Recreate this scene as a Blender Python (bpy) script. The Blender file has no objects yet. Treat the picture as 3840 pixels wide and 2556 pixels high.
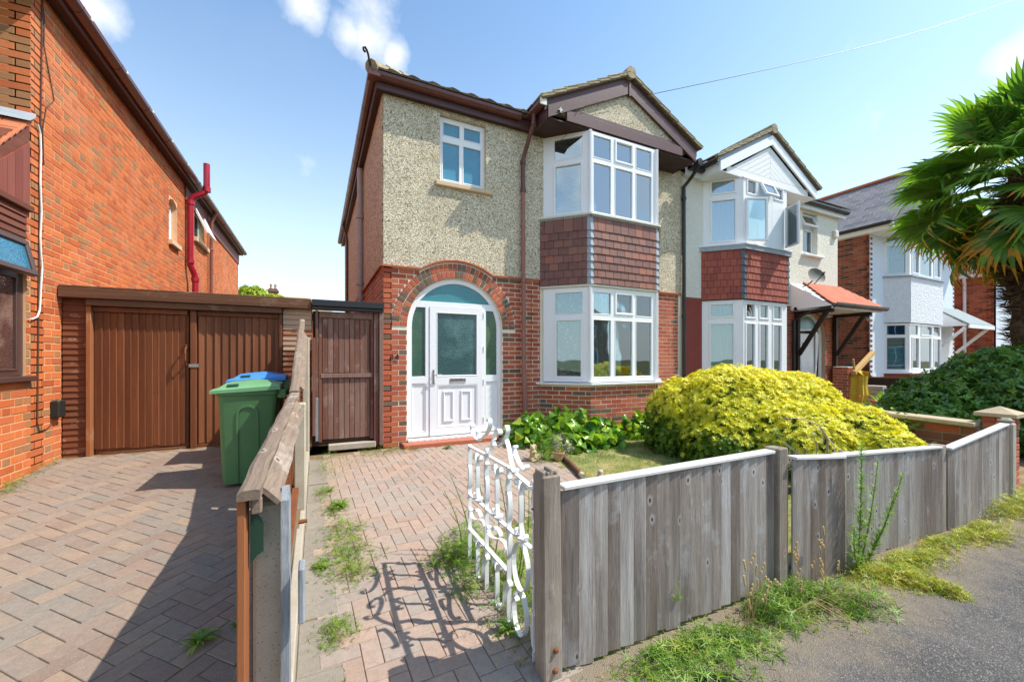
import bpy, bmesh, math, random
import numpy as np
from mathutils import Vector, Matrix, noise as mnoise
from mathutils.geometry import tessellate_polygon

random.seed(7)
RNG = np.random.default_rng(11)
R = math.radians
scene = bpy.context.scene
COL = scene.collection

# ------------------------------------------------------------------ camera
CAMZ = 1.137
cd = bpy.data.cameras.new('camera')
cam = bpy.data.objects.new('camera', cd)
COL.objects.link(cam)
scene.camera = cam
cd.sensor_width = 36.0
cd.lens = 36.0 * 1511.0 / 3840.0
cd.shift_y = 67.0 / 3840.0
cd.clip_start = 0.05
cd.clip_end = 3000.0
cam.location = (0, 0, CAMZ)
cam.rotation_euler = (R(90), 0, -math.atan(732.0 / 1511.0))

# ------------------------------------------------------------------ sun and sky
SUNV = Vector((1.317, -0.61, 1.969)).normalized()      # towards the sun
SUN_ELEV = math.asin(SUNV.z)
SUN_AZ = math.atan2(SUNV.x, SUNV.y)                    # clockwise from +Y
sl = bpy.data.lights.new('sun', 'SUN')
sl.energy = 3.6
sl.angle = R(0.53)
sl.color = (1.0, 0.94, 0.84)
sun = bpy.data.objects.new('sun', sl)
sun.rotation_euler = (-SUNV).to_track_quat('-Z', 'Y').to_euler()
COL.objects.link(sun)

world = bpy.data.worlds.new('World')
scene.world = world
world.use_nodes = True
wn = world.node_tree
wn.nodes.clear()
w_out = wn.nodes.new('ShaderNodeOutputWorld')
w_bg = wn.nodes.new('ShaderNodeBackground')
w_bg.inputs['Strength'].default_value = 0.15
w_sky = wn.nodes.new('ShaderNodeTexSky')
w_sky.sky_type = 'NISHITA'
w_sky.sun_disc = False
w_sky.sun_elevation = SUN_ELEV
w_sky.sun_rotation = SUN_AZ
w_sky.altitude = 10
w_sky.air_density = 1.0
w_sky.dust_density = 1.0
w_sky.ozone_density = 1.0
w_tc = wn.nodes.new('ShaderNodeTexCoord')


def wmath(op, a, b=None, c=None):
    n = wn.nodes.new('ShaderNodeMath')
    n.operation = op
    for i, v in enumerate((a, b, c)):
        if v is None:
            continue
        if isinstance(v, (int, float)):
            n.inputs[i].default_value = v
        else:
            wn.links.new(v, n.inputs[i])
    return n.outputs[0]


def cloud_at(d, width):
    """soft bump round a direction of the sky dome"""
    n = wn.nodes.new('ShaderNodeVectorMath')
    n.operation = 'DISTANCE'
    wn.links.new(w_tc.outputs['Generated'], n.inputs[0])
    n.inputs[1].default_value = d
    return wmath('MAXIMUM', wmath('SUBTRACT', 1.0, wmath('DIVIDE', n.outputs['Value'], width)), 0.0)


w_noise = wn.nodes.new('ShaderNodeTexNoise')
w_noise.inputs['Scale'].default_value = 7.0
w_noise.inputs['Detail'].default_value = 9.0
w_noise.inputs['Roughness'].default_value = 0.6
wn.links.new(w_tc.outputs['Generated'], w_noise.inputs['Vector'])
w_noise2 = wn.nodes.new('ShaderNodeTexNoise')
w_noise2.inputs['Scale'].default_value = 2.6
w_noise2.inputs['Detail'].default_value = 6.0
wn.links.new(w_tc.outputs['Generated'], w_noise2.inputs['Vector'])
CLOUDS = [((.088, .794, .602), .105), ((.055, .80, .60), .07), ((-.02, .788, .616), .075), ((.133, .799, .587), .06), ((.0, .74, .67), .08),
          ((-.298, .801, .52), .07), ((-.36, .76, .545), .12), ((-.5, .3, .81), .3),
          ((.75, -.5, .43), .3), ((.1, -.8, .59), .35), ((-.7, -.5, .5), .4), ((.884, .20, .422), .07)]
bl = None
for d, wd in CLOUDS:
    v = cloud_at(d, wd)
    bl = v if bl is None else wmath('MAXIMUM', bl, v)
w_mask = wmath('ADD', wmath('MULTIPLY', bl, 0.55), wmath('SUBTRACT', w_noise.outputs['Fac'], 0.66))
w_mask = wmath('MULTIPLY', w_mask, 3.0)
w_mask = wmath('MINIMUM', wmath('MAXIMUM', w_mask, 0.0), 0.85)
w_wisp = wmath('MULTIPLY', wmath('MAXIMUM', wmath('SUBTRACT', w_noise2.outputs['Fac'], 0.58), 0.0), 0.35)
w_mask = wmath('MAXIMUM', w_mask, w_wisp)
w_mix = wn.nodes.new('ShaderNodeMix')
w_mix.data_type = 'RGBA'
wn.links.new(w_mask, w_mix.inputs['Factor'])
# pale summer sky: a thin even veil lightens the whole dome, more towards the horizon as real summer haze does
w_veil = wn.nodes.new('ShaderNodeMix')
w_veil.data_type = 'RGBA'
w_sep = wn.nodes.new('ShaderNodeSeparateXYZ')
wn.links.new(w_tc.outputs['Generated'], w_sep.inputs[0])
w_h = wmath('POWER', wmath('MAXIMUM', wmath('SUBTRACT', 1.0, wmath('ABSOLUTE', w_sep.outputs['Z'])), 0.0), 2.9)
w_vf = wmath('MULTIPLY', w_h, 0.92)
wn.links.new(w_vf, w_veil.inputs['Factor'])
w_tint = wn.nodes.new('ShaderNodeVectorMath')
w_tint.operation = 'MULTIPLY'
wn.links.new(w_sky.outputs['Color'], w_tint.inputs[0])
w_tint.inputs[1].default_value = (0.76, 0.97, 1.04)
wn.links.new(w_tint.outputs[0], w_veil.inputs['A'])
w_veil.inputs['B'].default_value = (5.2, 5.7, 6.0, 1)
wn.links.new(w_veil.outputs['Result'], w_mix.inputs['A'])
w_mix.inputs['B'].default_value = (4.5, 4.65, 4.8, 1)
wn.links.new(w_mix.outputs['Result'], w_bg.inputs['Color'])
wn.links.new(w_bg.outputs[0], w_out.inputs[0])

scene.view_settings.view_transform = 'Standard'
scene.view_settings.look = 'None'
scene.view_settings.gamma = 1.0
scene.view_settings.use_curve_mapping = False
scene.view_settings.exposure = 0.80
scene.render.engine = 'CYCLES'
scene.cycles.max_bounces = 8
scene.cycles.transparent_max_bounces = 12

# ------------------------------------------------------------------ object helpers


def link(o):
    COL.objects.link(o)
    return o


def tag(o, label=None, cat=None, group=None, kind=None):
    if label:
        o['label'] = label
    if cat:
        o['category'] = cat
    if group:
        o['group'] = group
    if kind:
        o['kind'] = kind
    return o


def thing(name, loc, label, cat, group=None):
    o = bpy.data.objects.new(name, None)
    o.empty_display_size = 0.1
    o.location = loc
    link(o)
    return tag(o, label, cat, group)


def world_of(o):
    m = Matrix.Identity(4)
    p = o
    while p is not None:
        m = p.matrix_parent_inverse @ p.matrix_basis @ m if p.parent else p.matrix_basis @ m
        p = p.parent
    return m


def adopt(o, parent):
    """parent o keeping where it stands"""
    if parent is not None:
        w = world_of(parent)
        o.parent = parent
        o.matrix_parent_inverse = w.inverted()
    return o


def mesh_from(name, verts, faces, rnd=None, smooth=False, mats=(), mi=None, facernd=None):
    me = bpy.data.meshes.new(name)
    me.from_pydata([tuple(v) for v in verts], [], faces)
    for m in mats:
        me.materials.append(m)
    if rnd is not None and len(rnd) == len(me.vertices):
        a = me.attributes.new('rnd', 'FLOAT', 'POINT')
        a.data.foreach_set('value', np.asarray(rnd, dtype=np.float32))
    if mi is not None:
        me.polygons.foreach_set('material_index', np.asarray(mi, dtype=np.int32))
    if smooth:
        me.polygons.foreach_set('use_smooth', np.ones(len(me.polygons), dtype=bool))
    me.update()
    return me


class Fr:
    """a right-handed frame: point = o + a*u + b*v + c*n"""
    def __init__(s, o, u, v, n=None):
        s.o = Vector(o)
        s.u = Vector(u).normalized()
        s.v = Vector(v).normalized()
        s.n = Vector(n).normalized() if n is not None else s.u.cross(s.v).normalized()

    def p(s, a, b, c=0.0):
        return s.o + s.u * a + s.v * b + s.n * c

    def m(s, a=0, b=0, c=0):
        m = Matrix((s.u, s.v, s.n)).transposed().to_4x4()
        m.translation = s.p(a, b, c)
        return m

    def at(s, a, b, c=0.0):
        return Fr(s.p(a, b, c), s.u, s.v, s.n)


WORLD = Fr((0, 0, 0), (1, 0, 0), (0, 1, 0))


def box_t(a0, a1, b0, b1, c0, c1, ch=0.0):
    """box, chamfered on every edge when ch > 0"""
    if ch <= 0:
        v = [(a, b, c) for c in (c0, c1) for b in (b0, b1) for a in (a0, a1)]
        f = [(0, 2, 3, 1), (4, 5, 7, 6), (0, 1, 5, 4), (2, 6, 7, 3), (0, 4, 6, 2), (1, 3, 7, 5)]
        return v, f
    A, B, Cc = (a0, a1), (b0, b1), (c0, c1)
    v, idx = [], {}
    for i in (0, 1):
        for j in (0, 1):
            for k in (0, 1):
                si, sj, sk = (1 - 2 * i) * ch, (1 - 2 * j) * ch, (1 - 2 * k) * ch
                for ax, d in enumerate(((0, sj, sk), (si, 0, sk), (si, sj, 0))):
                    idx[(i, j, k, ax)] = len(v)
                    v.append((A[i] + d[0], B[j] + d[1], Cc[k] + d[2]))
    f = []
    for s in (0, 1):
        f.append([idx[(s, 0, 0, 0)], idx[(s, 0, 1, 0)], idx[(s, 1, 1, 0)], idx[(s, 1, 0, 0)]][::(1 if s == 0 else -1)])
        f.append([idx[(0, s, 0, 1)], idx[(1, s, 0, 1)], idx[(1, s, 1, 1)], idx[(0, s, 1, 1)]][::(1 if s == 0 else -1)])
        f.append([idx[(0, 0, s, 2)], idx[(0, 1, s, 2)], idx[(1, 1, s, 2)], idx[(1, 0, s, 2)]][::(1 if s == 0 else -1)])
    for s in (0, 1):
        for t in (0, 1):
            f.append([idx[(s, t, 0, 0)], idx[(s, t, 1, 0)], idx[(s, t, 1, 1)], idx[(s, t, 0, 1)]])
            f.append([idx[(s, 0, t, 0)], idx[(s, 1, t, 0)], idx[(s, 1, t, 2)], idx[(s, 0, t, 2)]])
            f.append([idx[(0, s, t, 1)], idx[(1, s, t, 1)], idx[(1, s, t, 2)], idx[(0, s, t, 2)]])
            for r in (0, 1):
                f.append([idx[(s, t, r, 0)], idx[(s, t, r, 1)], idx[(s, t, r, 2)]])
    return v, f


class MB:
    def __init__(s):
        s.v, s.f, s.r, s.mi = [], [], [], []

    def add(s, verts, faces, rnd=None, mi=0, fr=None):
        b = len(s.v)
        rr = random.random() if rnd is None else rnd
        for q in verts:
            s.v.append(fr.p(*q) if fr else Vector(q))
            s.r.append(rr)
        for q in faces:
            s.f.append(tuple(b + i for i in q))
            s.mi.append(mi)
        return s

    def box(s, fr, a0, a1, b0, b1, c0, c1, ch=0.0, rnd=None, mi=0):
        v, f = box_t(a0, a1, b0, b1, c0, c1, ch)
        return s.add(v, f, rnd, mi, fr)

    def poly(s, fr, pts, c=0.0, rnd=None, mi=0):
        return s.add([(a, b, c) for a, b in pts], [tuple(range(len(pts)))], rnd, mi, fr)

    def slab(s, fr, outer, holes, c0, c1, rnd=None, mi=0, back=True):
        """a plate with holes; outer and holes are lists of (a, b)"""
        loops = [outer] + list(holes)
        flat = [p for l in loops for p in l]
        tris = tessellate_polygon([[Vector((a, b, 0)) for a, b in l] for l in loops])
        n = len(flat)
        v = [(a, b, c1) for a, b in flat] + [(a, b, c0) for a, b in flat]
        f = [tuple(t) for t in tris]
        if back:
            f += [tuple(n + i for i in reversed(t)) for t in tris]
        k = 0
        for l in loops:
            for i in range(len(l)):
                j = (i + 1) % len(l)
                f.append((k + i, k + j, n + k + j, n + k + i))
            k += len(l)
        return s.add(v, f, rnd, mi, fr)

    def tube(s, path, r, seg=10, rnd=None, mi=0, cap=True):
        path = [Vector(p) for p in path]
        rs = r if isinstance(r, (list, tuple)) else [r] * len(path)
        b = len(s.v)
        rr = random.random() if rnd is None else rnd
        up = Vector((0, 0, 1))
        prev = None
        for i, p in enumerate(path):
            t = (path[min(i + 1, len(path) - 1)] - path[max(i - 1, 0)]).normalized()
            if prev is None:
                x = t.cross(up)
                if x.length < 1e-3:
                    x = t.cross(Vector((1, 0, 0)))
                x.normalize()
            else:
                x = (prev - t * prev.dot(t)).normalized()
            prev = x
            y = t.cross(x)
            for k in range(seg):
                a = 2 * math.pi * k / seg
                s.v.append(p + (x * math.cos(a) + y * math.sin(a)) * rs[i])
                s.r.append(rr)
        for i in range(len(path) - 1):
            for k in range(seg):
                k2 = (k + 1) % seg
                s.f.append((b + i * seg + k, b + i * seg + k2, b + (i + 1) * seg + k2, b + (i + 1) * seg + k))
                s.mi.append(mi)
        if cap:
            s.f.append(tuple(b + k for k in reversed(range(seg))))
            s.mi.append(mi)
            s.f.append(tuple(b + (len(path) - 1) * seg + k for k in range(seg)))
            s.mi.append(mi)
        return s

    def lathe(s, fr, prof, seg=16, rnd=None, mi=0):
        """prof: list of (radius, height) round the frame's n axis"""
        b = len(s.v)
        rr = random.random() if rnd is None else rnd
        for r, h in prof:
            for k in range(seg):
                a = 2 * math.pi * k / seg
                s.v.append(fr.p(r * math.cos(a), r * math.sin(a), h))
                s.r.append(rr)
        for i in range(len(prof) - 1):
            for k in range(seg):
                k2 = (k + 1) % seg
                s.f.append((b + i * seg + k, b + i * seg + k2, b + (i + 1) * seg + k2, b + (i + 1) * seg + k))
                s.mi.append(mi)
        return s

    def extr(s, fr, prof, length, rnd=None, mi=0, closed=True):
        """profile in the frame's (a, b) plane, swept along n by length"""
        n = len(prof)
        v = [(a, b, 0) for a, b in prof] + [(a, b, length) for a, b in prof]
        f = [(i, (i + 1) % n, n + (i + 1) % n, n + i) for i in range(n if closed else n - 1)]
        if closed:
            f += [tuple(reversed(range(n))), tuple(range(n, 2 * n))]
        return s.add(v, f, rnd, mi, fr)

    def ribbon(s, fr, pts, w0, w1, th, rnd=None, mi=0):
        """flat strip following pts (a, b), spanning c from w0 to w1, th thick"""
        n = len(pts)
        v = []
        for i, (a, b) in enumerate(pts):
            a2, b2 = pts[min(i + 1, n - 1)]
            a1, b1 = pts[max(i - 1, 0)]
            t = Vector((a2 - a1, b2 - b1))
            t = t.normalized() if t.length > 0 else Vector((1, 0))
            q = Vector((-t.y, t.x)) * th * .5
            v += [(a - q.x, b - q.y, w0), (a + q.x, b + q.y, w0), (a + q.x, b + q.y, w1), (a - q.x, b - q.y, w1)]
        f = []
        for i in range(n - 1):
            for k in range(4):
                k2 = (k + 1) % 4
                f.append((i * 4 + k, i * 4 + k2, i * 4 + 4 + k2, i * 4 + 4 + k))
        f += [(0, 1, 2, 3), (n * 4 - 4, n * 4 - 1, n * 4 - 2, n * 4 - 3)]
        return s.add(v, f, rnd, mi, fr)

    def build(s, name, mat, parent=None, smooth=False, kind=None, label=None, cat=None, group=None, origin=None, recalc=True, auto=None):
        mats = mat if isinstance(mat, (list, tuple)) else [mat]
        if origin is None:
            if parent is None or True:
                n = max(1, len(s.v))
                mn = Vector((min(p.x for p in s.v), min(p.y for p in s.v), min(p.z for p in s.v)))
                mx = Vector((max(p.x for p in s.v), max(p.y for p in s.v), max(p.z for p in s.v)))
                origin = (mn + mx) * .5
                origin.z = mn.z
        origin = Vector(origin)
        me = mesh_from(name, [p - origin for p in s.v], s.f, s.r, smooth, mats, s.mi)
        if recalc and len(s.f) < 60000:
            bm = bmesh.new()
            bm.from_mesh(me)
            bmesh.ops.recalc_face_normals(bm, faces=bm.faces)
            bm.to_mesh(me)
            bm.free()
        if auto is not None:
            me.polygons.foreach_set('use_smooth', np.ones(len(me.polygons), dtype=bool))
            me.set_sharp_from_angle(angle=R(auto))
        o = bpy.data.objects.new(name, me)
        o.location = origin
        link(o)
        adopt(o, parent)
        if kind:
            o['kind'] = kind
        if label:
            o['label'] = label
        if cat:
            o['category'] = cat
        if group:
            o['group'] = group
        return o


def B(name, mat, parent, fr, a0, a1, b0, b1, c0, c1, ch=0.004, **k):
    return MB().box(fr, a0, a1, b0, b1, c0, c1, ch).build(name, mat, parent, **k)


# --------------------------------------------------- many alike pieces: nearest ones as parts, the rest joined
PIECES = {}


def piece_t(w, h, d, ch):
    """pillow-edged block with an open back: w x h face, d deep, face at z = d"""
    x, y = w / 2, h / 2
    v = [(-x, -y, 0), (x, -y, 0), (x, y, 0), (-x, y, 0),
         (-x, -y, d - ch), (x, -y, d - ch), (x, y, d - ch), (-x, y, d - ch),
         (-x + ch, -y + ch, d), (x - ch, -y + ch, d), (x - ch, y - ch, d), (-x + ch, y - ch, d)]
    f = [(8, 9, 10, 11)]
    for k in range(4):
        k2 = (k + 1) % 4
        f += [(k, k2, 4 + k2, 4 + k), (4 + k, 4 + k2, 8 + k2, 8 + k)]
    return v, f


def piece_mesh(w, h, d, ch, mat):
    key = (round(w, 2), round(h, 3), round(d, 3), round(ch, 4), mat.name)
    if key not in PIECES:
        v, f = piece_t(key[0] if abs(key[0] - w) > 1 else w, h, d, ch)
        PIECES[key] = mesh_from('piece', v, f, None, False, [mat])
    return PIECES[key]


class Bag:
    def __init__(s, parent, name, keep=300, eye=(0, 0, CAMZ)):
        s.parent, s.name, s.keep, s.items, s.eye = parent, name, keep, [], Vector(eye)

    def add(s, m, w, h, d, ch, mat, rnd=None, vis=1.0):
        s.items.append((m, w, h, d, ch, mat, random.random() if rnd is None else rnd, vis))

    def flush(s, stuff_name=None, stuff_label=None):
        s.items.sort(key=lambda t: ((t[0].translation - s.eye).length) * t[7])
        pinv = world_of(s.parent).inverted() if s.parent else None
        for (m, w, h, d, ch, mat, rnd, vis) in s.items[:s.keep]:
            me = piece_mesh(w, h, d, ch, mat)
            o = bpy.data.objects.new(s.name, me)
            o.matrix_basis = m
            COL.objects.link(o)
            if s.parent:
                o.parent = s.parent
                o.matrix_parent_inverse = pinv
        rest = s.items[s.keep:]
        if rest:
            V, F, Rn, MI, mats = [], [], [], [], []
            k = 0
            for (m, w, h, d, ch, mat, rnd, vis) in rest:
                if mat not in mats:
                    mats.append(mat)
                v, f = piece_t(w, h, d, ch)
                a = np.array(v) @ np.array(m.to_3x3()).T + np.array(m.translation)
                V.append(a)
                F += [tuple(k + i for i in q) for q in f]
                MI += [mats.index(mat)] * len(f)
                Rn += [rnd] * len(v)
                k += len(v)
            V = np.vstack(V)
            c = V.mean(axis=0)
            me = mesh_from(s.name, V - c, F, Rn, False, mats, MI)
            o = bpy.data.objects.new(stuff_name or s.name + '_field', me)
            o.location = c
            link(o)
            adopt(o, s.parent)
            o['kind'] = 'stuff'
            return o


def jit(m, rot=.006, off=.002):
    j = Matrix.Rotation(random.gauss(0, rot), 4, 'Z') @ Matrix.Rotation(random.gauss(0, rot), 4, 'X')
    j.translation = (random.gauss(0, off * .5), random.gauss(0, off * .4), random.gauss(0, off))
    return m @ j


def courses(bag, fr, u0, u1, v0, v1, mat, cut=None, bond='stretcher', dark=None, mix=.12, bl=.225, bh=.075, jt=.011, proud=.0045, top=None, phase=0, vis=1.0):
    """lay brick courses on a wall face; cut(va, vb) -> list of (ua, ub) kept free"""
    n = int(round((v1 - v0) / bh))
    for i in range(n):
        va = v0 + i * bh
        vb = va + bh - jt
        xs = []
        if bond == 'flemish':
            seq, x, k = (bl, bl / 2), u0 - (bl * .75 if i % 2 else 0.0), 0
            while x < u1:
                w = seq[k % 2]
                xs.append((x, x + w - jt, k % 2))
                x += w
                k += 1
        else:
            x = u0 - (bl / 2 if (i + phase) % 2 else 0.0)
            while x < u1:
                xs.append((x, x + bl - jt, 0))
                x += bl
        blocked = cut(va, vb) if cut else []
        for (xa, xb, hd) in xs:
            segs = [(max(xa, u0), min(xb, u1))]
            for (ca, cb) in blocked:
                ns = []
                for (p, q) in segs:
                    if cb <= p or ca >= q:
                        ns.append((p, q))
                    else:
                        if ca > p:
                            ns.append((p, ca - jt * .5))
                        if cb < q:
                            ns.append((cb + jt * .5, q))
                segs = ns
            for (p, q) in segs:
                if q - p < .025:
                    continue
                vt = vb
                if top is not None:
                    t = top((p + q) / 2)
                    if va + .02 > t:
                        continue
                    vt = min(vb, t)
                m = fr.m((p + q) / 2, (va + vt) / 2, 0)
                mm = mat
                if dark is not None and random.random() < (mix + (.35 if hd or (q - p) < .13 else 0)):
                    mm = dark
                bag.add(jit(m, .003, .0008), q - p, vt - va, proud, .0025, mm, vis=vis)


# --------------------------------------------------- foliage: many small leaves in one mesh
def scatter(name, tv, tf, pos, rot, scl, mat, parent=None, rnd=None, kind=None, mi=None, smooth=False, **k):
    tv = np.asarray(tv, float)
    n, kv = len(pos), len(tv)
    V = np.einsum('nij,kj->nki', rot, tv) * np.asarray(scl).reshape(n, 1, -1) + np.asarray(pos)[:, None, :]
    V = V.reshape(-1, 3)
    tf3 = []
    for q in tf:
        for i in range(1, len(q) - 1):
            tf3.append((q[0], q[i], q[i + 1]))
    tf3 = np.asarray(tf3, np.int32)
    F = (tf3[None] + (np.arange(n, dtype=np.int32) * kv)[:, None, None]).reshape(-1, 3)
    c = V.mean(axis=0)
    c[2] = V[:, 2].min()
    me = bpy.data.meshes.new(name)
    me.vertices.add(len(V))
    me.vertices.foreach_set('co', (V - c).astype(np.float32).ravel())
    me.loops.add(len(F) * 3)
    me.loops.foreach_set('vertex_index', F.ravel().astype(np.int32))
    me.polygons.add(len(F))
    me.polygons.foreach_set('loop_start', (np.arange(len(F)) * 3).astype(np.int32))
    me.polygons.foreach_set('loop_total', np.full(len(F), 3, np.int32))
    mats = mat if isinstance(mat, (list, tuple)) else [mat]
    for m in mats:
        me.materials.append(m)
    me.update(calc_edges=True)
    if rnd is None:
        rnd = RNG.random(n)
    a = me.attributes.new('rnd', 'FLOAT', 'POINT')
    a.data.foreach_set('value', np.repeat(np.asarray(rnd, np.float32), kv))
    if mi is not None:
        me.polygons.foreach_set('material_index', np.repeat(np.asarray(mi, np.int32), len(tf3)))
    if smooth:
        me.polygons.foreach_set('use_smooth', np.ones(len(F), dtype=bool))
    me.update()
    o = bpy.data.objects.new(name, me)
    o.location = c
    link(o)
    adopt(o, parent)
    if kind:
        o['kind'] = kind
    for kk, vv in k.items():
        o[kk] = vv
    return o


def rots(nrm, spin=None, wob=0.0):
    """rotation matrices whose local z follows nrm (n, 3)"""
    nrm = np.asarray(nrm, float)
    if wob:
        nrm = nrm + RNG.normal(0, wob, nrm.shape)
    nrm = nrm / (np.linalg.norm(nrm, axis=1, keepdims=True) + 1e-9)
    n = len(nrm)
    ref = np.tile(np.array([0.0, 0.0, 1.0]), (n, 1))
    ref[np.abs(nrm[:, 2]) > .95] = (1.0, 0, 0)
    x = np.cross(ref, nrm)
    x /= np.linalg.norm(x, axis=1, keepdims=True)
    y = np.cross(nrm, x)
    sp = RNG.random(n) * 2 * math.pi if spin is None else spin
    c, s_ = np.cos(sp)[:, None], np.sin(sp)[:, None]
    x2 = x * c + y * s_
    y2 = -x * s_ + y * c
    return np.stack([x2, y2, nrm], axis=2)


def leaf_t(l=1.0, w=.4, fold=.12, curl=.15, seg=3):
    """a leaf from the origin along +x, folded at the midrib"""
    v, f = [], []
    for i in range(seg + 1):
        t = i / seg
        ww = w * .5 * math.sin(math.pi * min(.97, max(.04, t)) ** .85)
        z = curl * math.sin(math.pi * t * .9) - curl * .8 * t * t
        v += [(l * t, -ww, z + ww * fold * 2), (l * t, 0, z), (l * t, ww, z + ww * fold * 2)]
    for i in range(seg):
        b = i * 3
        f += [(b, b + 3, b + 4, b + 1), (b + 1, b + 4, b + 5, b + 2)]
    return v, f


def rosette_t(n=7, l=1.0, w=.35, up=.5, seg=2):
    V, F = [], []
    for k in range(n):
        a = 2 * math.pi * k / n + .3 * math.sin(k * 3.1)
        tilt = up * (.6 + .5 * ((k * 7) % 5) / 5)
        lv, lf = leaf_t(l * (.75 + .25 * ((k * 3) % 4) / 3), w, seg=seg)
        b = len(V)
        for (x, y, z) in lv:
            x2, z2 = x * math.cos(tilt) - z * math.sin(tilt), x * math.sin(tilt) + z * math.cos(tilt)
            V.append((x2 * math.cos(a) - y * math.sin(a), x2 * math.sin(a) + y * math.cos(a), z2))
        F += [tuple(b + i for i in q) for q in lf]
    return V, F


def blade_t(h=1.0, w=.05, lean=.35, seg=3):
    v, f = [], []
    for i in range(seg + 1):
        t = i / seg
        ww = w * .5 * (1 - t) ** .7 + .002
        v += [(-ww, lean * t * t, h * t * (1 - .15 * t)), (ww, lean * t * t, h * t * (1 - .15 * t))]
    for i in range(seg):
        b = i * 2
        f.append((b, b + 1, b + 3, b + 2))
    return v, f

# ------------------------------------------------------------------ materials
class NT:
    def __init__(s, name):
        s.m = bpy.data.materials.new(name)
        s.m.use_nodes = True
        s.t = s.m.node_tree
        s.t.nodes.clear()
        s.out = s.t.nodes.new('ShaderNodeOutputMaterial')
        s.b = s.t.nodes.new('ShaderNodeBsdfPrincipled')
        s.t.links.new(s.b.outputs[0], s.out.inputs[0])
        s._pos = None

    def n(s, typ, ins=None, **props):
        n = s.t.nodes.new(typ)
        for k, v in props.items():
            setattr(n, k, v)
        for k, v in (ins or {}).items():
            s.set(n.inputs[k], v)
        return n

    def set(s, sock, v):
        if hasattr(v, 'is_output') or isinstance(v, bpy.types.NodeSocket):
            s.t.links.new(v, sock)
        else:
            sock.default_value = v

    def pos(s, obj=False):
        if obj:
            return s.n('ShaderNodeTexCoord').outputs['Object']
        return s.n('ShaderNodeNewGeometry').outputs['Position']

    def mul(s, vec, k):
        return s.n('ShaderNodeVectorMath', {0: vec, 1: k}, operation='MULTIPLY').outputs[0]

    def vadd(s, a, b):
        return s.n('ShaderNodeVectorMath', {0: a, 1: b}, operation='ADD').outputs[0]

    def ma(s, op, a, b=0.0, clamp=False):
        return s.n('ShaderNodeMath', {0: a, 1: b}, operation=op, use_clamp=clamp).outputs[0]

    def rnd(s):
        """a random number per piece: stored on joined pieces, per object on parts"""
        a = s.n('ShaderNodeAttribute', attribute_name='rnd').outputs['Fac']
        o = s.n('ShaderNodeObjectInfo').outputs['Random']
        return s.ma('FRACT', s.ma('ADD', s.ma('MULTIPLY', a, 3.71), s.ma('MULTIPLY', o, 7.31)))

    def noise(s, vec, scale, detail=4.0, rough=.55, dist=0.0, col=False):
        n = s.n('ShaderNodeTexNoise', {'Vector': vec, 'Scale': scale, 'Detail': detail, 'Roughness': rough, 'Distortion': dist})
        return n.outputs['Color' if col else 'Fac']

    def voro(s, vec, scale, out='Distance', feature='F1', rand=1.0):
        n = s.n('ShaderNodeTexVoronoi', {'Vector': vec, 'Scale': scale, 'Randomness': rand}, feature=feature)
        return n.outputs[out]

    def ramp(s, fac, stops, interp='LINEAR'):
        n = s.n('ShaderNodeValToRGB', {'Fac': fac})
        n.color_ramp.interpolation = interp
        e = n.color_ramp.elements
        while len(e) > 1:
            e.remove(e[-1])
        e[0].position, e[0].color = stops[0][0], (*stops[0][1], 1) if len(stops[0][1]) == 3 else stops[0][1]
        for p, c in stops[1:]:
            x = e.new(p)
            x.color = (*c, 1) if len(c) == 3 else c
        return n.outputs['Color']

    def step(s, fac, lo, hi):
        return s.n('ShaderNodeMapRange', {'Value': fac, 'From Min': lo, 'From Max': hi, 'To Min': 0.0, 'To Max': 1.0}, clamp=True).outputs[0]

    def mix(s, f, a, b, mode='MIX'):
        n = s.n('ShaderNodeMix', {'Factor': f}, data_type='RGBA', blend_type=mode)
        s.set(n.inputs['A'], (*a, 1) if isinstance(a, tuple) and len(a) == 3 else a)
        s.set(n.inputs['B'], (*b, 1) if isinstance(b, tuple) and len(b) == 3 else b)
        return n.outputs['Result']

    def shade(s, col, val):
        """multiply a colour by a grey value socket"""
        return s.n('ShaderNodeVectorMath', {0: col, 'Scale': val}, operation='SCALE').outputs[0]

    def bump(s, h, strength=.5, dist=.01, normal=None):
        n = s.n('ShaderNodeBump', {'Height': h, 'Strength': strength, 'Distance': dist})
        if normal is not None:
            s.set(n.inputs['Normal'], normal)
        return n.outputs[0]

    def end(s, col, rough=.6, nrm=None, spec=.4, metal=0.0, **k):
        s.set(s.b.inputs['Base Color'], (*col, 1) if isinstance(col, tuple) and len(col) == 3 else col)
        s.set(s.b.inputs['Roughness'], rough)
        s.b.inputs['Specular IOR Level'].default_value = spec
        s.b.inputs['Metallic'].default_value = metal
        if nrm is not None:
            s.set(s.b.inputs['Normal'], nrm)
        for kk, v in k.items():
            s.set(s.b.inputs[kk.replace('_', ' ')], v)
        return s.m


def plain(name, col, rough=.4, spec=.4, metal=0.0, dirt=.12, dscale=6.0, bump=.0, bscale=60.0, piece=0.0):
    t = NT(name)
    p = t.pos()
    f = t.noise(p, dscale, 6, .6)
    f2 = t.noise(p, dscale * 7.3, 4, .6)
    g = t.ma('ADD', t.ma('MULTIPLY', f, dirt * 2), t.ma('MULTIPLY', f2, dirt))
    g = t.ma('SUBTRACT', 1 + dirt * 1.5, g)
    if piece:
        g = t.ma('MULTIPLY', g, t.ma('ADD', 1 - piece / 2, t.ma('MULTIPLY', t.rnd(), piece)))
    c = t.shade((*col,), g)
    nr = t.bump(t.noise(p, bscale, 3), bump, .004) if bump else None
    return t.end(c, t.ma('ADD', rough - .08, t.ma('MULTIPLY', f, .16)), nr, spec, metal)


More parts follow.
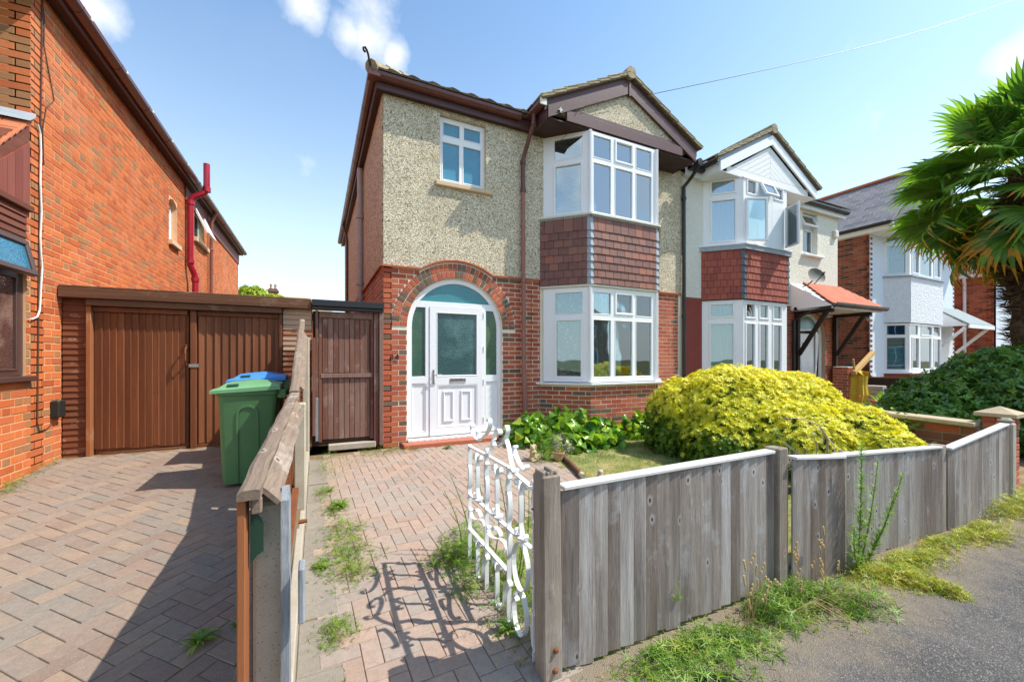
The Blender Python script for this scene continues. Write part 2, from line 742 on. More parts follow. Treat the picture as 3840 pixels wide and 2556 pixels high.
def brick_mat(name, stops, rough=.85, blotch=(.30, .12, .05), pale=(.62, .45, .33), pale_amt=.35, bumpk=.6):
    t = NT(name)
    p = t.pos()
    r = t.rnd()
    c = t.ramp(r, stops)
    rv = t.n('ShaderNodeCombineXYZ', {0: t.ma('MULTIPLY', r, 9.0), 1: 0.0, 2: t.ma('MULTIPLY', r, 5.0)}).outputs[0]
    q = t.vadd(p, rv)
    n1 = t.noise(q, 22, 5, .65)
    n2 = t.noise(q, 130, 3, .6)
    n3 = t.noise(p, 1.1, 5, .6)
    c = t.mix(t.ma('MULTIPLY', t.step(n1, .52, .75), .55), c, blotch)
    c = t.mix(t.ma('MULTIPLY', t.step(n3, .5, .72), pale_amt), c, pale)
    g = t.ma('ADD', .68, t.ma('ADD', t.ma('MULTIPLY', n2, .42), t.ma('MULTIPLY', n1, .22)))
    c = t.shade(c, g)
    h = t.ma('ADD', t.ma('MULTIPLY', n1, .6), t.ma('MULTIPLY', n2, .5))
    return t.end(c, rough, t.bump(h, bumpk, .004), .25)


def mortar_mat(name, col, moss=None):
    t = NT(name)
    p = t.pos()
    n = t.noise(p, 90, 4, .7)
    n2 = t.noise(p, 3, 5)
    c = t.shade((*col,), t.ma('ADD', .62, t.ma('ADD', t.ma('MULTIPLY', n, .4), t.ma('MULTIPLY', n2, .35))))
    return t.end(c, .95, t.bump(n, .6, .004), .15)


def pebble_mat(name, base, warm, dark, grey, scale=62.0, stain=(.30, .27, .16), relief=.9):
    """small stones thrown on render: each cell of the pattern is one pebble"""
    t = NT(name)
    p = t.pos()
    pw = t.vadd(p, t.mul(t.noise(p, 40, 3, col=True), (.02, .02, .02)))
    cellc = t.voro(pw, scale, 'Color')
    sep = t.n('ShaderNodeSeparateColor', {0: cellc}).outputs
    d = t.voro(pw, scale, 'Distance')
    c = t.ramp(sep[0], [(0.0, dark), (.13, dark), (.16, warm), (.36, warm), (.42, base), (.80, base), (.86, grey), (1.0, grey)])
    c = t.shade(c, t.ma('ADD', .72, t.ma('MULTIPLY', sep[1], .5)))
    gap = t.step(d, .42, .72)
    c = t.mix(t.ma('MULTIPLY', gap, .6), c, (base[0] * .62, base[1] * .58, base[2] * .5))
    big = t.noise(p, 1.4, 6, .6)
    z = t.n('ShaderNodeSeparateXYZ', {0: p}).outputs[2]
    c = t.mix(t.ma('MULTIPLY', t.step(big, .48, .72), .32), c, stain)
    c = t.shade(c, t.ma('ADD', .8, t.ma('MULTIPLY', t.noise(p, 9, 5), .4)))
    h = t.ma('ADD', t.ma('MULTIPLY', t.ma('SUBTRACT', 1.0, d), 1.0), t.ma('MULTIPLY', t.noise(p, 25, 3), .5))
    return t.end(c, .9, t.bump(h, relief, .012), .2)


def render_mat(name, col, scale=26, relief=.8, stain=(.35, .33, .26), amt=.15, dist=.015):
    t = NT(name)
    p = t.pos()
    n1 = t.noise(p, scale, 5, .6, .6)
    n2 = t.voro(p, scale * 1.4, 'Distance', 'SMOOTH_F1')
    big = t.noise(p, 1.2, 6, .65)
    c = t.shade((*col,), t.ma('ADD', .8, t.ma('MULTIPLY', n1, .35)))
    c = t.mix(t.ma('MULTIPLY', t.step(big, .5, .75), amt), c, stain)
    return t.end(c, .85, t.bump(t.ma('ADD', n1, t.ma('MULTIPLY', n2, .5)), relief, dist), .25)


def wood_mat(name, stops, axis=2, rough=.75, saw=False, knots=.5, knot=(.06, .035, .02), pale=None, grain=(38, 38, 1.6), gl=.45, weather=None, bumpk=.5, spec=.25, streak=0.0):
    """timber with its grain along one world axis"""
    t = NT(name)
    p = t.pos()
    r = t.rnd()
    g3 = list(grain)
    if axis != 2:
        g3[axis], g3[2] = g3[2], g3[axis]
    off = t.n('ShaderNodeCombineXYZ', {0: t.ma('MULTIPLY', r, 13.0), 1: t.ma('MULTIPLY', r, 7.0), 2: t.ma('MULTIPLY', r, 17.0)}).outputs[0]
    q0 = t.vadd(p, off)
    wob = t.mul(t.noise(q0, 3.0, 3, col=True), (.05, .05, .05))
    q = t.mul(t.vadd(q0, wob), tuple(g3))
    fine = t.noise(q, 1.0, 5, .7)
    fine2 = t.noise(q, 3.4, 4, .7)
    mid = t.noise(t.mul(q0, (g3[0] * .12, g3[1] * .12, g3[2] * .25)), 1.6, 5, .6)
    c = t.ramp(r, stops)
    if weather is not None:
        c = t.mix(t.ma('MULTIPLY', t.step(mid, .42, .66), .75), c, weather)
    if pale is not None:
        c = t.mix(t.ma('MULTIPLY', t.step(t.noise(q0, 2.2, 6, .7), .56, .72), .7), c, pale)
    c = t.shade(c, t.ma('ADD', 1 - gl * 1.15, t.ma('ADD', t.ma('MULTIPLY', fine, gl * 1.3), t.ma('MULTIPLY', fine2, gl))))
    if knots:
        ks = [6.5, 6.5, 6.5]
        ks[axis] = 3.4
        kq = t.mul(t.vadd(q0, t.mul(t.noise(q0, 30, 2, col=True), (.012, .012, .012))), tuple(ks))
        kx = t.n('ShaderNodeSeparateXYZ', {0: kq}).outputs
        k2 = t.n('ShaderNodeCombineXYZ', {0: kx[1 if axis == 0 else 0] if axis != 0 else kx[2], 1: kx[axis], 2: 0.0}).outputs[0]
        kv = t.n('ShaderNodeTexVoronoi', {'Vector': k2, 'Scale': 1.0}, voronoi_dimensions='2D')
        kd = t.ma('MULTIPLY', kv.outputs['Distance'], 2.3)
        kc = t.n('ShaderNodeSeparateColor', {0: kv.outputs['Color']}).outputs[0]
        kd = t.ma('ADD', kd, t.ma('MULTIPLY', t.step(kc, .42, .45), 1.0))
        c = t.mix(t.ma('MULTIPLY', t.ma('SUBTRACT', 1.0, t.step(kd, .05, .13)), knots), c, knot)
        ring = t.ma('MULTIPLY', t.step(kd, .09, .13), t.ma('SUBTRACT', 1.0, t.step(kd, .14, .30)))
        if pale is not None:
            c = t.mix(t.ma('MULTIPLY', ring, .38), c, (min(1, pale[0] * 1.25), min(1, pale[1] * 1.25), min(1, pale[2] * 1.25)))
    if streak:
        sk = t.noise(t.mul(q0, (7, 7, .7)), 1.0, 4, .6)
        c = t.mix(t.ma('MULTIPLY', t.step(sk, .5, .7), streak), c, (.05, .035, .025))
    if saw:
        sv_ = t.n('ShaderNodeSeparateXYZ', {0: q0}).outputs
        wv = t.ma('SINE', t.ma('MULTIPLY', t.ma('ADD', sv_[2], t.ma('MULTIPLY', sv_[0], .55)), 900.0))
        sm = t.step(t.noise(q0, 2.4, 3), .52, .62)
        c = t.shade(c, t.ma('ADD', 1.0, t.ma('MULTIPLY', t.ma('MULTIPLY', wv, sm), .10)))
        c = t.mix(t.ma('MULTIPLY', t.step(t.noise(t.mul(q0, (8, 8, 1.2)), 1.0, 5, .7), .60, .74), .55), c, (.60, .60, .60))
    h = t.ma('ADD', fine, t.ma('MULTIPLY', fine2, .5))
    return t.end(c, rough, t.bump(h, bumpk, .003), spec)


def foliage_mat(name, stops, rough=.45, trans=.35, spec=.4, vein=0.0):
    t = NT(name)
    r = t.n('ShaderNodeAttribute', attribute_name='rnd').outputs['Fac']
    p = t.pos()
    n = t.noise(p, 3.0, 3)
    n2 = t.noise(p, 60, 3)
    c = t.ramp(t.ma('ADD', t.ma('MULTIPLY', r, .8), t.ma('MULTIPLY', t.ma('SUBTRACT', n, .4), .6)), stops)
    c = t.shade(c, t.ma('ADD', .75, t.ma('MULTIPLY', n2, .5)))
    t.end(c, rough, None, spec)
    tr = t.n('ShaderNodeBsdfTranslucent', {'Color': t.mix(1.0, c, (1.25, 1.2, .55), 'MULTIPLY')})
    mx = t.n('ShaderNodeMixShader', {0: trans, 1: t.b.outputs[0], 2: tr.outputs[0]})
    t.t.links.new(mx.outputs[0], t.out.inputs[0])
    return t.m


def glass_mat(name, tint=(.75, .9, .92), refl=.16, rough=.0, wav=.0, dens=.0):
    """pane: mirror of the sky over a slightly tinted see-through body"""
    t = NT(name)
    t.t.nodes.remove(t.b)
    nr = None
    if wav:
        nr = t.bump(t.noise(t.pos(), 1.1, 2), wav, .05)
    fr = t.n('ShaderNodeFresnel', {'IOR': 1.52})
    gl = t.n('ShaderNodeBsdfGlossy', {'Color': (.93, .98, 1, 1), 'Roughness': rough})
    if nr is not None:
        t.set(fr.inputs['Normal'], nr)
        t.set(gl.inputs['Normal'], nr)
    tp = t.n('ShaderNodeBsdfTransparent', {'Color': (*tint, 1)})
    f = t.ma('ADD', t.ma('MULTIPLY', fr.outputs[0], 1.5), refl, True)
    mx = t.n('ShaderNodeMixShader', {0: f, 1: tp.outputs[0], 2: gl.outputs[0]})
    t.t.links.new(mx.outputs[0], t.out.inputs[0])
    return t.m


def obscure_mat(name, col, relief=.5, scale=90, rough=.12, refl=1.0, second=None):
    t = NT(name)
    p = t.pos()
    h = t.voro(t.vadd(p, t.mul(t.noise(p, 30, 2, col=True), (.03, .03, .03))), scale, 'Distance', 'SMOOTH_F1')
    c = (*col,)
    big = t.noise(p, 2.2, 4)
    cc = t.shade(c, t.ma('ADD', .6, t.ma('ADD', t.ma('MULTIPLY', big, .5), t.ma('MULTIPLY', h, .5))))
    if second:
        cc = t.mix(t.step(big, .48, .7), cc, second)
    return t.end(cc, rough, t.bump(h, relief, .006), refl)


M = {}
# brickwork
M['brick_orange'] = brick_mat('orange facing brick', [(0, (.42, .095, .030)), (.25, (.53, .130, .038)), (.55, (.63, .175, .052)), (.8, (.56, .15, .052)), (1, (.42, .10, .04))],
                              blotch=(.30, .085, .035), pale=(.66, .32, .18), pale_amt=.3)
M['brick_orange_dark'] = brick_mat('brown facing brick', [(0, (.34, .15, .06)), (.5, (.42, .18, .07)), (1, (.31, .16, .08))], blotch=(.20, .09, .05), pale=(.42, .27, .17), pale_amt=.25)
M['brick_red'] = brick_mat('red facing brick', [(0, (.36, .085, .045)), (.3, (.45, .115, .055)), (.6, (.52, .15, .07)), (.85, (.47, .13, .07)), (1, (.30, .08, .05))],
                           blotch=(.26, .07, .045), pale=(.50, .27, .19), pale_amt=.2)
M['brick_burnt'] = brick_mat('burnt header brick', [(0, (.13, .085, .055)), (.5, (.20, .12, .075)), (1, (.17, .125, .10))], blotch=(.10, .07, .05), pale=(.27, .2, .15), pale_amt=.2)
M['brick_house18'] = brick_mat('brown red brick', [(0, (.17, .05, .03)), (.4, (.26, .075, .04)), (.8, (.32, .095, .05)), (1, (.20, .06, .035))], blotch=(.14, .05, .03), pale=(.35, .17, .11), pale_amt=.2)
M['brick_black'] = brick_mat('near black brick', [(0, (.05, .03, .025)), (1, (.09, .05, .04))], blotch=(.04, .03, .02), pale_amt=.1)
M['brick_garden'] = brick_mat('garden wall brick', [(0, (.17, .065, .04)), (.5, (.24, .09, .055)), (1, (.30, .12, .07))], blotch=(.12, .06, .04), pale=(.35, .24, .17), pale_amt=.3)
M['mortar'] = mortar_mat('lime mortar', (.80, .70, .57))
M['mortar_left'] = mortar_mat('sandy mortar', (.72, .44, .25))
M['mortar_brown'] = mortar_mat('brown mortar', (.48, .34, .25))
M['mortar_garden'] = mortar_mat('garden mortar', (.30, .25, .20))
M['drip_tile'] = brick_mat('red drip tile', [(0, (.42, .11, .06)), (1, (.50, .15, .08))], pale_amt=.1)
# wall finishes
M['pebbledash'] = pebble_mat('pebbledash', (.77, .71, .56), (.62, .48, .30), (.17, .14, .09), (.52, .48, .39), scale=72, relief=.5)
M['pebbledash_side'] = pebble_mat('reddish pebbledash', (.72, .52, .36), (.55, .30, .17), (.14, .08, .05), (.50, .38, .29), scale=46, stain=(.45, .29, .18), relief=.6)
M['render_cream'] = render_mat('cream roughcast', (.82, .80, .70), scale=22, relief=1.0, stain=(.52, .50, .38), dist=.02)
M['render_white'] = render_mat('white roughcast', (.80, .84, .88), scale=17, relief=1.0, amt=.05, dist=.025)
M['render_smooth'] = render_mat('white smooth render', (.74, .82, .90), scale=40, relief=.25, amt=.06, dist=.008)
M['plinth_red'] = plain('red masonry paint', (.27, .05, .035), .5, .35, dirt=.12, bump=.3, bscale=60)
# plastics, paint, metal
M['upvc'] = plain('white upvc', (.86, .87, .89), .25, .5, dirt=.012)
M['upvc_board'] = plain('white board', (.82, .83, .83), .45, .35, dirt=.03)
M['upvc_old'] = plain('cream sill', (.72, .70, .60), .45, .35, dirt=.15)
M['seal'] = plain('black gasket', (.03, .03, .035), .6, .2)
M['brown_upvc'] = plain('brown plastic gutter', (.125, .042, .03), .32, .5, dirt=.25, dscale=9)
M['brown_gloss'] = wood_mat('dark brown painted timber', [(0, (.075, .032, .032)), (1, (.105, .050, .048))], axis=0, rough=.42, knots=0, gl=.25, bumpk=.25, spec=.4, pale=(.15, .08, .065))
M['soffit'] = plain('dark soffit board', (.050, .022, .018), .5, .3, dirt=.2)
M['grey_pipe'] = plain('flaking grey pink pipe', (.42, .33, .30), .5, .4, dirt=.3, dscale=8)
M['pink_pipe'] = plain('faded brown pipe', (.30, .135, .105), .45, .4, dirt=.2, dscale=8)
M['maroon'] = plain('maroon painted pipe', (.36, .016, .035), .3, .5, dirt=.15, dscale=8)
M['black_pl'] = plain('black plastic', (.02, .02, .022), .35, .5, dirt=.2)
M['lead'] = plain('lead flashing', (.33, .38, .43), .5, .5, dirt=.2, dscale=14, bump=.3, bscale=20)
M['lead_dark'] = plain('dark lead flashing', (.09, .11, .13), .5, .5, dirt=.25, dscale=14)
M['steel'] = plain('brushed steel', (.55, .56, .56), .28, .6, metal=.9, dirt=.1)
M['rust'] = plain('rusty iron', (.20, .07, .03), .8, .2, dirt=.4, dscale=40, bump=.4)
M['iron_black'] = plain('black iron', (.02, .022, .02), .5, .4)
M['white_cable'] = plain('white cable', (.75, .74, .70), .5, .3)
M['brown_cable'] = plain('brown cable', (.10, .05, .03), .5, .3)
M['sandstone'] = plain('sandstone sill', (.62, .48, .31), .8, .2, dirt=.18, dscale=12, bump=.3)
M['coping'] = plain('buff concrete coping', (.46, .37, .25), .9, .2, dirt=.25, dscale=12, bump=.5, bscale=90)
M['step_red'] = plain('red painted step', (.42, .13, .075), .6, .3, dirt=.35, dscale=20, bump=.3)
M['frame_brown'] = plain('brown window frame', (.085, .045, .038), .35, .5, dirt=.12)
M['dark_room'] = plain('dark room', (.05, .05, .05), .9, .1)
M['room_wall'] = plain('room plaster', (.32, .33, .30), .9, .1)
M['blue_gloss'] = plain('blue plastic lid', (.07, .27, .70), .3, .5, dirt=.12)
M['bin_green'] = plain('green wheelie bin plastic', (.075, .185, .070), .38, .5, dirt=.16, dscale=10)
M['bin_lid'] = plain('pale green lid plastic', (.16, .35, .165), .33, .5, dirt=.14, dscale=10)
M['bin_dark'] = plain('dark green bin plastic', (.012, .05, .03), .4, .5)
M['tyre'] = plain('rubber', (.02, .02, .02), .8, .2)
# concrete and stone
def concrete_mat(name, col, pit=.5):
    t = NT(name)
    p = t.pos()
    n1 = t.noise(p, 7, 6, .65)
    n2 = t.noise(p, 160, 4, .75)
    pits = t.step(t.voro(t.vadd(p, t.mul(t.noise(p, 60, 2, col=True), (.02, .02, .02))), 75, 'Distance'), .04, .24)
    c = t.shade((*col,), t.ma('ADD', .55, t.ma('ADD', t.ma('MULTIPLY', n1, .45), t.ma('MULTIPLY', n2, .45))))
    c = t.mix(t.ma('MULTIPLY', t.step(t.noise(p, 3.3, 6, .7), .5, .7), .45), c, (.42, .30, .17))
    c = t.mix(t.ma('MULTIPLY', t.ma('SUBTRACT', 1.0, pits), pit), c, (.07, .06, .045))
    return t.end(c, .92, t.bump(t.ma('ADD', t.ma('MULTIPLY', pits, .8), n2), .8, .004), .2)
M['concrete'] = concrete_mat('aggregate concrete', (.46, .43, .34))
M['concrete_plain'] = concrete_mat('worn concrete', (.42, .38, .31), .25)
# timber
M['fence_grey'] = wood_mat('weathered grey fence board', [(0, (.23, .18, .145)), (.3, (.35, .30, .26)), (.6, (.50, .46, .42)), (.85, (.29, .24, .20)), (1, (.43, .40, .37))], pale=(.56, .56, .56),
                           weather=(.22, .175, .145), grain=(75, 75, 2.0), gl=.85, knots=.9, bumpk=.9, rough=.88, streak=.55, saw=True)
M['fence_cap'] = wood_mat('sun bleached capping', [(0, (.50, .49, .47)), (1, (.60, .59, .57))], axis=0, pale=(.72, .72, .72), grain=(55, 55, 2.5), gl=.35, knots=.2, bumpk=.5, rough=.85)
M['cap_y'] = wood_mat('worn capping timber', [(0, (.19, .135, .10)), (1, (.25, .185, .14))], axis=1, pale=(.50, .45, .39), weather=(.20, .15, .11), grain=(60, 60, 2.0), gl=.9, knots=.8, bumpk=.7, rough=.88)
M['post_grey'] = wood_mat('grey fence post', [(0, (.27, .225, .18)), (1, (.32, .27, .22))], pale=(.42, .38, .33), weather=(.20, .16, .12), grain=(60, 60, 2.0), gl=.75, knots=.3, bumpk=.9, rough=.9, streak=.4)
M['garage_brown'] = wood_mat('red brown stained board', [(0, (.15, .050, .020)), (.3, (.205, .068, .026)), (.65, (.25, .088, .035)), (1, (.17, .058, .024))], weather=(.13, .043, .018), grain=(48, 48, 2.0), gl=.5,
                             knots=.6, knot=(.09, .03, .012), bumpk=.5, rough=.62, spec=.3)
M['garage_dark'] = wood_mat('dark stained lintel', [(0, (.10, .042, .022)), (1, (.13, .055, .03))], axis=0, weather=(.20, .10, .05), pale=(.30, .23, .15), grain=(48, 48, 2.0), gl=.5, knots=0, bumpk=.5, rough=.7)
M['shiplap'] = wood_mat('stained shiplap board', [(0, (.15, .052, .024)), (.5, (.20, .07, .032)), (1, (.17, .06, .028))], axis=0, weather=(.18, .06, .026), pale=(.48, .32, .22), grain=(48, 48, 2.0), gl=.45, knots=.35, bumpk=.5, rough=.7)
M['shiplap_worn'] = wood_mat('flaking shiplap board', [(0, (.36, .19, .11)), (.5, (.46, .29, .19)), (1, (.32, .13, .065))], axis=0, weather=(.50, .37, .26), pale=(.62, .52, .42), grain=(48, 48, 2.0), gl=.45, knots=.3, bumpk=.5, rough=.8)
M['gate_worn'] = wood_mat('peeling brown gate board', [(0, (.17, .062, .04)), (.35, (.24, .14, .11)), (.7, (.20, .085, .055)), (1, (.15, .06, .045))], weather=(.26, .17, .14), pale=(.36, .28, .24), grain=(48, 48, 1.8), gl=.6,
                             knots=.6, bumpk=.6, rough=.75, streak=.25)
M['clad_brown'] = wood_mat('brown cladding board', [(0, (.15, .050, .030)), (1, (.21, .072, .044))], axis=1, weather=(.12, .04, .026), grain=(40, 40, 2.0), gl=.4, knots=.3, bumpk=.4, rough=.6)
M['panel_brown'] = wood_mat('brown upright cladding', [(0, (.22, .062, .042)), (1, (.26, .08, .055))], axis=2, weather=(.18, .05, .035), grain=(30, 30, 1.8), gl=.4, knots=.4, bumpk=.4, rough=.55)
M['orange_board'] = wood_mat('orange stained board', [(0, (.27, .095, .035)), (1, (.31, .115, .045))], pale=(.5, .33, .2), grain=(50, 50, 2), gl=.4, knots=.2, bumpk=.4)
M['porch_timber'] = wood_mat('near black timber', [(0, (.028, .017, .012)), (1, (.04, .024, .017))], knots=0, gl=.3, rough=.6)
M['log_bark'] = wood_mat('brown log', [(0, (.14, .075, .045)), (1, (.18, .10, .06))], axis=1, grain=(50, 50, 5), gl=.7, knots=.3, bumpk=1.0, rough=.9)
M['plank_yellow'] = wood_mat('yellow plank', [(0, (.50, .32, .12)), (1, (.52, .34, .13))], axis=0, grain=(40, 40, 3), gl=.3, knots=.3)
M['silver_wood'] = wood_mat('silver grey timber', [(0, (.22, .235, .25)), (1, (.26, .275, .29))], pale=(.38, .40, .42), grain=(70, 70, 1.8), gl=.8, knots=.5, bumpk=1.0, rough=.88)
# roofing
def tile_mat(name, stops, lichen=(.42, .36, .20), amt=.3, rough=.85, sp=.25):
    t = NT(name)
    p = t.pos()
    c = t.ramp(t.rnd(), stops)
    n1 = t.noise(p, 14, 6, .7)
    n2 = t.noise(p, 110, 3, .6)
    c = t.mix(t.ma('MULTIPLY', t.step(n1, .48, .62), amt), c, lichen)
    c = t.shade(c, t.ma('ADD', .7, t.ma('MULTIPLY', n2, .6)))
    return t.end(c, rough, t.bump(t.ma('ADD', n1, t.ma('MULTIPLY', n2, .6)), .5, .006), sp)
M['roof_mossy'] = tile_mat('mossy concrete tile', [(0, (.28, .23, .15)), (1, (.36, .30, .20))], (.50, .43, .20), .6)
M['roof_dark'] = tile_mat('dark concrete tile', [(0, (.10, .075, .06)), (1, (.18, .13, .10))], (.42, .36, .20), .35)
M['hang_brown'] = tile_mat('brown hanging tile', [(0, (.165, .070, .056)), (.3, (.20, .085, .064)), (.6, (.23, .098, .072)), (.85, (.26, .115, .08)), (.92, (.34, .11, .065)), (1, (.16, .085, .080))], (.3, .16, .11), .2, .55, .45)
M['hang_red'] = tile_mat('red hanging tile', [(0, (.32, .075, .05)), (.6, (.39, .10, .065)), (1, (.27, .065, .05))], (.22, .07, .055), .35, .65, .35)
M['porch_tile'] = tile_mat('salmon roof tile', [(0, (.46, .14, .085)), (1, (.54, .18, .11))], (.40, .16, .1), .3)
M['tile_orange'] = tile_mat('orange clay tile', [(0, (.46, .14, .065)), (1, (.54, .19, .09))], (.35, .13, .07), .3)
M['slate'] = tile_mat('grey slate', [(0, (.11, .10, .105)), (.5, (.16, .145, .15)), (1, (.21, .185, .185))], (.30, .27, .25), .35, .55, .45)
M['felt_grey'] = plain('grey felt', (.24, .29, .30), .8, .3, dirt=.15)
# ground
def paving_mat(name, stops, grey=(.33, .31, .29), amt=.6):
    t = NT(name)
    p = t.pos()
    c = t.ramp(t.rnd(), stops)
    big = t.noise(p, 1.3, 5, .6)
    c = t.mix(t.ma('MULTIPLY', t.step(big, .42, .68), amt), c, grey)
    n2 = t.noise(p, 170, 4, .8)
    n3 = t.noise(p, 28, 5, .7)
    c = t.shade(c, t.ma('ADD', .25, t.ma('ADD', t.ma('MULTIPLY', n2, .9), t.ma('MULTIPLY', n3, .6))))
    chips = t.step(t.voro(p, 130, 'Distance'), .10, .2)
    sp = t.n('ShaderNodeSeparateColor', {0: t.voro(p, 130, 'Color')}).outputs[0]
    c = t.mix(t.ma('MULTIPLY', t.ma('MULTIPLY', t.ma('SUBTRACT', 1.0, chips), t.step(sp, .7, .72)), .7), c, (.62, .58, .52))
    wht = t.step(t.noise(t.mul(p, (1, 1, 1)), 6.5, 6, .75), .66, .74)
    c = t.mix(t.ma('MULTIPLY', wht, .35), c, (.50, .46, .41))
    return t.end(c, .9, t.bump(t.ma('ADD', n2, n3), .55, .004), .22)
M['paver'] = paving_mat('drive block', [(0, (.235, .168, .130)), (.3, (.285, .198, .150)), (.55, (.25, .20, .162)), (.8, (.32, .225, .160)), (1, (.225, .195, .165))], (.235, .21, .18))
M['paver_path'] = paving_mat('path block', [(0, (.33, .235, .185)), (.4, (.39, .275, .215)), (.75, (.35, .275, .23)), (1, (.30, .245, .21))], (.33, .30, .26), .5)
M['joint_sand'] = mortar_mat('jointing sand', (.20, .14, .085))
M['flag'] = paving_mat('worn flagstone', [(0, (.23, .20, .165)), (1, (.27, .235, .195))], (.26, .24, .21), .5)
def ground_mat(name, cols, scale=3.0, fine=45, bumpk=.9, dist=.02):
    t = NT(name)
    p = t.pos()
    n1 = t.noise(p, scale, 7, .7)
    n2 = t.noise(p, fine, 5, .75)
    c = t.ramp(n1, cols)
    c = t.shade(c, t.ma('ADD', .45, t.ma('MULTIPLY', n2, 1.1)))
    return t.end(c, .95, t.bump(t.ma('ADD', n1, n2), bumpk, dist), .15)
M['soil'] = ground_mat('dry soil', [(.3, (.16, .10, .06)), (.5, (.27, .18, .10)), (.65, (.36, .26, .14)), (.8, (.24, .2, .08))])
M['lawn_soil'] = ground_mat('lawn floor', [(.3, (.10, .13, .04)), (.5, (.22, .24, .08)), (.62, (.38, .31, .14)), (.8, (.20, .20, .07))])
M['earth_far'] = ground_mat('rough ground', [(.3, (.10, .12, .05)), (.7, (.18, .17, .08))], .4, 9)
def asphalt_mat():
    t = NT('asphalt')
    p = t.pos()
    cell = t.n('ShaderNodeSeparateColor', {0: t.voro(p, 150, 'Color')}).outputs
    d = t.voro(p, 150, 'Distance')
    n1 = t.noise(p, 1.6, 6, .65)
    n2 = t.noise(p, 60, 4, .7)
    c = t.ramp(cell[0], [(0, (.075, .07, .068)), (.55, (.12, .115, .11)), (.86, (.17, .16, .15)), (.95, (.27, .255, .24)), (1, (.34, .32, .30))])
    c = t.mix(t.ma('MULTIPLY', t.step(d, .35, .6), .7), c, (.055, .05, .05))
    c = t.mix(t.ma('MULTIPLY', t.step(n1, .45, .7), .35), c, (.21, .19, .17))
    c = t.shade(c, t.ma('ADD', .6, t.ma('MULTIPLY', n2, .8)))
    y = t.n('ShaderNodeSeparateXYZ', {0: p}).outputs[1]
    dirt = t.ma('MULTIPLY', t.step(t.ma('ADD', y, t.ma('MULTIPLY', t.noise(p, 5, 5, .7), .9)), 1.35, 1.8), .75)
    c = t.mix(dirt, c, (.27, .215, .15))
    return t.end(c, .9, t.bump(t.ma('ADD', t.ma('SUBTRACT', 1.0, d), n2), .8, .006), .25)
M['asphalt'] = asphalt_mat()
# leaves
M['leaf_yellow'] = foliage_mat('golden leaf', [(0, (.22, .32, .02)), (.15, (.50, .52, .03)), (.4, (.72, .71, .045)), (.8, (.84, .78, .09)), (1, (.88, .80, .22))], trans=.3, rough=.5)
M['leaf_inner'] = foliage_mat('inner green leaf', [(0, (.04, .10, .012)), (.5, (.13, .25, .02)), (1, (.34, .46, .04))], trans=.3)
M['leaf_dark'] = foliage_mat('glossy dark leaf', [(0, (.035, .095, .015)), (.45, (.09, .22, .028)), (.8, (.22, .40, .05)), (1, (.38, .52, .09))], rough=.28, trans=.25, spec=.6)
M['leaf_bergenia'] = foliage_mat('broad green leaf', [(0, (.04, .13, .01)), (.4, (.13, .31, .02)), (.75, (.32, .52, .03)), (.92, (.46, .52, .08)), (1, (.45, .18, .08))], rough=.3, trans=.35, spec=.5)
M['leaf_weed'] = foliage_mat('weed leaf', [(0, (.08, .18, .02)), (.5, (.18, .33, .04)), (.85, (.33, .44, .06)), (1, (.48, .44, .12))], trans=.35)
M['leaf_mat'] = foliage_mat('yellow green creeper', [(0, (.14, .22, .02)), (.4, (.34, .42, .03)), (.7, (.50, .50, .06)), (.9, (.55, .35, .12)), (1, (.50, .24, .10))], trans=.35)
M['leaf_fleabane'] = foliage_mat('narrow weed leaf', [(0, (.10, .24, .02)), (.6, (.24, .46, .04)), (1, (.42, .60, .10))], trans=.4)
M['grass'] = foliage_mat('grass blade', [(0, (.10, .17, .025)), (.35, (.24, .33, .05)), (.6, (.42, .42, .10)), (.8, (.58, .47, .20)), (1, (.62, .50, .28))], trans=.35)
M['grass_dry'] = foliage_mat('dry straw', [(0, (.46, .34, .16)), (.6, (.60, .46, .24)), (1, (.50, .28, .14))], trans=.3)
M['palm_green'] = foliage_mat('palm leaf', [(0, (.045, .13, .025)), (.35, (.12, .27, .045)), (.7, (.27, .47, .05)), (1, (.50, .64, .08))], rough=.4, trans=.48, spec=.5)
M['palm_amber'] = foliage_mat('withered palm leaf', [(0, (.34, .20, .04)), (.5, (.60, .30, .03)), (1, (.70, .42, .06))], trans=.45)
M['palm_fibre'] = foliage_mat('palm fibre', [(0, (.06, .038, .022)), (.5, (.13, .082, .048)), (.9, (.21, .14, .085)), (1, (.36, .28, .18))], rough=.9, trans=.05, spec=.1)
M['tree_light'] = foliage_mat('bright tree leaf', [(0, (.16, .26, .02)), (.5, (.36, .46, .04)), (1, (.60, .60, .08))], trans=.4)
M['twig'] = plain('bare grey twig', (.42, .36, .30), .9, .2, dirt=.2)
M['stem'] = plain('green brown stem', (.16, .17, .06), .8, .2, dirt=.2)
M['flower_pink'] = plain('pink petal', (.72, .06, .13), .6, .3)
M['silver_leaf'] = foliage_mat('silver dry leaf', [(0, (.30, .26, .22)), (.5, (.46, .42, .38)), (1, (.60, .57, .52))], trans=.15, rough=.8)
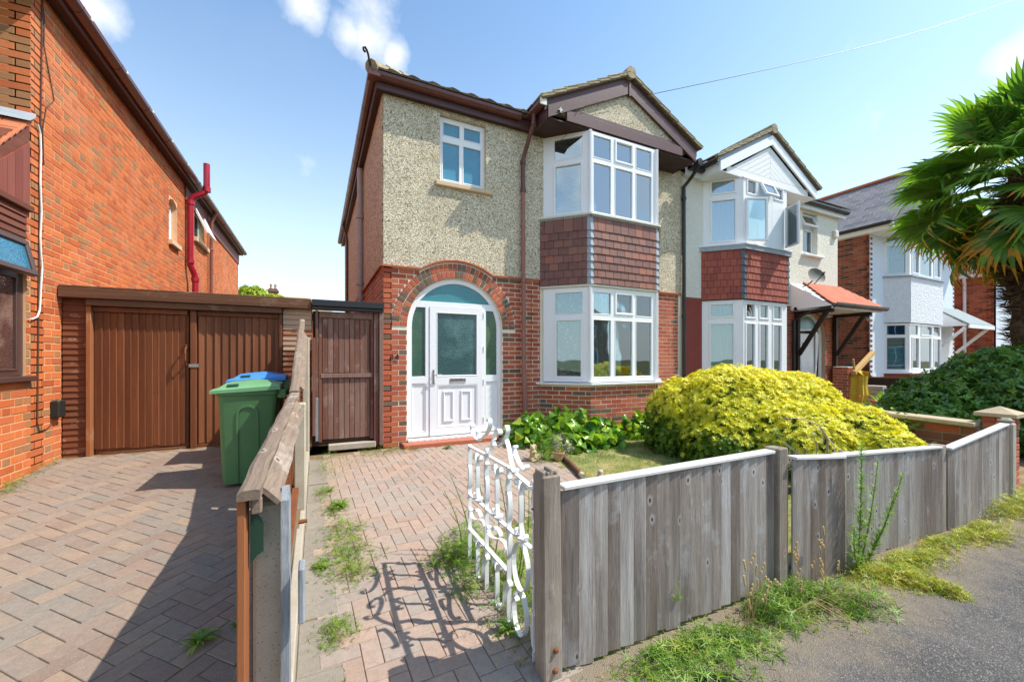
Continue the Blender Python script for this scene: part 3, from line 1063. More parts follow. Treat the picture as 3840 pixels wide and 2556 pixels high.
# glass and cloth
M['glass'] = glass_mat('window glass', (.76, .90, .91), .10, 0.0, .05)
M['glass_sky'] = glass_mat('upper window glass', (.72, .88, .92), .24, 0.0, .06)
M['frosted_blue'] = obscure_mat('frosted blue glass', (.055, .23, .35), .12, 200, .16, .8)
M['obscure_door'] = obscure_mat('rippled door glass', (.025, .075, .075), .9, 75, .08, 1.0, (.10, .2, .19))
M['obscure_fan'] = obscure_mat('rippled fanlight glass', (.045, .22, .25), .35, 90, .12, .9)
M['obscure_side'] = obscure_mat('rippled side glass', (.05, .115, .085), .3, 60, .12, .9, (.10, .17, .08))
M['leaded'] = obscure_mat('hammered casement glass', (.03, .16, .26), .8, 60, .1, 1.0)
M['hammered'] = obscure_mat('hammered glass over curtain', (.10, .05, .04), .9, 45, .12, .8, (.34, .20, .16))
def net_mat(name, col, alpha=.82, pattern=True):
    t = NT(name)
    p = t.pos()
    leaf = t.voro(t.vadd(t.mul(p, (14, 14, 9)), t.mul(t.noise(p, 9, 2, col=True), (2.2, 2.2, 2.2))), 1.0, 'Distance', 'F1')
    c = t.shade((*col,), t.ma('ADD', .78, t.ma('MULTIPLY', t.noise(t.mul(p, (60, 60, 1.2)), 1.0, 3), .42)))
    t.end(c, .9, None, .1)
    tp = t.n('ShaderNodeBsdfTransparent', {})
    tl = t.n('ShaderNodeBsdfTranslucent', {'Color': c})
    m1 = t.n('ShaderNodeMixShader', {0: .35, 1: t.b.outputs[0], 2: tl.outputs[0]})
    a = alpha if not pattern else t.ma('ADD', alpha - .10, t.ma('MULTIPLY', t.ma('SUBTRACT', 1.0, t.step(leaf, .22, .34)), .35), True)
    mx = t.n('ShaderNodeMixShader', {0: a, 1: tp.outputs[0], 2: m1.outputs[0]})
    t.t.links.new(mx.outputs[0], t.out.inputs[0])
    return t.m
M['net'] = net_mat('leaf patterned net curtain', (.70, .82, .78))
M['net_plain'] = net_mat('plain net curtain', (.60, .74, .74), .9, False)
M['curtain_blue'] = net_mat('pale blue curtain', (.34, .55, .66), .97, False)
M['blind'] = plain('slatted blind', (.42, .46, .46), .5, .3)
M['blind_warm'] = plain('slatted blind brown', (.33, .17, .08), .5, .3)
M['shutter'] = plain('white shutter slat', (.72, .80, .80), .4, .3)
M['gate_white'] = plain('white painted iron', (.80, .82, .82), .3, .5, dirt=.07, dscale=30)
M['umbrella'] = plain('faded yellow canvas', (.62, .42, .05), .8, .2, dirt=.2, dscale=9)
M['tarp'] = plain('blue tarpaulin', (.035, .09, .17), .5, .3, dirt=.2)
M['terracotta'] = plain('terracotta', (.50, .27, .19), .8, .2, dirt=.2)
M['stone_block'] = plain('grey block', (.38, .37, .36), .9, .2, dirt=.25, dscale=12, piece=.3)
M['statue'] = plain('buff cast stone', (.52, .42, .25), .9, .2, dirt=.3, dscale=18, bump=.4)
M['wood_cut'] = plain('cut log end', (.50, .42, .33), .9, .2, dirt=.25, dscale=25)
M['dish'] = plain('grey mesh dish', (.20, .195, .19), .6, .3, dirt=.15, dscale=40)
M['bulb'] = glass_mat('bulb glass', (.9, .9, .9), .12)

# ------------------------------------------------------------------ setting: ground, pavement, drive, path, lawn
YF = 6.077                 # front wall of the pair of houses


def z_path(y):
    return -0.165 + 0.046 * (y - 5.85)


def z_drive(y):
    return 0.065 + 0.075 * (y - 6.077)


def sheet(name, pts, zf, mat, kind='structure', nx=1):
    mb = MB()
    mb.add([(x, y, zf(y)) for x, y in pts], [tuple(range(len(pts)))])
    o = mb.build(name, mat, kind=kind, recalc=False)
    return o


sheet('ground', [(-400, -400), (400, -400), (400, 500), (-400, 500)], lambda y: -0.60, M['earth_far'])
mb = MB()
xs = [-.13 + i * .45 for i in range(0, 100)]
ys = [1.62 - j * .4 for j in range(0, 26)]
for i in range(len(xs)):
    for j in range(len(ys)):
        mb.v.append(Vector((xs[i], ys[j], -.362 + .006 * mnoise.noise(Vector((xs[i] * .8, ys[j] * .8, 3))))))
        mb.r.append(0)
for i in range(len(xs) - 1):
    for j in range(len(ys) - 1):
        a = i * len(ys) + j
        mb.f.append((a, a + 1, a + len(ys) + 1, a + len(ys)))
        mb.mi.append(0)
mb.build('pavement', M['asphalt'], kind='structure', smooth=True)

driveway = sheet('driveway', [(-2.62, -4.5), (-.12, -4.5), (-.12, 6.10), (-2.62, 6.10)], lambda y: z_drive(y) - .006, M['joint_sand'])
path = sheet('path', [(-.12, 1.5), (1.05, 1.5), (1.3, 3.0), (2.8, 3.9), (2.8, 6.05), (-.12, 6.05)], lambda y: z_path(y) - .006, M['joint_sand'])
lawn = sheet('lawn', [(1.05, 1.6), (6.9, 1.6), (6.9, 6.06), (2.8, 6.06), (2.8, 3.9), (1.3, 3.0)], lambda y: z_path(y) - .006, M['lawn_soil'])
sheet('garden_soil', [(6.9, 1.6), (32, 1.6), (32, 20), (6.9, 20)], lambda y: z_path(y) - .02, M['soil'])
sheet('side_passage', [(-2.6, 6.1), (6.9, 6.1), (6.9, 30), (-2.6, 30)], lambda y: -.05, M['soil'])


def inpoly(x, y, poly):
    c = False
    j = len(poly) - 1
    for i in range(len(poly)):
        xi, yi = poly[i]
        xj, yj = poly[j]
        if (yi > y) != (yj > y) and x < (xj - xi) * (y - yi) / (yj - yi) + xi:
            c = not c
        j = i
    return c


def herring(parent, name, poly, zf, slope, ang, mat, W=.1, keep=300, gap=.0035):
    bag = Bag(parent, name, keep)
    th = math.atan(slope)
    fr = Fr((0, 0, zf(0) - .022), (1, 0, 0), (0, math.cos(th), math.sin(th)))
    ca, sa = math.cos(ang), math.sin(ang)
    ext = 90
    for i in range(-ext, ext):
        for j in range(-ext, ext):
            k = (i - j) % 4
            if k == 0:
                cx_, cy_, rot = (i + 1) * W, (j + .5) * W, 0
            elif k == 3:
                cx_, cy_, rot = (i + .5) * W, (j + 1) * W, math.pi / 2
            else:
                continue
            x, y = cx_ * ca - cy_ * sa, cx_ * sa + cy_ * ca
            y += 2.5
            if not inpoly(x, y, poly):
                continue
            m = fr.m(x, y, 0) @ Matrix.Rotation(ang + rot, 4, 'Z')
            bag.add(jit(m, .004, .0010), 2 * W - gap, W - gap, .022, .0028, mat)
    bag.flush(name + '_field')


herring(driveway, 'paving_block', [(-2.5, -4.2), (-.34, -4.2), (-.34, 6.02), (-2.5, 6.02)], z_drive, .075, R(45), M['paver'], W=.094)
herring(path, 'path_block', [(.06, 1.48), (1.04, 1.48), (1.32, 3.0), (2.82, 3.85), (2.82, 5.92), (.06, 5.92)], z_path, .046, R(2), M['paver_path'], W=.094)
bag = Bag(driveway, 'edging_block', 60)
th = math.atan(.075)
fr = Fr((0, 0, z_drive(0) - .022), (1, 0, 0), (0, math.cos(th), math.sin(th)))
for k in range(-18, 26):
    bag.add(jit(fr.m(-.27, k * .232 + .1, 0) @ Matrix.Rotation(R(90), 4, 'Z'), .004, .002), .225, .105, .022, .004, M['paver'])
bag.flush('edging_field')
bag = Bag(path, 'flagstone', 60)
th = math.atan(.046)
fr = Fr((0, 0, z_path(0) - .022), (1, 0, 0), (0, math.cos(th), math.sin(th)))
y = 1.5
while y < 5.8:
    l = random.choice((.42, .5, .6))
    bag.add(jit(fr.m(.012, y + l / 2, 0) @ Matrix.Rotation(R(90), 4, 'Z'), .006, .003), l - .012, .20, .022, .005, M['flag'])
    y += l
bag.flush()

# cast iron drain cover in the pavement by the fence
t = thing('drain_cover', (1.64, 1.20, -.37), 'round ribbed iron drain cover set in the pavement beside the grey fence', 'drain cover')
fc = Fr((1.64, 1.20, -.364), (1, 0, 0), (0, 1, 0))
MB().lathe(fc, [(.001, .006), (.115, .006), (.12, .003), (.128, .003), (.13, .007), (.14, .007), (.142, 0)], 40).build('cover_plate', M['iron_black'], t, recalc=False)
mb = MB()
for k in range(-5, 6):
    w = math.sqrt(max(0, .105 ** 2 - (k * .018) ** 2))
    mb.box(fc, -w, w, k * .018 - .005, k * .018 + .005, .006, .010, .002)
mb.build('cover_rib', M['iron_black'], t)
B('surround', M['lead_dark'], t, fc, -.18, .18, -.17, .17, -.02, .001, .004)

# ------------------------------------------------------------------ window makers


def ring(mb, fr, a0, a1, b0, b1, w, c0, c1):
    mb.slab(fr, [(a0, b0), (a1, b0), (a1, b1), (a0, b1)], [[(a0 + w, b0 + w), (a1 - w, b0 + w), (a1 - w, b1 - w), (a0 + w, b1 - w)]], c0, c1)


def sash_ring(mb, fr, a0, a1, b0, b1, w, c0, c1, ch=.008):
    """mitred frame whose front edges are splayed"""
    v, f = [], []
    for (x0, x1, y0, y1, c) in ((a0, a1, b0, b1, c0), (a0, a1, b0, b1, c1 - ch), (a0 + ch, a1 - ch, b0 + ch, b1 - ch, c1),
                                (a0 + w - ch, a1 - w + ch, b0 + w - ch, b1 - w + ch, c1), (a0 + w, a1 - w, b0 + w, b1 - w, c1 - ch), (a0 + w, a1 - w, b0 + w, b1 - w, c0)):
        v += [(x0, y0, c), (x1, y0, c), (x1, y1, c), (x0, y1, c)]
    for l in range(5):
        for k in range(4):
            k2 = (k + 1) % 4
            f.append((l * 4 + k, l * 4 + k2, l * 4 + 4 + k2, l * 4 + 4 + k))
    mb.add(v, f, None, 0, fr)


def window(parent, fr, out, panes, mat=None, glass='glass', cf=0.0, depth=.06, bead=.016, name='window', label=None):
    """out=(a0,a1,b0,b1); panes: (a0,a1,b0,b1[,'sash'][,glass]); cf = front of the frame"""
    mat = mat or M['upvc']
    a0, a1, b0, b1 = out
    mb = MB()
    holes = []
    for pn in panes:
        e = .034 if 'sash' in pn[4:] else 0
        holes.append([(pn[0] - e, pn[2] - e), (pn[1] + e, pn[2] - e), (pn[1] + e, pn[3] + e), (pn[0] - e, pn[3] + e)])
    mb.slab(fr, [(a0, b0), (a1, b0), (a1, b1), (a0, b1)], holes, cf - depth, cf)
    w = mb.build(name, mat, parent, label=label)
    for pn in panes:
        gl = glass
        for q in pn[4:]:
            if q in M:
                gl = q
        if 'sash' in pn[4:]:
            s = MB()
            sash_ring(s, fr, pn[0] - .04, pn[1] + .04, pn[2] - .04, pn[3] + .04, .04, cf - .04, cf + .016)
            s.build('sash', mat, w)
        else:
            s = MB()
            sash_ring(s, fr, pn[0] - bead * .3, pn[1] + bead * .3, pn[2] - bead * .3, pn[3] + bead * .3, bead, cf - .03, cf + .006, .005)
            s.build('glazing_bead', mat, w)
        g = MB().box(fr, pn[0] - .004, pn[1] + .004, pn[2] - .004, pn[3] + .004, cf - .026, cf - .020)
        g.build('pane', M[gl], w)
    return w


def wavy(name, fr, a0, a1, b0, b1, c, amp, waves, mat, label, cat='curtain', group=None, sag=0.0, seed=0):
    rr = random.Random(seed)
    n = max(24, int(waves * 10))
    mb = MB()
    ph = [rr.random() * 6 for _ in range(4)]
    for j in range(5):
        b = b0 + (b1 - b0) * j / 4
        for i in range(n + 1):
            u = i / n
            x = a0 + (a1 - a0) * u
            cc = c + amp * math.sin(u * waves * 6.283 + ph[0] + .15 * j) + amp * .5 * math.sin(u * waves * 2.7 * 6.283 + ph[1])
            bb = b + (sag * math.sin(u * math.pi) if j == 4 else 0)
            mb.v.append(fr.p(x, bb, cc))
            mb.r.append(0)
    for j in range(4):
        for i in range(n):
            a = j * (n + 1) + i
            mb.f.append((a, a + 1, a + n + 2, a + n + 1))
            mb.mi.append(0)
    return mb.build(name, mat, None, smooth=True, label=label, cat=cat, group=group, recalc=False)


def blind(name, fr, a0, a1, b0, b1, c, mat, label, pitch=.024):
    t = thing(name, fr.p((a0 + a1) / 2, b0, c), label, 'blind')
    mb = MB()
    b = b0
    while b < b1:
        mb.add([(a0, b, c + .008), (a1, b, c + .008), (a1, b + pitch * .75, c - .008), (a0, b + pitch * .75, c - .008)], [(0, 1, 2, 3)], .5, 0, fr)
        b += pitch
    mb.build('slat_field', mat, t, kind='stuff', recalc=False)
    B('head_rail', mat, t, fr, a0, a1, b1, b1 + .03, c - .015, c + .015)
    return t


def bay_faces(x0, t, xr, y=YF):
    """left splay, front, right splay of a canted bay whose left edge meets the wall at x0"""
    s = 1 / math.sqrt(2)
    L = t * math.sqrt(2)
    return [(Fr((x0, y, 0), (s, -s, 0), (0, 0, 1)), L), (Fr((x0 + t, y - t, 0), (1, 0, 0), (0, 0, 1)), xr - x0 - t), (Fr((xr, y - t, 0), (s, s, 0), (0, 0, 1)), L)]


def arc(cx_, cz_, r, a0, a1, n):
    return [(cx_ + r * math.cos(a0 + (a1 - a0) * i / n), cz_ + r * math.sin(a0 + (a1 - a0) * i / n)) for i in range(n + 1)]


FF = Fr((0, YF, 0), (1, 0, 0), (0, 0, 1))       # u = X, v = Z, n towards the street

# =================================================================== HOUSE 14
h14 = thing('semi_detached_house', (3.9, YF, -.1), 'pebbledashed house with brown gable, numbered 14, white arched front door and brown tiled bay', 'house')
DC, DS, DR = 1.9875, 1.62, .776                  # arched doorway: centre, springing, radius
AR = 1.045
zb = 2.485
dx = math.sqrt(AR ** 2 - (zb - DS) ** 2)
a_s = math.acos(dx / AR)
top_arc = arc(DC, DS, AR, math.pi - a_s, a_s, 18)
mb = MB()
mb.slab(FF, [(.867, zb), (DC - dx, zb)] + top_arc[1:-1] + [(DC + dx, zb), (6.905, zb), (6.905, 5.06), (.867, 5.06)],
        [[(1.706, 3.857), (2.468, 3.857), (2.468, 4.914), (1.706, 4.914)], [(3.62, 3.5), (6.08, 3.5), (6.08, 4.95), (3.62, 4.95)]], -.12, .020)
mb.build('pebbledash_wall', M['pebbledash'], h14)
door_arc = arc(DC, DS, DR, math.pi, 0, 28)
mb = MB()
mb.slab(FF, [(.867, -.30), (DC - DR, -.30)] + door_arc + [(DC + DR, -.30), (6.905, -.30), (6.905, zb), (DC + dx, zb)] + top_arc[::-1][1:-1] + [(DC - dx, zb), (.867, zb)],
        [[(3.62, .73), (6.08, .73), (6.08, 2.36), (3.62, 2.36)]], -.12, 0)
mb.build('brick_wall', M['mortar'], h14)
# side wall facing the passage: u = -Y
FS = Fr((.867, YF, 0), (0, -1, 0), (0, 0, 1))
mb = MB()
mb.slab(FS, [(-8.62, 2.485), (-.0, 2.485), (-.0, 5.06), (-8.62, 5.06)], [], -.12, .018)
mb.build('pebbledash_wall', M['pebbledash_side'], h14)
mb = MB()
mb.slab(FS, [(-8.62, -.3), (-.0, -.3), (-.0, 2.485), (-8.62, 2.485)], [], -.12, 0)
mb.build('brick_wall', M['mortar'], h14)
B('rear_wall', M['room_wall'], h14, WORLD, .867, 6.905, 14.6, 14.7, -.3, 5.0, 0)
B('party_wall', M['room_wall'], h14, WORLD, 6.86, 6.95, 6.2, 14.6, -.3, 5.0, 0)
B('upper_floor', M['room_wall'], h14, WORLD, .99, 6.86, 6.2, 14.6, 2.42, 2.5, 0)
B('room_partition', M['room_wall'], h14, WORLD, .99, 6.86, 8.9, 9.0, -.2, 5.0, 0)
B('hall_partition', M['room_wall'], h14, WORLD, 3.3, 3.4, 6.2, 8.9, -.2, 5.0, 0)
# bricks
bag14 = Bag(h14, 'brick', 300)


def cut14(va, vb):
    out = [(3.489, 6.21)]
    zm = (va + vb) / 2
    if zm < DS - .02:
        out.append((DC - DR, DC + DR))
    else:
        d = (1.005) ** 2 - (zm - DS) ** 2
        if d > 0:
            w = math.sqrt(d)
            out.append((DC - w, DC + w))
    return out


def top14(u):
    d = AR ** 2 - (u - DC) ** 2
    z = DS + math.sqrt(d) if d > 0 else 0
    return max(2.475, z - .012)


courses(bag14, FF, .867, 6.80, -.30, 2.475, M['brick_red'], cut14, dark=M['brick_burnt'], mix=.05, top=top14, vis=.8)
courses(bag14, FS, -5.0, 0, -.30, 2.475, M['brick_red'], None, dark=M['brick_burnt'], mix=.05, phase=1, vis=1.4)
BF14 = bay_faces(3.489, .61, 5.60)
for fi, (fr, L) in enumerate(BF14):
    courses(bag14, fr, 0, L, -.30, .70, M['brick_red'], None, dark=M['brick_burnt'], mix=.12, phase=fi, vis=1.0 if fi < 2 else 3)
    MB().slab(fr, [(0, -.3), (L, -.3), (L, .71), (0, .71)], [], -.1, 0).build('bay_wall', M['mortar'], h14)
# the two rings of header bricks round the door
bagr = Bag(h14, 'arch_brick', 120)
for r, n in ((.776 + .057, 35), (.776 + .172, 40)):
    for i in range(n):
        a = math.pi * (i + .5) / n
        m = FF.m(DC + r * math.cos(a), DS + r * math.sin(a), 0) @ Matrix.Rotation(a, 4, 'Z')
        bagr.add(jit(m, .004, .001), .104, math.pi * r / n - .011, .012, .004, M['brick_burnt'] if random.random() < .33 else M['brick_red'])
bagr.flush()
# thin tile drip course over the brickwork
mb = MB()
tp = [(.84, zb + .004), (DC - dx, zb + .004)] + top_arc[1:-1] + [(DC + dx, zb + .004), (3.47, zb + .004)]
mb.ribbon(FF, tp, -.02, .048, .024)
mb.build('drip_course', M['drip_tile'], h14)
mb = MB()
mb.ribbon(FF, [(6.22, zb + .004), (6.86, zb + .004)], -.02, .048, .024)
mb.ribbon(FS, [(-8.6, zb + .004), (.03, zb + .004)], -.02, .046, .024)
mb.build('drip_course', M['drip_tile'], h14)

# --- bay windows, 14
WL = dict(upvc=M['upvc'])


def bay14(z0, z1, tz, lowz, topz, mid, name):
    (fl, Ll), (ff, Lf), (frr, Lr) = BF14
    w = []
    # left splay
    gk = 'glass_sky' if z0 > 2 else 'glass'
    w.append(window(h14, fl, (.05, Ll - .012, z0, z1), [(.255 if z0 < 2 else .234, .737, tz[0], topz), (.284 if z0 < 2 else .267, .698, lowz + .02, tz[1] - .02, 'sash')], cf=-.02, glass=gk))
    o = 4.099
    w.append(window(h14, ff, (.012, Lf - .012, z0, z1),
                    [(4.171 - o, 4.553 - o, tz[0], topz), (4.171 - o, 4.553 - o, lowz, tz[1]),
                     (4.668 - o, 5.006 - o, tz[0] + .05, topz - .02, 'sash'), (4.630 - o, 5.030 - o, lowz, tz[1]),
                     (5.104 - o, 5.482 - o, tz[0], topz), (5.104 - o, 5.482 - o, lowz, tz[1])], cf=-.02, glass=gk))
    w.append(window(h14, frr, (.012, Lr - .05, z0, z1), [(.15, .63, tz[0], topz), (.16, .62, lowz + .02, tz[1] - .02, 'sash')], cf=-.02))
    # corner posts with beads
    mb = MB()
    for (x, y, sgn) in ((4.099, YF - .61, -1), (5.60, YF - .61, 1)):
        fr = Fr((x, y, 0), (math.cos(R(22.5)), sgn * math.sin(R(22.5)), 0), (0, 0, 1))
        mb.box(fr, -.030, .030, z0 + .0, z1, -.05, .004, .006)
        mb.box(fr, -.010, .010, z0, z1, .003, .014, .004)
        mb.build('corner_post', M['upvc'], h14)
        mb = MB()
    return w


bay14(.745, 2.345, (1.888, 1.803), .822, 2.268, 0, 'lower')
bay14(3.575, 4.955, (4.520, 4.442), 3.60, 4.902, 0, 'upper')


def bay_ring(parent, faces, z0, z1, c0, c1, mat, name, ext=.0, ch=.004):
    """a band running round the bay, mitred at the corners"""
    (f0, L0), (f1, L1), (f2, L2) = faces
    p = []
    def off(c):
        k = c * math.tan(R(22.5))
        A = f0.p(-ext - c * 0, 0, c)
        Bq = f0.p(L0 + k, 0, c)
        Cq = f1.p(L1 + k, 0, c)
        D = f2.p(L2 + ext, 0, c)
        return [A, Bq, Cq, D]
    o, i = off(c1), off(c0)
    v, f = [], []
    for z in (z0, z1):
        for q in o + i[::-1]:
            v.append((q.x, q.y, z))
    n = 8
    f += [(0, 1, 6, 7), (1, 2, 5, 6), (2, 3, 4, 5), (8, 15, 14, 9), (9, 14, 13, 10), (10, 13, 12, 11)]
    for k in range(n):
        k2 = (k + 1) % n
        f.append((k, k2, n + k2, n + k))
    return MB().add(v, f).build(name, mat, parent)


bay_ring(h14, BF14, .705, .733, -.10, .075, M['upvc'], 'window_sill', ext=.06)
bay_ring(h14, BF14, 3.532, 3.562, -.10, .065, M['upvc_old'], 'window_sill', ext=.05)
bay_ring(h14, BF14, 2.350, 2.385, -.10, .015, M['upvc_old'], 'window_head')
bay_ring(h14, BF14, 2.386, 3.50, -.11, -.004, M['dark_room'], 'tile_backing')
bay_ring(h14, BF14, 2.30, 2.345, -.70, -.12, M['room_wall'], 'bay_ceiling')


def scallops(parent, faces, z, r, mat, c=.042):
    mb = MB()
    for fr, L in faces:
        n = int(L / (2 * r))
        pts = [(0, z)]
        for i in range(n):
            a0 = L * i / n
            rr = L / n / 2
            for k in range(1, 6):
                a = math.pi * k / 6
                pts.append((a0 + rr - rr * math.cos(a), z - .012 - rr * 1.1 * math.sin(a)))
            pts.append((a0 + 2 * rr, z - .010))
        pts.append((L, z))
        mb.slab(fr, pts, [], c, c + .003)
    mb.build('scalloped_trim', mat, parent)


scallops(h14, BF14, 3.534, .022, M['lead'], .03)


def hang(parent, faces, z0, hs, w, mat, leadmat, curved=False, keep=300, scale_lead=1.0):
    bag = Bag(parent, 'hanging_tile', keep)
    lead = []
    z = z0
    for ri, h in enumerate(hs):
        for fi, (fr, L) in enumerate(faces):
            ed = .05
            lo, hi = (0.0 if fi == 0 else ed), (L if fi == 2 else L - ed)
            x = lo - (w / 2 if ri % 2 else 0)
            while x < hi:
                p, q = max(x, lo), min(x + w - .004, hi)
                x += w
                if q - p < .02:
                    continue
                hh = h + .02
                m = fr.m((p + q) / 2, z + hh / 2 + random.gauss(0, .0012), .004 + .012) @ Matrix.Rotation(math.atan2(.016, hh) * -1.0, 4, 'X')
                m = m @ Matrix.Rotation(random.gauss(0, .004), 4, 'Z')
                bag.add(m, q - p, hh, .012, .003, mat, vis=1 if fi < 2 else 3)
                if curved:
                    pass
        # lead soakers at the two front corners
        for ci in (0, 1):
            fa, La = faces[ci]
            fb, _ = faces[ci + 1]
            mb = MB()
            c0, c1 = .012, .034
            k0, k1 = c0 * math.tan(R(22.5)), c1 * math.tan(R(22.5))
            e = .058 * scale_lead
            zt = z + h + .004
            v = [fa.p(La - e, z, c1), fa.p(La + k1, z, c1), fb.p(e, z, c1), fa.p(La - e, zt, c0), fa.p(La + k0, zt, c0), fb.p(e, zt, c0),
                 fa.p(La - e, z, 0), fa.p(La, z, 0), fb.p(e, z, 0)]
            mb.add(v, [(0, 1, 4, 3), (1, 2, 5, 4), (0, 6, 7, 1), (1, 7, 8, 2), (0, 3, 6), (2, 8, 5)])
            mb.build('lead_soaker', leadmat, parent)
        z += h
    bag.flush()


hang(h14, BF14, 2.388, [.118] + [.129] * 6 + [.235], .165, M['hang_brown'], M['lead'])

# curtains and blinds standing inside the bay
(fl, Ll), (ff, Lf), (frr, Lr) = BF14
wavy('net_curtain', fl, .12, Ll - .06, .80, 2.3, -.085, .010, 9, M['net'], 'leaf patterned net curtain behind the left splay of the ground floor brown tiled bay', seed=1)
wavy('net_curtain', ff, .03, Lf - .03, .80, 2.3, -.09, .012, 13, M['net'], 'leaf patterned net curtain behind the three front lights of the brown tiled ground floor bay', seed=2)
wavy('net_curtain', frr, .05, Lr - .1, .80, 2.3, -.13, .012, 8, M['net'], 'leaf patterned net curtain behind the hidden right splay of the lower bay of number 14', seed=3)
wavy('net_curtain', ff, .03, Lf - .03, 3.58, 4.32, -.075, .008, 16, M['net_plain'], 'pale net curtain drooping across the upper bay window under the brown gable', sag=-.10, seed=4)
blind('venetian_blind', fl, .10, Ll - .05, 3.58, 4.9, -.10, M['blind'], 'grey slatted blind in the left splay of the upper bay window of number 14')
blind('venetian_blind', ff, .03, Lf - .03, 3.58, 4.9, -.12, M['blind'], 'grey slatted blind behind the drooping net in the front of the upper bay')

# --- small upper window
window(h14, FF, (1.706, 2.468, 3.880, 4.905),
       [(1.765, 2.055, 4.62, 4.84, 'frosted_blue'), (2.105, 2.405, 4.62, 4.84, 'frosted_blue'), (1.755, 2.05, 3.93, 4.535, 'frosted_blue'), (2.095, 2.415, 3.93, 4.535, 'frosted_blue')], cf=-.055, depth=.05, bead=.02)
B('window_sill', M['sandstone'], h14, FF, 1.63, 2.57, 3.79, 3.858, -.08, .075, .008)

# --- front door with side lights and fanlight (frame, leaf and panels)
cd0 = -.045
door = MB()
o_arc = arc(DC, DS, DR - .004, math.pi, 0, 30)
zt0, zt1 = 1.955, 2.015                         # transom
ri = DR - .072
def arcx(z):
    return math.sqrt(max(0, ri * ri - (z - DS) ** 2))
# holes
a1 = math.asin((zt1 - DS) / ri)
fan = arc(DC, DS, ri, a1, math.pi - a1, 20)
def sidehole(xi0, xi1, left):
    n = 8
    pts = []
    zt = 1.925
    if left:
        pts = [(xi1, .868), (xi1, zt)]
        zz = [zt - (zt - DS) * i / n for i in range(n + 1)]
        pts += [(DC - arcx(z), z) for z in zz] + [(xi0, .868)]
    else:
        pts = [(xi0, zt), (xi0, .872)]
        pts += [(xi1, .872)] + [(DC + arcx(z), z) for z in [DS + (zt - DS) * i / n for i in range(n + 1)]]
    return pts
lh = sidehole(DC - ri, 1.500, True)
rh = sidehole(2.487, DC + ri, False)
lp = [(1.285, .02), (1.500, .02), (1.500, .765), (1.285, .765)]
rp = [(2.487, .02), (2.700, .02), (2.700, .768), (2.487, .768)]
dh = [(1.558, -.052), (2.428, -.052), (2.428, 1.945), (1.558, 1.945)]
door.slab(FF, [(DC - DR + .004, -.062)] + o_arc + [(DC + DR - .004, -.062)], [fan, lh, rh, lp, rp, dh], cd0 - .06, cd0)
dpart = door.build('door_surround', M['upvc'], h14)
MB().slab(FF, fan, [], cd0 - .03, cd0 - .024).build('fanlight', M['obscure_fan'], dpart)
MB().slab(FF, lh, [], cd0 - .03, cd0 - .024).build('side_light', M['obscure_side'], dpart)
MB().slab(FF, rh, [], cd0 - .03, cd0 - .024).build('side_light', M['obscure_side'], dpart)
for pp in (lp, rp):
    s = MB()
    s.box(FF, pp[0][0], pp[1][0], pp[0][1], pp[2][1], cd0 - .034, cd0 - .020)
    sash_ring(s, FF, pp[0][0], pp[1][0], pp[0][1], pp[2][1], .016, cd0 - .03, cd0 - .004, .012)
    s.build('lower_panel', M['upvc'], dpart)
for (q, w_) in ((fan, .014), (lh, .014), (rh, .014)):
    s = MB()
    qq = q + [q[0]]
    s.ribbon(FF, qq, cd0 - .024, cd0 - .006, .012)
    s.build('glazing_bead', M['upvc'], dpart)
leaf = MB()
leaf.slab(FF, [(1.562, -.048), (2.424, -.048), (2.424, 1.941), (1.562, 1.941)], [[(1.663, .866), (2.338, .866), (2.338, 1.860), (1.663, 1.860)], [(1.675, .07), (2.338, .07), (2.338, .730), (1.675, .730)]], cd0 - .045, cd0 + .012)
leafo = leaf.build('door_leaf', M['upvc'], h14)
s = MB()
sash_ring(s, FF, 1.658, 2.343, .861, 1.865, .020, cd0 - .03, cd0 + .016, .008)
s.build('glazing_bead', M['upvc'], leafo)
MB().box(FF, 1.67, 2.33, .87, 1.855, cd0 - .02, cd0 - .012).build('door_glass', M['obscure_door'], leafo)
s = MB()
s.box(FF, 1.675, 2.338, .07, .730, cd0 - .03, cd0 - .006)
sash_ring(s, FF, 1.675, 2.338, .07, .730, .018, cd0 - .02, cd0 + .010, .014)
s.build('lower_panel', M['upvc'], leafo)
for (a0, a1_) in ((1.768, 1.945), (2.055, 2.235)):
    s = MB()
    sash_ring(s, FF, a0, a1_, .155, .640, .034, cd0 - .01, cd0 + .012, .015)
    s.build('raised_moulding', M['upvc'], leafo)
s = MB()
s.box(FF, 1.604, 1.632, .745, .975, cd0 + .012, cd0 + .024, .006)
s.tube([FF.p(1.618, .895, cd0 + .02), FF.p(1.618, .895, cd0 + .06), FF.p(1.66, .893, cd0 + .065), FF.p(1.742, .893, cd0 + .062)], .009, 8)
s.tube([FF.p(1.618, .80, cd0 + .02), FF.p(1.618, .80, cd0 + .036)], .011, 10)
s.build('door_handle', M['steel'], leafo)
s = MB()
sash_ring(s, FF, 1.880, 2.138, .765, .832, .012, cd0 + .012, cd0 + .022, .003)
s.box(FF, 1.892, 2.126, .777, .820, cd0 + .012, cd0 + .017, .002)
s.build('letter_plate', M['steel'], leafo)
for z in (.10, .72, 1.25, 1.80):
    s = MB()
    s.tube([FF.p(2.452, z, cd0 + .010), FF.p(2.452, z + .095, cd0 + .010)], .009, 8)
    s.build('hinge', M['upvc'], leafo)
# threshold strip and step
s = MB()
s.box(FF, 1.215, 2.76, -.10, -.064, -.08, .045, .004)
s.build('threshold', M['upvc_board'], h14)
k = 1.27
while k < 2.72:
    MB().box(FF, k, k + .065, -.099, -.067, .0455, .049, .001).build('threshold_tread', M['upvc'], h14)
    k += .098
B('door_step', M['step_red'], h14, FF, 1.12, 2.62, -.24, -.10, -.1, .215, .01)
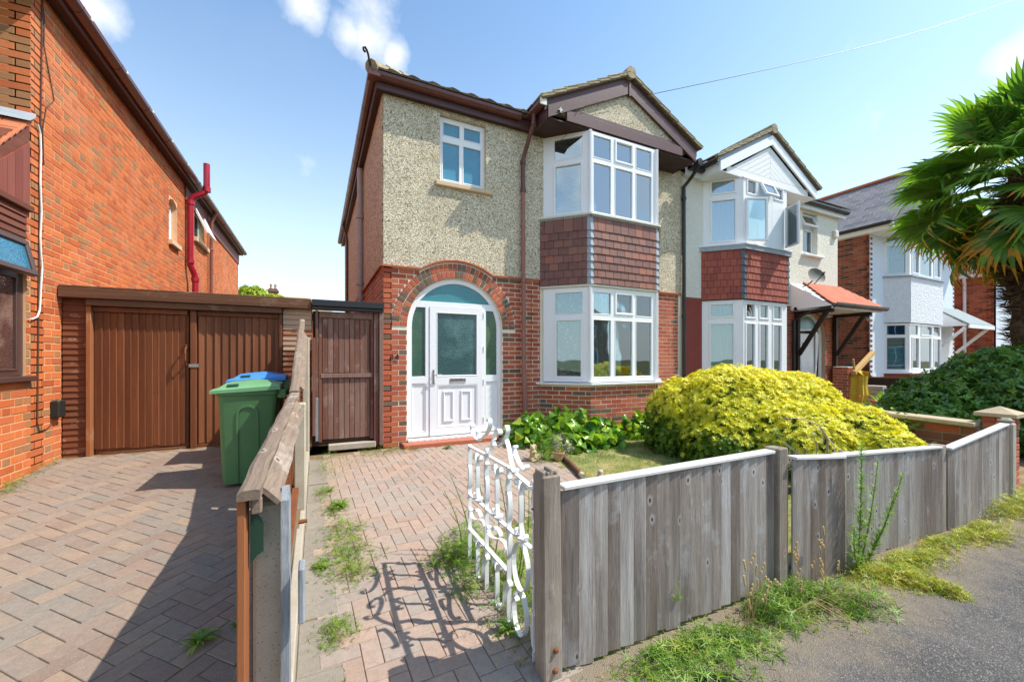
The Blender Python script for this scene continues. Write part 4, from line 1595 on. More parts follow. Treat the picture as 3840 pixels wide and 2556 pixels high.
# house number
def text_part(txt, size, fr, a, b, c, mat, parent, name, ext=.004, label=None):
    cu = bpy.data.curves.new(name, 'FONT')
    cu.body = txt
    cu.size = size
    cu.extrude = ext
    cu.offset = size * .012
    cu.space_character = 1.1
    tmp = bpy.data.objects.new(name, cu)
    link(tmp)
    bpy.context.view_layer.update()
    dg = bpy.context.evaluated_depsgraph_get()
    me = bpy.data.meshes.new_from_object(tmp.evaluated_get(dg))
    bpy.data.objects.remove(tmp)
    me.materials.clear()
    me.materials.append(mat)
    o = bpy.data.objects.new(name, me)
    o.matrix_basis = fr.m(a, b, c)
    link(o)
    adopt(o, parent)
    if label:
        o['label'] = label
    return o
text_part('14', .115, FF, .968, 1.128, .018, M['iron_black'], h14, 'house_number')

# --- eaves, gutters, fascias
GUT = [(0, 0), (.100, .012), (.108, .075), (.098, .078), (.090, .072), (.012, .060), (.0, .072)]
def gutter(parent, a, b, z, out, mat, name='gutter'):
    """from a to b (x, y) on the fascia line; out = unit vector away from the wall"""
    a, b = Vector((*a, z)), Vector((*b, z))
    n = (b - a).normalized()
    fr = Fr(a, Vector((*out, 0)), (0, 0, 1), n)
    mb = MB()
    prof = [(0, .075), (0, 0), (.03, -.012), (.075, -.005), (.105, .03), (.110, .075), (.101, .075), (.097, .034), (.072, .006), (.03, 0), (.009, .01), (.009, .075)]
    mb.extr(fr, prof, (b - a).length)
    g = mb.build(name, mat, parent)
    L = (b - a).length
    k = .8
    i = 0
    while k < L - .1:
        m2 = MB()
        pr = [(x * 1.04 - .002, y * 1.05 - .004) for x, y in prof[:6]]
        pr = pr + [(x - .002, y) for x, y in prof[:6]][::-1]
        w = .05 if i % 2 else .02
        f2 = Fr(fr.p(0, 0, k), fr.u, fr.v, fr.n)
        m2.extr(f2, pr, w)
        m2.build('gutter_bracket', mat, g)
        k += .95
        i += 1
    return g

GY = YF - .118
GX = .867 - .118
gutter(h14, (GX - .10, GY), (3.02, GY), 5.073, (0, -1), M['brown_upvc'])
gutter(h14, (GX, GY + .0), (GX, 15.0), 5.073, (-1, 0), M['brown_upvc'])
B('gutter_corner', M['brown_upvc'], h14, WORLD, GX - .114, GX + .05, GY - .114, GY + .04, 5.056, 5.152, .01)
B('fascia_board', M['brown_gloss'], h14, WORLD, GX, 3.30, GY, GY + .022, 4.965, 5.125, .003)
B('fascia_board', M['brown_gloss'], h14, WORLD, GX, GX + .022, GY + .022, 14.95, 4.965, 5.125, .003)
B('soffit_board', M['soffit'], h14, WORLD, GX + .022, 3.30, GY + .022, YF - .022, 4.972, 4.99, 0)
B('soffit_board', M['soffit'], h14, WORLD, GX + .022, .85, YF - .02, 14.9, 4.972, 4.99, 0)
# main roof (kept lower than the line of sight over the gutter)
mb = MB()
ex, ey, ez = .66, YF - .21, 5.155
ry = 10.5
rz = ez + (ry - ey) * .60
hx = ex + (ry - ey)
XR = 13.08
mb.add([(ex, ey, ez), (XR, ey, ez), (XR - (ry - ey), ry, rz), (hx, ry, rz), (ex, 15.1, ez), (XR, 15.1, ez)],
       [(0, 1, 2, 3), (0, 3, 4), (4, 3, 2, 5), (1, 5, 2), (0, 4, 5, 1)])
mb.build('main_roof', M['roof_dark'], h14)
# bottom course of rolled tiles over the front gutter
for i in range(9):
    x = .78 + i * .30
    mb = MB()
    fr = Fr((x, ey - .015, ez + .012), (1, 0, 0), (0, .857, .514))
    n = 6
    prof = [(0, 0)] + [(.29 * k / n, .018 + (.028 * math.sin(math.pi * k / n) if k > 2 else .004)) for k in range(n + 1)] + [(.29, 0)]
    f2 = Fr(fr.o, fr.u, fr.n, -fr.v)
    f2 = Fr(fr.o + fr.v * .32, fr.u, fr.n, -fr.v)
    mb.extr(f2, prof, .34)
    mb.build('roof_tile', M['roof_dark'], h14)
# hip tiles and iron
d = Vector((1, 1, .60)).normalized()
for i in range(3):
    p0 = Vector((ex + .02, ey + .02, ez + .03)) + d * (i * .36)
    mb = MB()
    mb.tube([p0, p0 + d * .40], [.10, .085], 10)
    mb.build('hip_tile', M['roof_mossy'], h14)
hp = Fr((ex - .01, ey - .01, ez + .03), Vector((1, 1, 0)).normalized(), (0, 0, 1))
pts = [(.02, 0), (.0, .07), (-.02, .13), (-.05, .17), (-.09, .185), (-.12, .16), (-.115, .125), (-.085, .115), (-.075, .14)]
mb = MB()
mb.ribbon(hp, pts, -.014, .014, .010)
mb.build('hip_iron', M['iron_black'], h14)

# --- gable over the bay
YG = 5.467


def gable(parent, xc, half, z_tip, slope, y, tile_t, m_board1, m_board2, m_tile, m_ridge, h2=.19, h1=.11, back=8.0, capm=None, steps=8):
    L = math.hypot(half, half * slope)
    cs, sn = half / L, half * slope / L
    parts = []
    for sg in (-1, 1):
        x0 = xc + sg * half
        # lower, front board: vertical ends at the tip, mitre at the apex
        def bd(zo0, zo1, y0, y1, mat, name, xe=0.0):
            xa = x0 + sg * xe
            zt = z_tip - xe * slope
            za = z_tip + half * slope
            pts = [(xa, zt + zo0), (xc, za + zo0), (xc, za + zo1), (xa, zt + zo1)]
            fr = Fr((0, y0, 0), (1, 0, 0), (0, 0, 1))
            return MB().slab(fr, pts, [], 0, y0 - y1).build(name, mat, parent)
        bd(0, h2, y + .035, y, m_board2, 'barge_board')
        bd(h2 - .05, h2 + h1, y + .06, y + .026, m_board1, 'verge_fascia', .05)
        # roof slope behind
        zt = z_tip + h2 + h1
        fr = Fr((x0, y - .03, zt), (-sg * cs, 0, sn), (0, 1, 0))
        if fr.n.z < 0:
            fr.n = -fr.n
        mb = MB()
        mb.box(fr, -.12, L, .0, back - y, 0, .03)
        mb.build('roof_slope', m_tile, parent)
        # verge tiles, stepped, two columns deep
        for i in range(steps):
            a0 = -.14 + (L + .10) * i / steps
            a1 = -.14 + (L + .10) * (i + 1) / steps
            for col in range(2):
                mm = m_tile if col else tile_t
                mb = MB()
                f2 = Fr(fr.p(a0, col * .30, .030), (fr.u * 1.0 + fr.n * -.07).normalized(), (0, 1, 0))
                if f2.n.z < 0:
                    f2.n = -f2.n
                wob = random.gauss(0, .004)
                mb.box(f2, 0, a1 - a0 + .05, -.02 if col == 0 else 0, .296, .030 + wob, .052 + wob, .006)
                if col == 0:
                    mb.box(f2, .0, a1 - a0 + .02, -.015, .06, -.004, .032, .004)
                mb.build('roof_tile', mm, parent)
    za = z_tip + half * slope + h2 + h1
    for i in range(3):
        mb = MB()
        p0 = Vector((xc, y - .05 + i * .42, za + .045))
        mb.tube([p0, p0 + Vector((0, .44, 0))], .105, 12)
        mb.build('ridge_tile', m_ridge, parent)


gable(h14, 4.947, 1.66, 4.949, .508, YG, M['roof_mossy'], M['brown_gloss'], M['brown_gloss'], M['roof_dark'], M['roof_mossy'])
# pale end cap, tie beam, rendered triangle and soffit
mb = MB()
FG = Fr((0, YG, 0), (1, 0, 0), (0, 0, 1))
mb.box(FG, 3.64, 6.25, 4.985, 5.155, -.045, -.006, .004)
tb = mb.build('tie_beam', M['brown_gloss'], h14)
B('tie_moulding', M['brown_gloss'], h14, FG, 3.50, 6.40, 5.156, 5.215, -.05, -.022, .006)
mb = MB()
mb.slab(FG, [(3.45, 5.10), (6.44, 5.10), (4.947, 5.89)], [], -.16, -.055)
mb.build('gable_wall', M['pebbledash'], h14)
B('apex_block', M['brown_gloss'], h14, FG, 4.925, 4.969, 5.74, 5.99, -.03, .012, .003)
B('gable_soffit', M['soffit'], h14, WORLD, 3.30, 6.60, YG + .04, YF + .3, 4.962, 4.982, 0)
B('gable_cheek', M['brown_gloss'], h14, WORLD, 3.27, 3.30, YG + .03, YF + .4, 4.955, 5.20, .003)
B('gable_cheek', M['brown_gloss'], h14, WORLD, 6.60, 6.63, YG + .03, YF + .4, 4.955, 5.20, .003)
gutter(h14, (3.25, YG + .01), (3.25, YF + .25), 5.135, (-1, 0), M['brown_upvc'])
B('gutter_end_cap', M['upvc_old'], h14, WORLD, 3.135, 3.255, YG - .012, YG + .008, 5.115, 5.215, .006)
# aerial clip, loose cables
mb = MB()
mb.box(FG, 3.50, 3.515, 5.07, 5.15, .002, .02)
mb.box(FG, 3.47, 3.545, 5.105, 5.118, .004, .018)
mb.build('cable_clip', M['white_cable'], h14)
mb = MB()
mb.tube([FG.p(4.7, 5.62, .01), FG.p(4.2, 5.43, .02), FG.p(3.9, 5.25, .02), FG.p(3.78, 5.10, .0), FG.p(3.80, 4.93, -.2), FG.p(3.70, 4.80, -.45)], .0035, 5)
mb.tube([Vector((3.60, YF - .03, 4.93)), Vector((3.66, YF - .06, 4.75)), Vector((3.63, YF - .04, 4.6)), Vector((3.64, YF - .06, 4.2)), Vector((3.70, YF - .12, 3.95)), Vector((3.70, YF - .12, 3.62))], .0035, 5)
mb.build('loose_cable', M['brown_cable'], h14)
mb = MB()
q = [Vector((3.70, YF - .14, 3.95)), Vector((3.70, YF - .14, 3.60)), Vector((3.69, YF - .13, 3.50)), Vector((3.62, YF - .08, 3.40)), Vector((3.52, YF - .05, 3.37)), Vector((3.42, YF - .03, 3.42)), Vector((3.36, YF - .03, 3.52))]
mb.tube(q, .004, 5)
mb.build('loose_cable', M['white_cable'], h14)

# --- downpipes of number 14
def downpipe(parent, pts, r, mat, collars=(), name='downpipe', cr=1.35):
    mb = MB()
    mb.tube(pts, r, 12)
    p = mb.build(name, mat, parent, smooth=False, auto=35)
    for (x, y, z, h) in collars:
        mb = MB()
        mb.tube([(x, y, z), (x, y, z + h)], r * cr, 12)
        mb.build('pipe_collar', mat, p, auto=35)
    return p
py = YF - .075
downpipe(h14, [(3.20, 5.77, 5.13), (3.185, 5.78, 4.98), (3.18, 5.80, 4.93), (3.13, 5.96, 4.58), (3.115, py, 4.47), (3.115, py, 3.93)], .036, M['brown_upvc'], [(3.115, py, 4.40, .05), (3.115, py, 3.93, .06), (3.19, 5.78, 4.95, .05)])
downpipe(h14, [(3.115, py, 3.94), (3.125, py, .95), (3.13, py, .90)], .034, M['pink_pipe'], [(3.118, py, 2.42, .05)])
downpipe(h14, [(3.135, py, .90), (3.175, py, -.14)], .042, M['pink_pipe'], [])
px = .867 - .085
downpipe(h14, [(px, 8.62, 4.95), (px, 8.62, -.1)], .055, M['grey_pipe'], [(px, 8.62, 3.95, .07), (px, 8.62, 2.62, .06), (px, 8.62, 2.33, .06)])
downpipe(h14, [(px - .10, 12.7, 5.05), (px, 12.75, 4.75), (px + .02, 12.8, 4.6), (px + .02, 12.8, -.1)], .035, M['brown_upvc'], [])
mb = MB()
mb.tube([Vector((3.30, YF - .03, 2.35)), Vector((3.31, YF - .025, 1.5)), Vector((3.28, YF - .03, 1.15)), Vector((3.30, YF - .03, 1.0))], .004, 5)
mb.build('loose_cable', M['brown_cable'], h14)
bag14.flush()

# =================================================================== HOUSE 16 (the other half of the pair)
h16 = thing('semi_detached_house', (9.9, YF, -.15), 'cream roughcast house with white boarded gable, open casements and a red tiled door canopy', 'house')
C6, S6, R6 = 11.64, 1.66, .672
a6 = arc(C6, S6, R6, math.pi, 0, 22)
mb = MB()
mb.slab(FF, [(6.908, 2.445), (12.868, 2.445), (12.868, 5.06), (6.908, 5.06)],
        [[(7.62, 3.55), (10.10, 3.55), (10.10, 4.97), (7.62, 4.97)], [(11.235, 3.85), (11.90, 3.85), (11.90, 4.92), (11.235, 4.92)]], -.12, .018)
mb.build('roughcast_wall', M['render_cream'], h16)
mb = MB()
mb.slab(FF, [(6.908, -.3), (C6 - R6, -.3)] + a6 + [(C6 + R6, -.3), (12.868, -.3), (12.868, 2.445), (6.908, 2.445)], [[(7.62, .73), (10.1, .73), (10.1, 2.36), (7.62, 2.36)]], -.12, 0)
mb.build('brick_wall', M['mortar_brown'], h16)
B('painted_plinth', M['plinth_red'], h16, FF, 6.96, 7.50, -.3, 2.43, 0, .022, .004)
B('side_wall', M['render_cream'], h16, WORLD, 12.75, 12.868, YF + .12, 14.7, -.3, 5.06, 0)
B('rear_wall', M['room_wall'], h16, WORLD, 6.96, 12.75, 14.6, 14.7, -.3, 5.0, 0)
B('upper_floor', M['room_wall'], h16, WORLD, 6.96, 12.75, 6.2, 14.6, 2.42, 2.5, 0)
B('room_partition', M['room_wall'], h16, WORLD, 6.96, 12.75, 8.9, 9.0, -.2, 5.0, 0)
bag16 = Bag(h16, 'brick', 300)


def cut16(va, vb):
    out = [(6.90, 10.2)]
    zm = (va + vb) / 2
    if zm < S6:
        out.append((C6 - R6, C6 + R6))
    else:
        d = (R6 + .12) ** 2 - (zm - S6) ** 2
        if d > 0:
            out.append((C6 - math.sqrt(d), C6 + math.sqrt(d)))
    return out


courses(bag16, FF, 10.2, 12.868, -.30, 2.43, M['brick_red'], cut16, dark=M['brick_burnt'], mix=.06)
BF16 = bay_faces(7.50, .58, 9.62)
for fi, (fr, L) in enumerate(BF16):
    courses(bag16, fr, 0, L, -.30, .70, M['brick_red'], None, dark=M['brick_burnt'], mix=.1, phase=fi, vis=2.0)
    MB().slab(fr, [(0, -.3), (L, -.3), (L, .71), (0, .71)], [], -.1, 0).build('bay_wall', M['mortar'], h16)
bag16.flush()
bagr = Bag(h16, 'arch_brick', 60)
for i in range(30):
    a = math.pi * (i + .5) / 30
    r = R6 + .06
    m = FF.m(C6 + r * math.cos(a), S6 + r * math.sin(a), 0) @ Matrix.Rotation(a, 4, 'Z')
    bagr.add(m, .104, math.pi * r / 30 - .01, .012, .004, M['brick_red'])
bagr.flush()
mb = MB()
mb.ribbon(FF, [(10.25, 2.44), (12.89, 2.44)], -.02, .04, .025)
mb.build('drip_course', M['drip_tile'], h16)
(gl6, Ll6), (gf6, Lf6), (gr6, Lr6) = BF16
o = 8.08
# lower bay lights
window(h16, gl6, (.0, Ll6 - .012, .745, 2.385), [(.19, .615, 2.045, 2.295, 'sash'), (.195, .62, .84, 1.875, 'sash')], cf=-.02)
window(h16, gf6, (.012, Lf6 - .012, .745, 2.385), [(a - o, b - o, z0, z1, 'sash') for (a, b) in ((8.188, 8.457), (8.645, 8.905), (9.12, 9.39)) for (z0, z1) in ((2.03, 2.295), (.84, 1.872))], cf=-.02)
window(h16, gr6, (.012, Lr6, .745, 2.385), [(.19, .61, 2.045, 2.295, 'sash'), (.195, .61, .84, 1.875, 'sash')], cf=-.02)
# upper bay lights; two casements and one vent stand open
window(h16, gl6, (.0, Ll6 - .012, 3.57, 5.0), [(.212, .645, 4.69, 4.935, 'sash'), (.217, .655, 3.665, 4.515, 'sash')], cf=-.02, glass='glass_sky')
wo = window(h16, gf6, (.012, Lf6 - .012, 3.57, 5.0), [(8.233 - o, 8.503 - o, 4.67, 4.93, 'sash'), (9.165 - o, 9.44 - o, 4.70, 4.925, 'sash')], cf=-.02)
window(h16, gr6, (.012, Lr6, 3.57, 5.0), [(.212, .62, 4.69, 4.935, 'sash'), (.217, .62, 3.665, 4.515, 'sash')], cf=-.02)
B('mullion', M['upvc'], wo, gf6, 8.555 - o, 8.625 - o, 3.60, 4.99, -.07, -.018, .004)
B('mullion', M['upvc'], wo, gf6, 9.065 - o, 9.125 - o, 3.60, 4.99, -.07, -.018, .004)


def open_sash(parent, fr, hinge, w, h, ang, side, glass='glass'):
    """sash turned about a vertical ('left'/'right') or top ('top') hinge; hinge = (a, b, c) of the lower hinged corner"""
    if side == 'left':
        u = fr.u * math.cos(ang) + fr.n * math.sin(ang)
        f = Fr(fr.p(*hinge), u, fr.v)
    elif side == 'right':
        u = fr.u * math.cos(ang) - fr.n * math.sin(ang)
        f = Fr(fr.p(*hinge) - u * w, u, fr.v)
    else:
        v = fr.v * math.cos(ang) - fr.n * math.sin(ang)
        f = Fr(fr.p(*hinge) - v * h, fr.u, v)
    s = MB()
    sash_ring(s, f, 0, w, 0, h, .045, -.03, .016)
    so = s.build('open_sash', M['upvc'], parent)
    MB().box(f, .04, w - .04, .04, h - .04, -.012, -.006).build('pane', M[glass], so)
    return so


open_sash(wo, gf6, (8.15 - o, 3.62, .0), .46, .92, R(26), 'left')
open_sash(wo, gf6, (9.56 - o, 3.62, .0), .44, .92, R(62), 'right')
open_sash(wo, gf6, (8.63 - o, 4.96, .0), .46, .33, R(24), 'top')
MB().box(gf6, 8.64 - o, 9.05 - o, 3.62, 4.56, -.05, -.045).build('pane', M['glass'], wo)
bay_ring(h16, BF16, .70, .733, -.10, .07, M['upvc'], 'window_sill', ext=.04)
bay_ring(h16, BF16, 3.535, 3.562, -.10, .085, M['upvc'], 'window_sill', ext=.05)
bay_ring(h16, BF16, 3.44, 3.535, -.10, .065, M['lead'], 'sill_apron', ext=.05)
bay_ring(h16, BF16, 2.386, 3.44, -.11, -.004, M['dark_room'], 'tile_backing')
bay_ring(h16, BF16, 4.95, 4.965, -.10, .0, M['upvc_board'], 'window_head')
hang(h16, BF16, 2.40, [.125] + [.145] * 5 + [.19], .125, M['hang_red'], M['lead_dark'], scale_lead=1.0)
wavy('net_curtain', gl6, .08, Ll6 - .05, .80, 2.3, -.13, .012, 8, M['net_plain'], 'white net curtain behind the left splay of the lower bay beside the red painted wall', seed=6)
wavy('net_curtain', gf6, .05, Lf6 - .05, .80, 2.3, -.14, .016, 14, M['net_plain'], 'white net curtain behind the front lights of the lower bay above the yellow shrub', seed=7)
wavy('blue_curtain', gl6, .08, Ll6 - .05, 3.6, 4.95, -.13, .018, 7, M['curtain_blue'], 'pale blue curtain in the left splay of the upper bay under the white gable', seed=8)
wavy('net_curtain', gf6, .05, Lf6 - .05, 3.6, 4.95, -.16, .016, 14, M['net'], 'patterned net curtain behind the open casements of the upper bay under the white gable', seed=9)
# boarded white gable
gable(h16, 9.064, 1.704, 4.945, .540, 5.497, M['roof_mossy'], M['lead'], M['upvc'], M['roof_dark'], M['roof_mossy'], h2=.20, h1=.09)
F16 = Fr((0, 5.497, 0), (1, 0, 0), (0, 0, 1))
# V-jointed boards following both slopes, above a flat bottom board
th16 = math.atan(.54)
B('bottom_board', M['upvc_board'], h16, F16, 7.62, 10.50, 5.00, 5.13, -.09, -.052, .004)
for sg in (-1, 1):
    for k in range(9):
        z1 = 5.82 - k * .112
        z0 = z1 - .106
        pts = []
        zb_ = 5.133
        x_at = lambda z: (z1 + .0 - z) / .54      # distance from centre where the upper edge has height z
        top_c, low_c = z1, z0
        if top_c <= zb_:
            break
        xo = (top_c - zb_) / .54
        xi = max(0.0, (low_c - zb_) / .54)
        pts = [(.004, max(low_c, zb_)), (xi, zb_) if low_c > zb_ else (.004, zb_), (xo, zb_), (.004, top_c)]
        if low_c <= zb_:
            pts = [(.004, zb_), (xo, zb_), (.004, top_c)]
        P = [(9.064 + sg * a, b) for a, b in pts]
        MB().slab(F16, P, [], -.08, -.052).build('gable_board', M['upvc_board'], h16)
MB().slab(F16, [(7.62, 5.0), (10.5, 5.0), (9.064, 5.86)], [], -.12, -.083).build('gable_backing', M['upvc_board'], h16)
B('gable_soffit', M['upvc_board'], h16, WORLD, 7.40, 10.76, 5.54, YF + .02, 4.968, 4.988, 0)
B('gable_cheek', M['upvc_board'], h16, WORLD, 7.37, 7.40, 5.53, YF + .3, 4.955, 5.16, .003)
B('gable_cheek', M['upvc_board'], h16, WORLD, 10.73, 10.76, 5.53, YF + .3, 4.955, 5.16, .003)
gutter(h16, (7.36, 5.52), (7.36, YF - .05), 5.13, (-1, 0), M['black_pl'])
gutter(h16, (6.95, GY), (7.36, GY), 5.073, (0, -1), M['black_pl'])
gutter(h16, (10.8, GY), (13.08, GY), 5.073, (0, -1), M['black_pl'])
B('fascia_board', M['upvc_board'], h16, WORLD, 6.9, 7.38, GY, GY + .022, 4.965, 5.125, .003)
B('fascia_board', M['upvc_board'], h16, WORLD, 10.76, 13.05, GY, GY + .022, 4.965, 5.125, .003)
B('soffit_board', M['upvc_old'], h16, WORLD, 6.9, 7.38, GY + .022, YF - .02, 4.972, 4.99, 0)
B('soffit_board', M['upvc_old'], h16, WORLD, 10.76, 13.05, GY + .022, YF - .02, 4.972, 4.99, 0)
for i in range(8):
    B('roof_tile', M['roof_dark'], h16, Fr((10.85 + i * .28, ey - .01, ez + .02), (1, 0, 0), (0, .857, .514)), 0, .272, 0, .33, 0, .03, .006)
# black downpipe between the two houses, with its hopper swan neck
downpipe(h16, [(6.99, 5.72, 5.13), (6.985, 5.75, 5.02), (6.97, 5.86, 4.90), (6.90, YF - .07, 4.72), (6.90, YF - .07, 4.5)], .036, M['black_pl'], [(6.90, YF - .07, 4.45, .06)])
downpipe(h16, [(6.90, YF - .07, 4.5), (6.905, YF - .07, -.1)], .036, M['black_pl'], [(6.90, YF - .07, 2.0, .05)])
mb = MB()
mb.tube([Vector((7.0, 5.68, 5.13)), Vector((7.0, 5.80, 5.13))], .075, 14)
mb.build('gutter_outlet', M['black_pl'], h16, auto=35)
# small upper window with its vent open
wsm = window(h16, FF, (11.235, 11.90, 3.87, 4.91), [(11.30, 11.845, 3.93, 4.50)], cf=-.09, depth=.05)
open_sash(wsm, FF, (11.25, 4.90, -.07), .63, .34, R(22), 'top')
B('window_sill', M['upvc_board'], h16, FF, 11.19, 12.10, 3.79, 3.84, -.05, .10, .008)
# door, frame, glazing slots
ri6 = R6 - .075
d6 = MB()
fan6 = arc(C6, S6, ri6, R(25), R(155), 14)
d6.slab(FF, [(C6 - R6, -.16)] + arc(C6, S6, R6, math.pi, 0, 24) + [(C6 + R6, -.16)],
        [fan6, [(11.09, -.10), (11.92, -.10), (11.92, 1.80), (11.09, 1.80)], [(12.03, .62), (12.20, .62), (12.20, 1.80), (12.13, 1.92), (12.03, 1.90)]], -.15, -.09)
dp = d6.build('door_surround', M['upvc'], h16)
MB().slab(FF, fan6, [], -.13, -.12).build('fanlight', M['obscure_fan'], dp)
MB().slab(FF, [(12.03, .62), (12.20, .62), (12.20, 1.80), (12.13, 1.92), (12.03, 1.90)], [], -.13, -.12).build('side_light', M['dark_room'], dp)
dl = MB()
dl.slab(FF, [(11.095, -.095), (11.915, -.095), (11.915, 1.795), (11.095, 1.795)], [[(11.28, .70), (11.37, .70), (11.37, 1.08), (11.28, 1.08)], [(11.58, .70), (11.67, .70), (11.67, 1.08), (11.58, 1.08)]], -.13, -.085)
do = dl.build('door_leaf', M['upvc'], h16)
MB().box(FF, 11.27, 11.38, .69, 1.09, -.12, -.11).build('door_glass', M['obscure_side'], do)
MB().box(FF, 11.57, 11.68, .69, 1.09, -.12, -.11).build('door_glass', M['obscure_side'], do)
MB().box(FF, 11.42, 11.52, 1.48, 1.56, -.085, -.06, .02).build('door_knocker', M['iron_black'], do)
B('alarm_box', M['upvc_old'], h16, FF, 12.62, 12.80, 4.42, 4.62, .018, .09, .02)
# tiled canopy on two braced posts
can = MB()
A_, Bc, Cc_, D_ = Vector((11.36, YF - .02, 3.06)), Vector((12.95, YF - .02, 3.08)), Vector((13.04, 5.14, 2.43)), Vector((10.70, 5.14, 2.41))
E_ = Vector((10.70, YF - .02, 3.02))
can.add([A_, Bc, Cc_, D_, A_ - Vector((0, 0, .03)), Bc - Vector((0, 0, .03)), Cc_ - Vector((0, 0, .03)), D_ - Vector((0, 0, .03))], [(0, 1, 2, 3), (4, 7, 6, 5), (0, 3, 7, 4), (1, 5, 6, 2), (3, 2, 6, 7), (0, 4, 5, 1)])
can.build('canopy_deck', M['porch_timber'], h16)
bagc = Bag(h16, 'canopy_tile', 120)
rows = 6
for i in range(rows):
    t0, t1 = i / rows, (i + 1) / rows
    L0, R0 = D_.lerp(A_, t0), Cc_.lerp(Bc, t0)
    L1, R1 = D_.lerp(A_, t1), Cc_.lerp(Bc, t1)
    n = 9
    for k in range(n):
        s0, s1 = k / n, (k + 1) / n
        a = L0.lerp(R0, s0)
        b = L0.lerp(R0, s1)
        c = L1.lerp(R1, s0)
        u = (b - a).normalized()
        v = ((c - a) - u * (c - a).dot(u)).normalized()
        f = Fr((a + b) / 2 + v * ((c - a).length * .5), u, v)
        m = f.m(0, 0, .014) @ Matrix.Rotation(R(4), 4, 'X')
        bagc.add(m, (b - a).length - .006, (c - a).length * 1.04, .022, .006, M['porch_tile'])
bagc.flush()
mb = MB()
mb.add([E_, D_ + Vector((0, 0, -.03)), Vector((10.70, YF - .02, 2.35)), A_ + Vector((-.01, 0, -.01)), Vector((10.74, YF - .02, 3.0)), D_ + Vector((.04, .03, -.03)), Vector((10.74, YF - .02, 2.35))],
       [(0, 1, 2), (0, 3, 1), (4, 5, 6)])
mb.build('canopy_cheek', M['upvc_board'], h16, recalc=False)
B('canopy_soffit', M['upvc_board'], h16, WORLD, 10.74, 12.98, 5.17, YF - .03, 2.33, 2.35, 0)
B('canopy_fascia', M['upvc_board'], h16, WORLD, 10.72, 13.02, 5.145, 5.17, 2.31, 2.405, .004)
gutter(h16, (10.68, 5.14), (13.10, 5.14), 2.36, (0, -1), M['black_pl'], 'canopy_gutter')
for x in (10.92, 12.66):
    f = Fr((x, YF, 0), (0, -1, 0), (0, 0, 1))
    B('canopy_post', M['porch_timber'], h16, WORLD, x - .05, x + .05, YF - .11, YF - .018, -.15 if x > 11 else .0, 2.33, .004)
    B('canopy_beam', M['porch_timber'], h16, WORLD, x - .045, x + .045, 5.22, YF - .115, 2.24, 2.325, .004)
    mb = MB()
    d = Vector((0, 5.38, 2.25)) - Vector((0, YF - .10, 1.24))
    f = Fr((x - .035, YF - .10, 1.24), d, (1, 0, 0))
    mb.box(f, 0, d.length, 0, .07, -.045, .045, .004)
    mb.build('canopy_brace', M['porch_timber'], h16)
B('canopy_rail', M['porch_timber'], h16, WORLD, 10.70, 11.40, 5.90, 5.98, 2.335, 2.42, .004)
downpipe(h16, [(10.76, 5.12, 2.36), (10.76, 5.6, 2.30), (10.77, YF - .06, 2.1), (10.77, YF - .06, -.1)], .034, M['black_pl'])
for (x, y) in ((11.12, 5.45), (12.92, 5.40)):
    l = thing('festoon_lamp', (x, y, 2.30), 'round glass lamp hanging below the red tiled canopy, ' + ('left of the two' if x < 12 else 'right of the two'), 'lamp')
    MB().lathe(Fr((x, y, 2.20), (1, 0, 0), (0, 1, 0)), [(.008, .13), (.012, .09), (.028, .08), (.03, .03), (.02, .02)], 12).build('lamp_cap', M['iron_black'], l, recalc=False)
    MB().lathe(Fr((x, y, 2.10), (1, 0, 0), (0, 1, 0)), [(.001, 0), (.03, .008), (.05, .035), (.053, .065), (.04, .10), (.025, .12)], 14).build('glass_globe', M['bulb'], l, smooth=True, recalc=False)
# satellite dish on the wall between bay and canopy
sd = thing('satellite_dish', (11.0, YF - .02, 3.1), 'grey oval satellite dish fixed beside the red hung tiles over the canopy', 'satellite dish')
ctr = Vector((10.93, 5.62, 3.14))
nrm = Vector((-.30, -1.0, .32)).normalized()
ux = nrm.cross(Vector((0, 0, 1))).normalized() * -1
fd = Fr(ctr, ux, nrm.cross(ux) * 1.0)
mb = MB()
b = 0
ringn, seg = 6, 28
for i in range(ringn + 1):
    r = i / ringn
    for k in range(seg):
        a = 2 * math.pi * k / seg
        mb.v.append(fd.p(.235 * r * math.cos(a), .205 * r * math.sin(a), .05 * r * r))
        mb.r.append(.5)
for i in range(ringn):
    for k in range(seg):
        k2 = (k + 1) % seg
        mb.f.append((i * seg + k, i * seg + k2, (i + 1) * seg + k2, (i + 1) * seg + k))
        mb.mi.append(0)
mb.build('reflector', M['dish'], sd, smooth=True, recalc=False)
mb = MB()
mb.tube([ctr - Vector((0, -.02, .18)), ctr + nrm * .30 + Vector((-.12, 0, -.10))], .011, 8)
mb.build('feed_arm', M['iron_black'], sd)
mb = MB()
mb.tube([ctr + nrm * .28 + Vector((-.12, 0, -.11)), ctr + nrm * .36 + Vector((-.15, 0, -.08))], .024, 10)
mb.build('receiver_head', M['iron_black'], sd)
mb = MB()
mb.tube([ctr + Vector((0, .02, -.06)), ctr + Vector((.05, .20, -.18)), Vector((11.02, YF - .02, 2.95))], .016, 8)
mb.build('wall_bracket', M['iron_black'], sd)

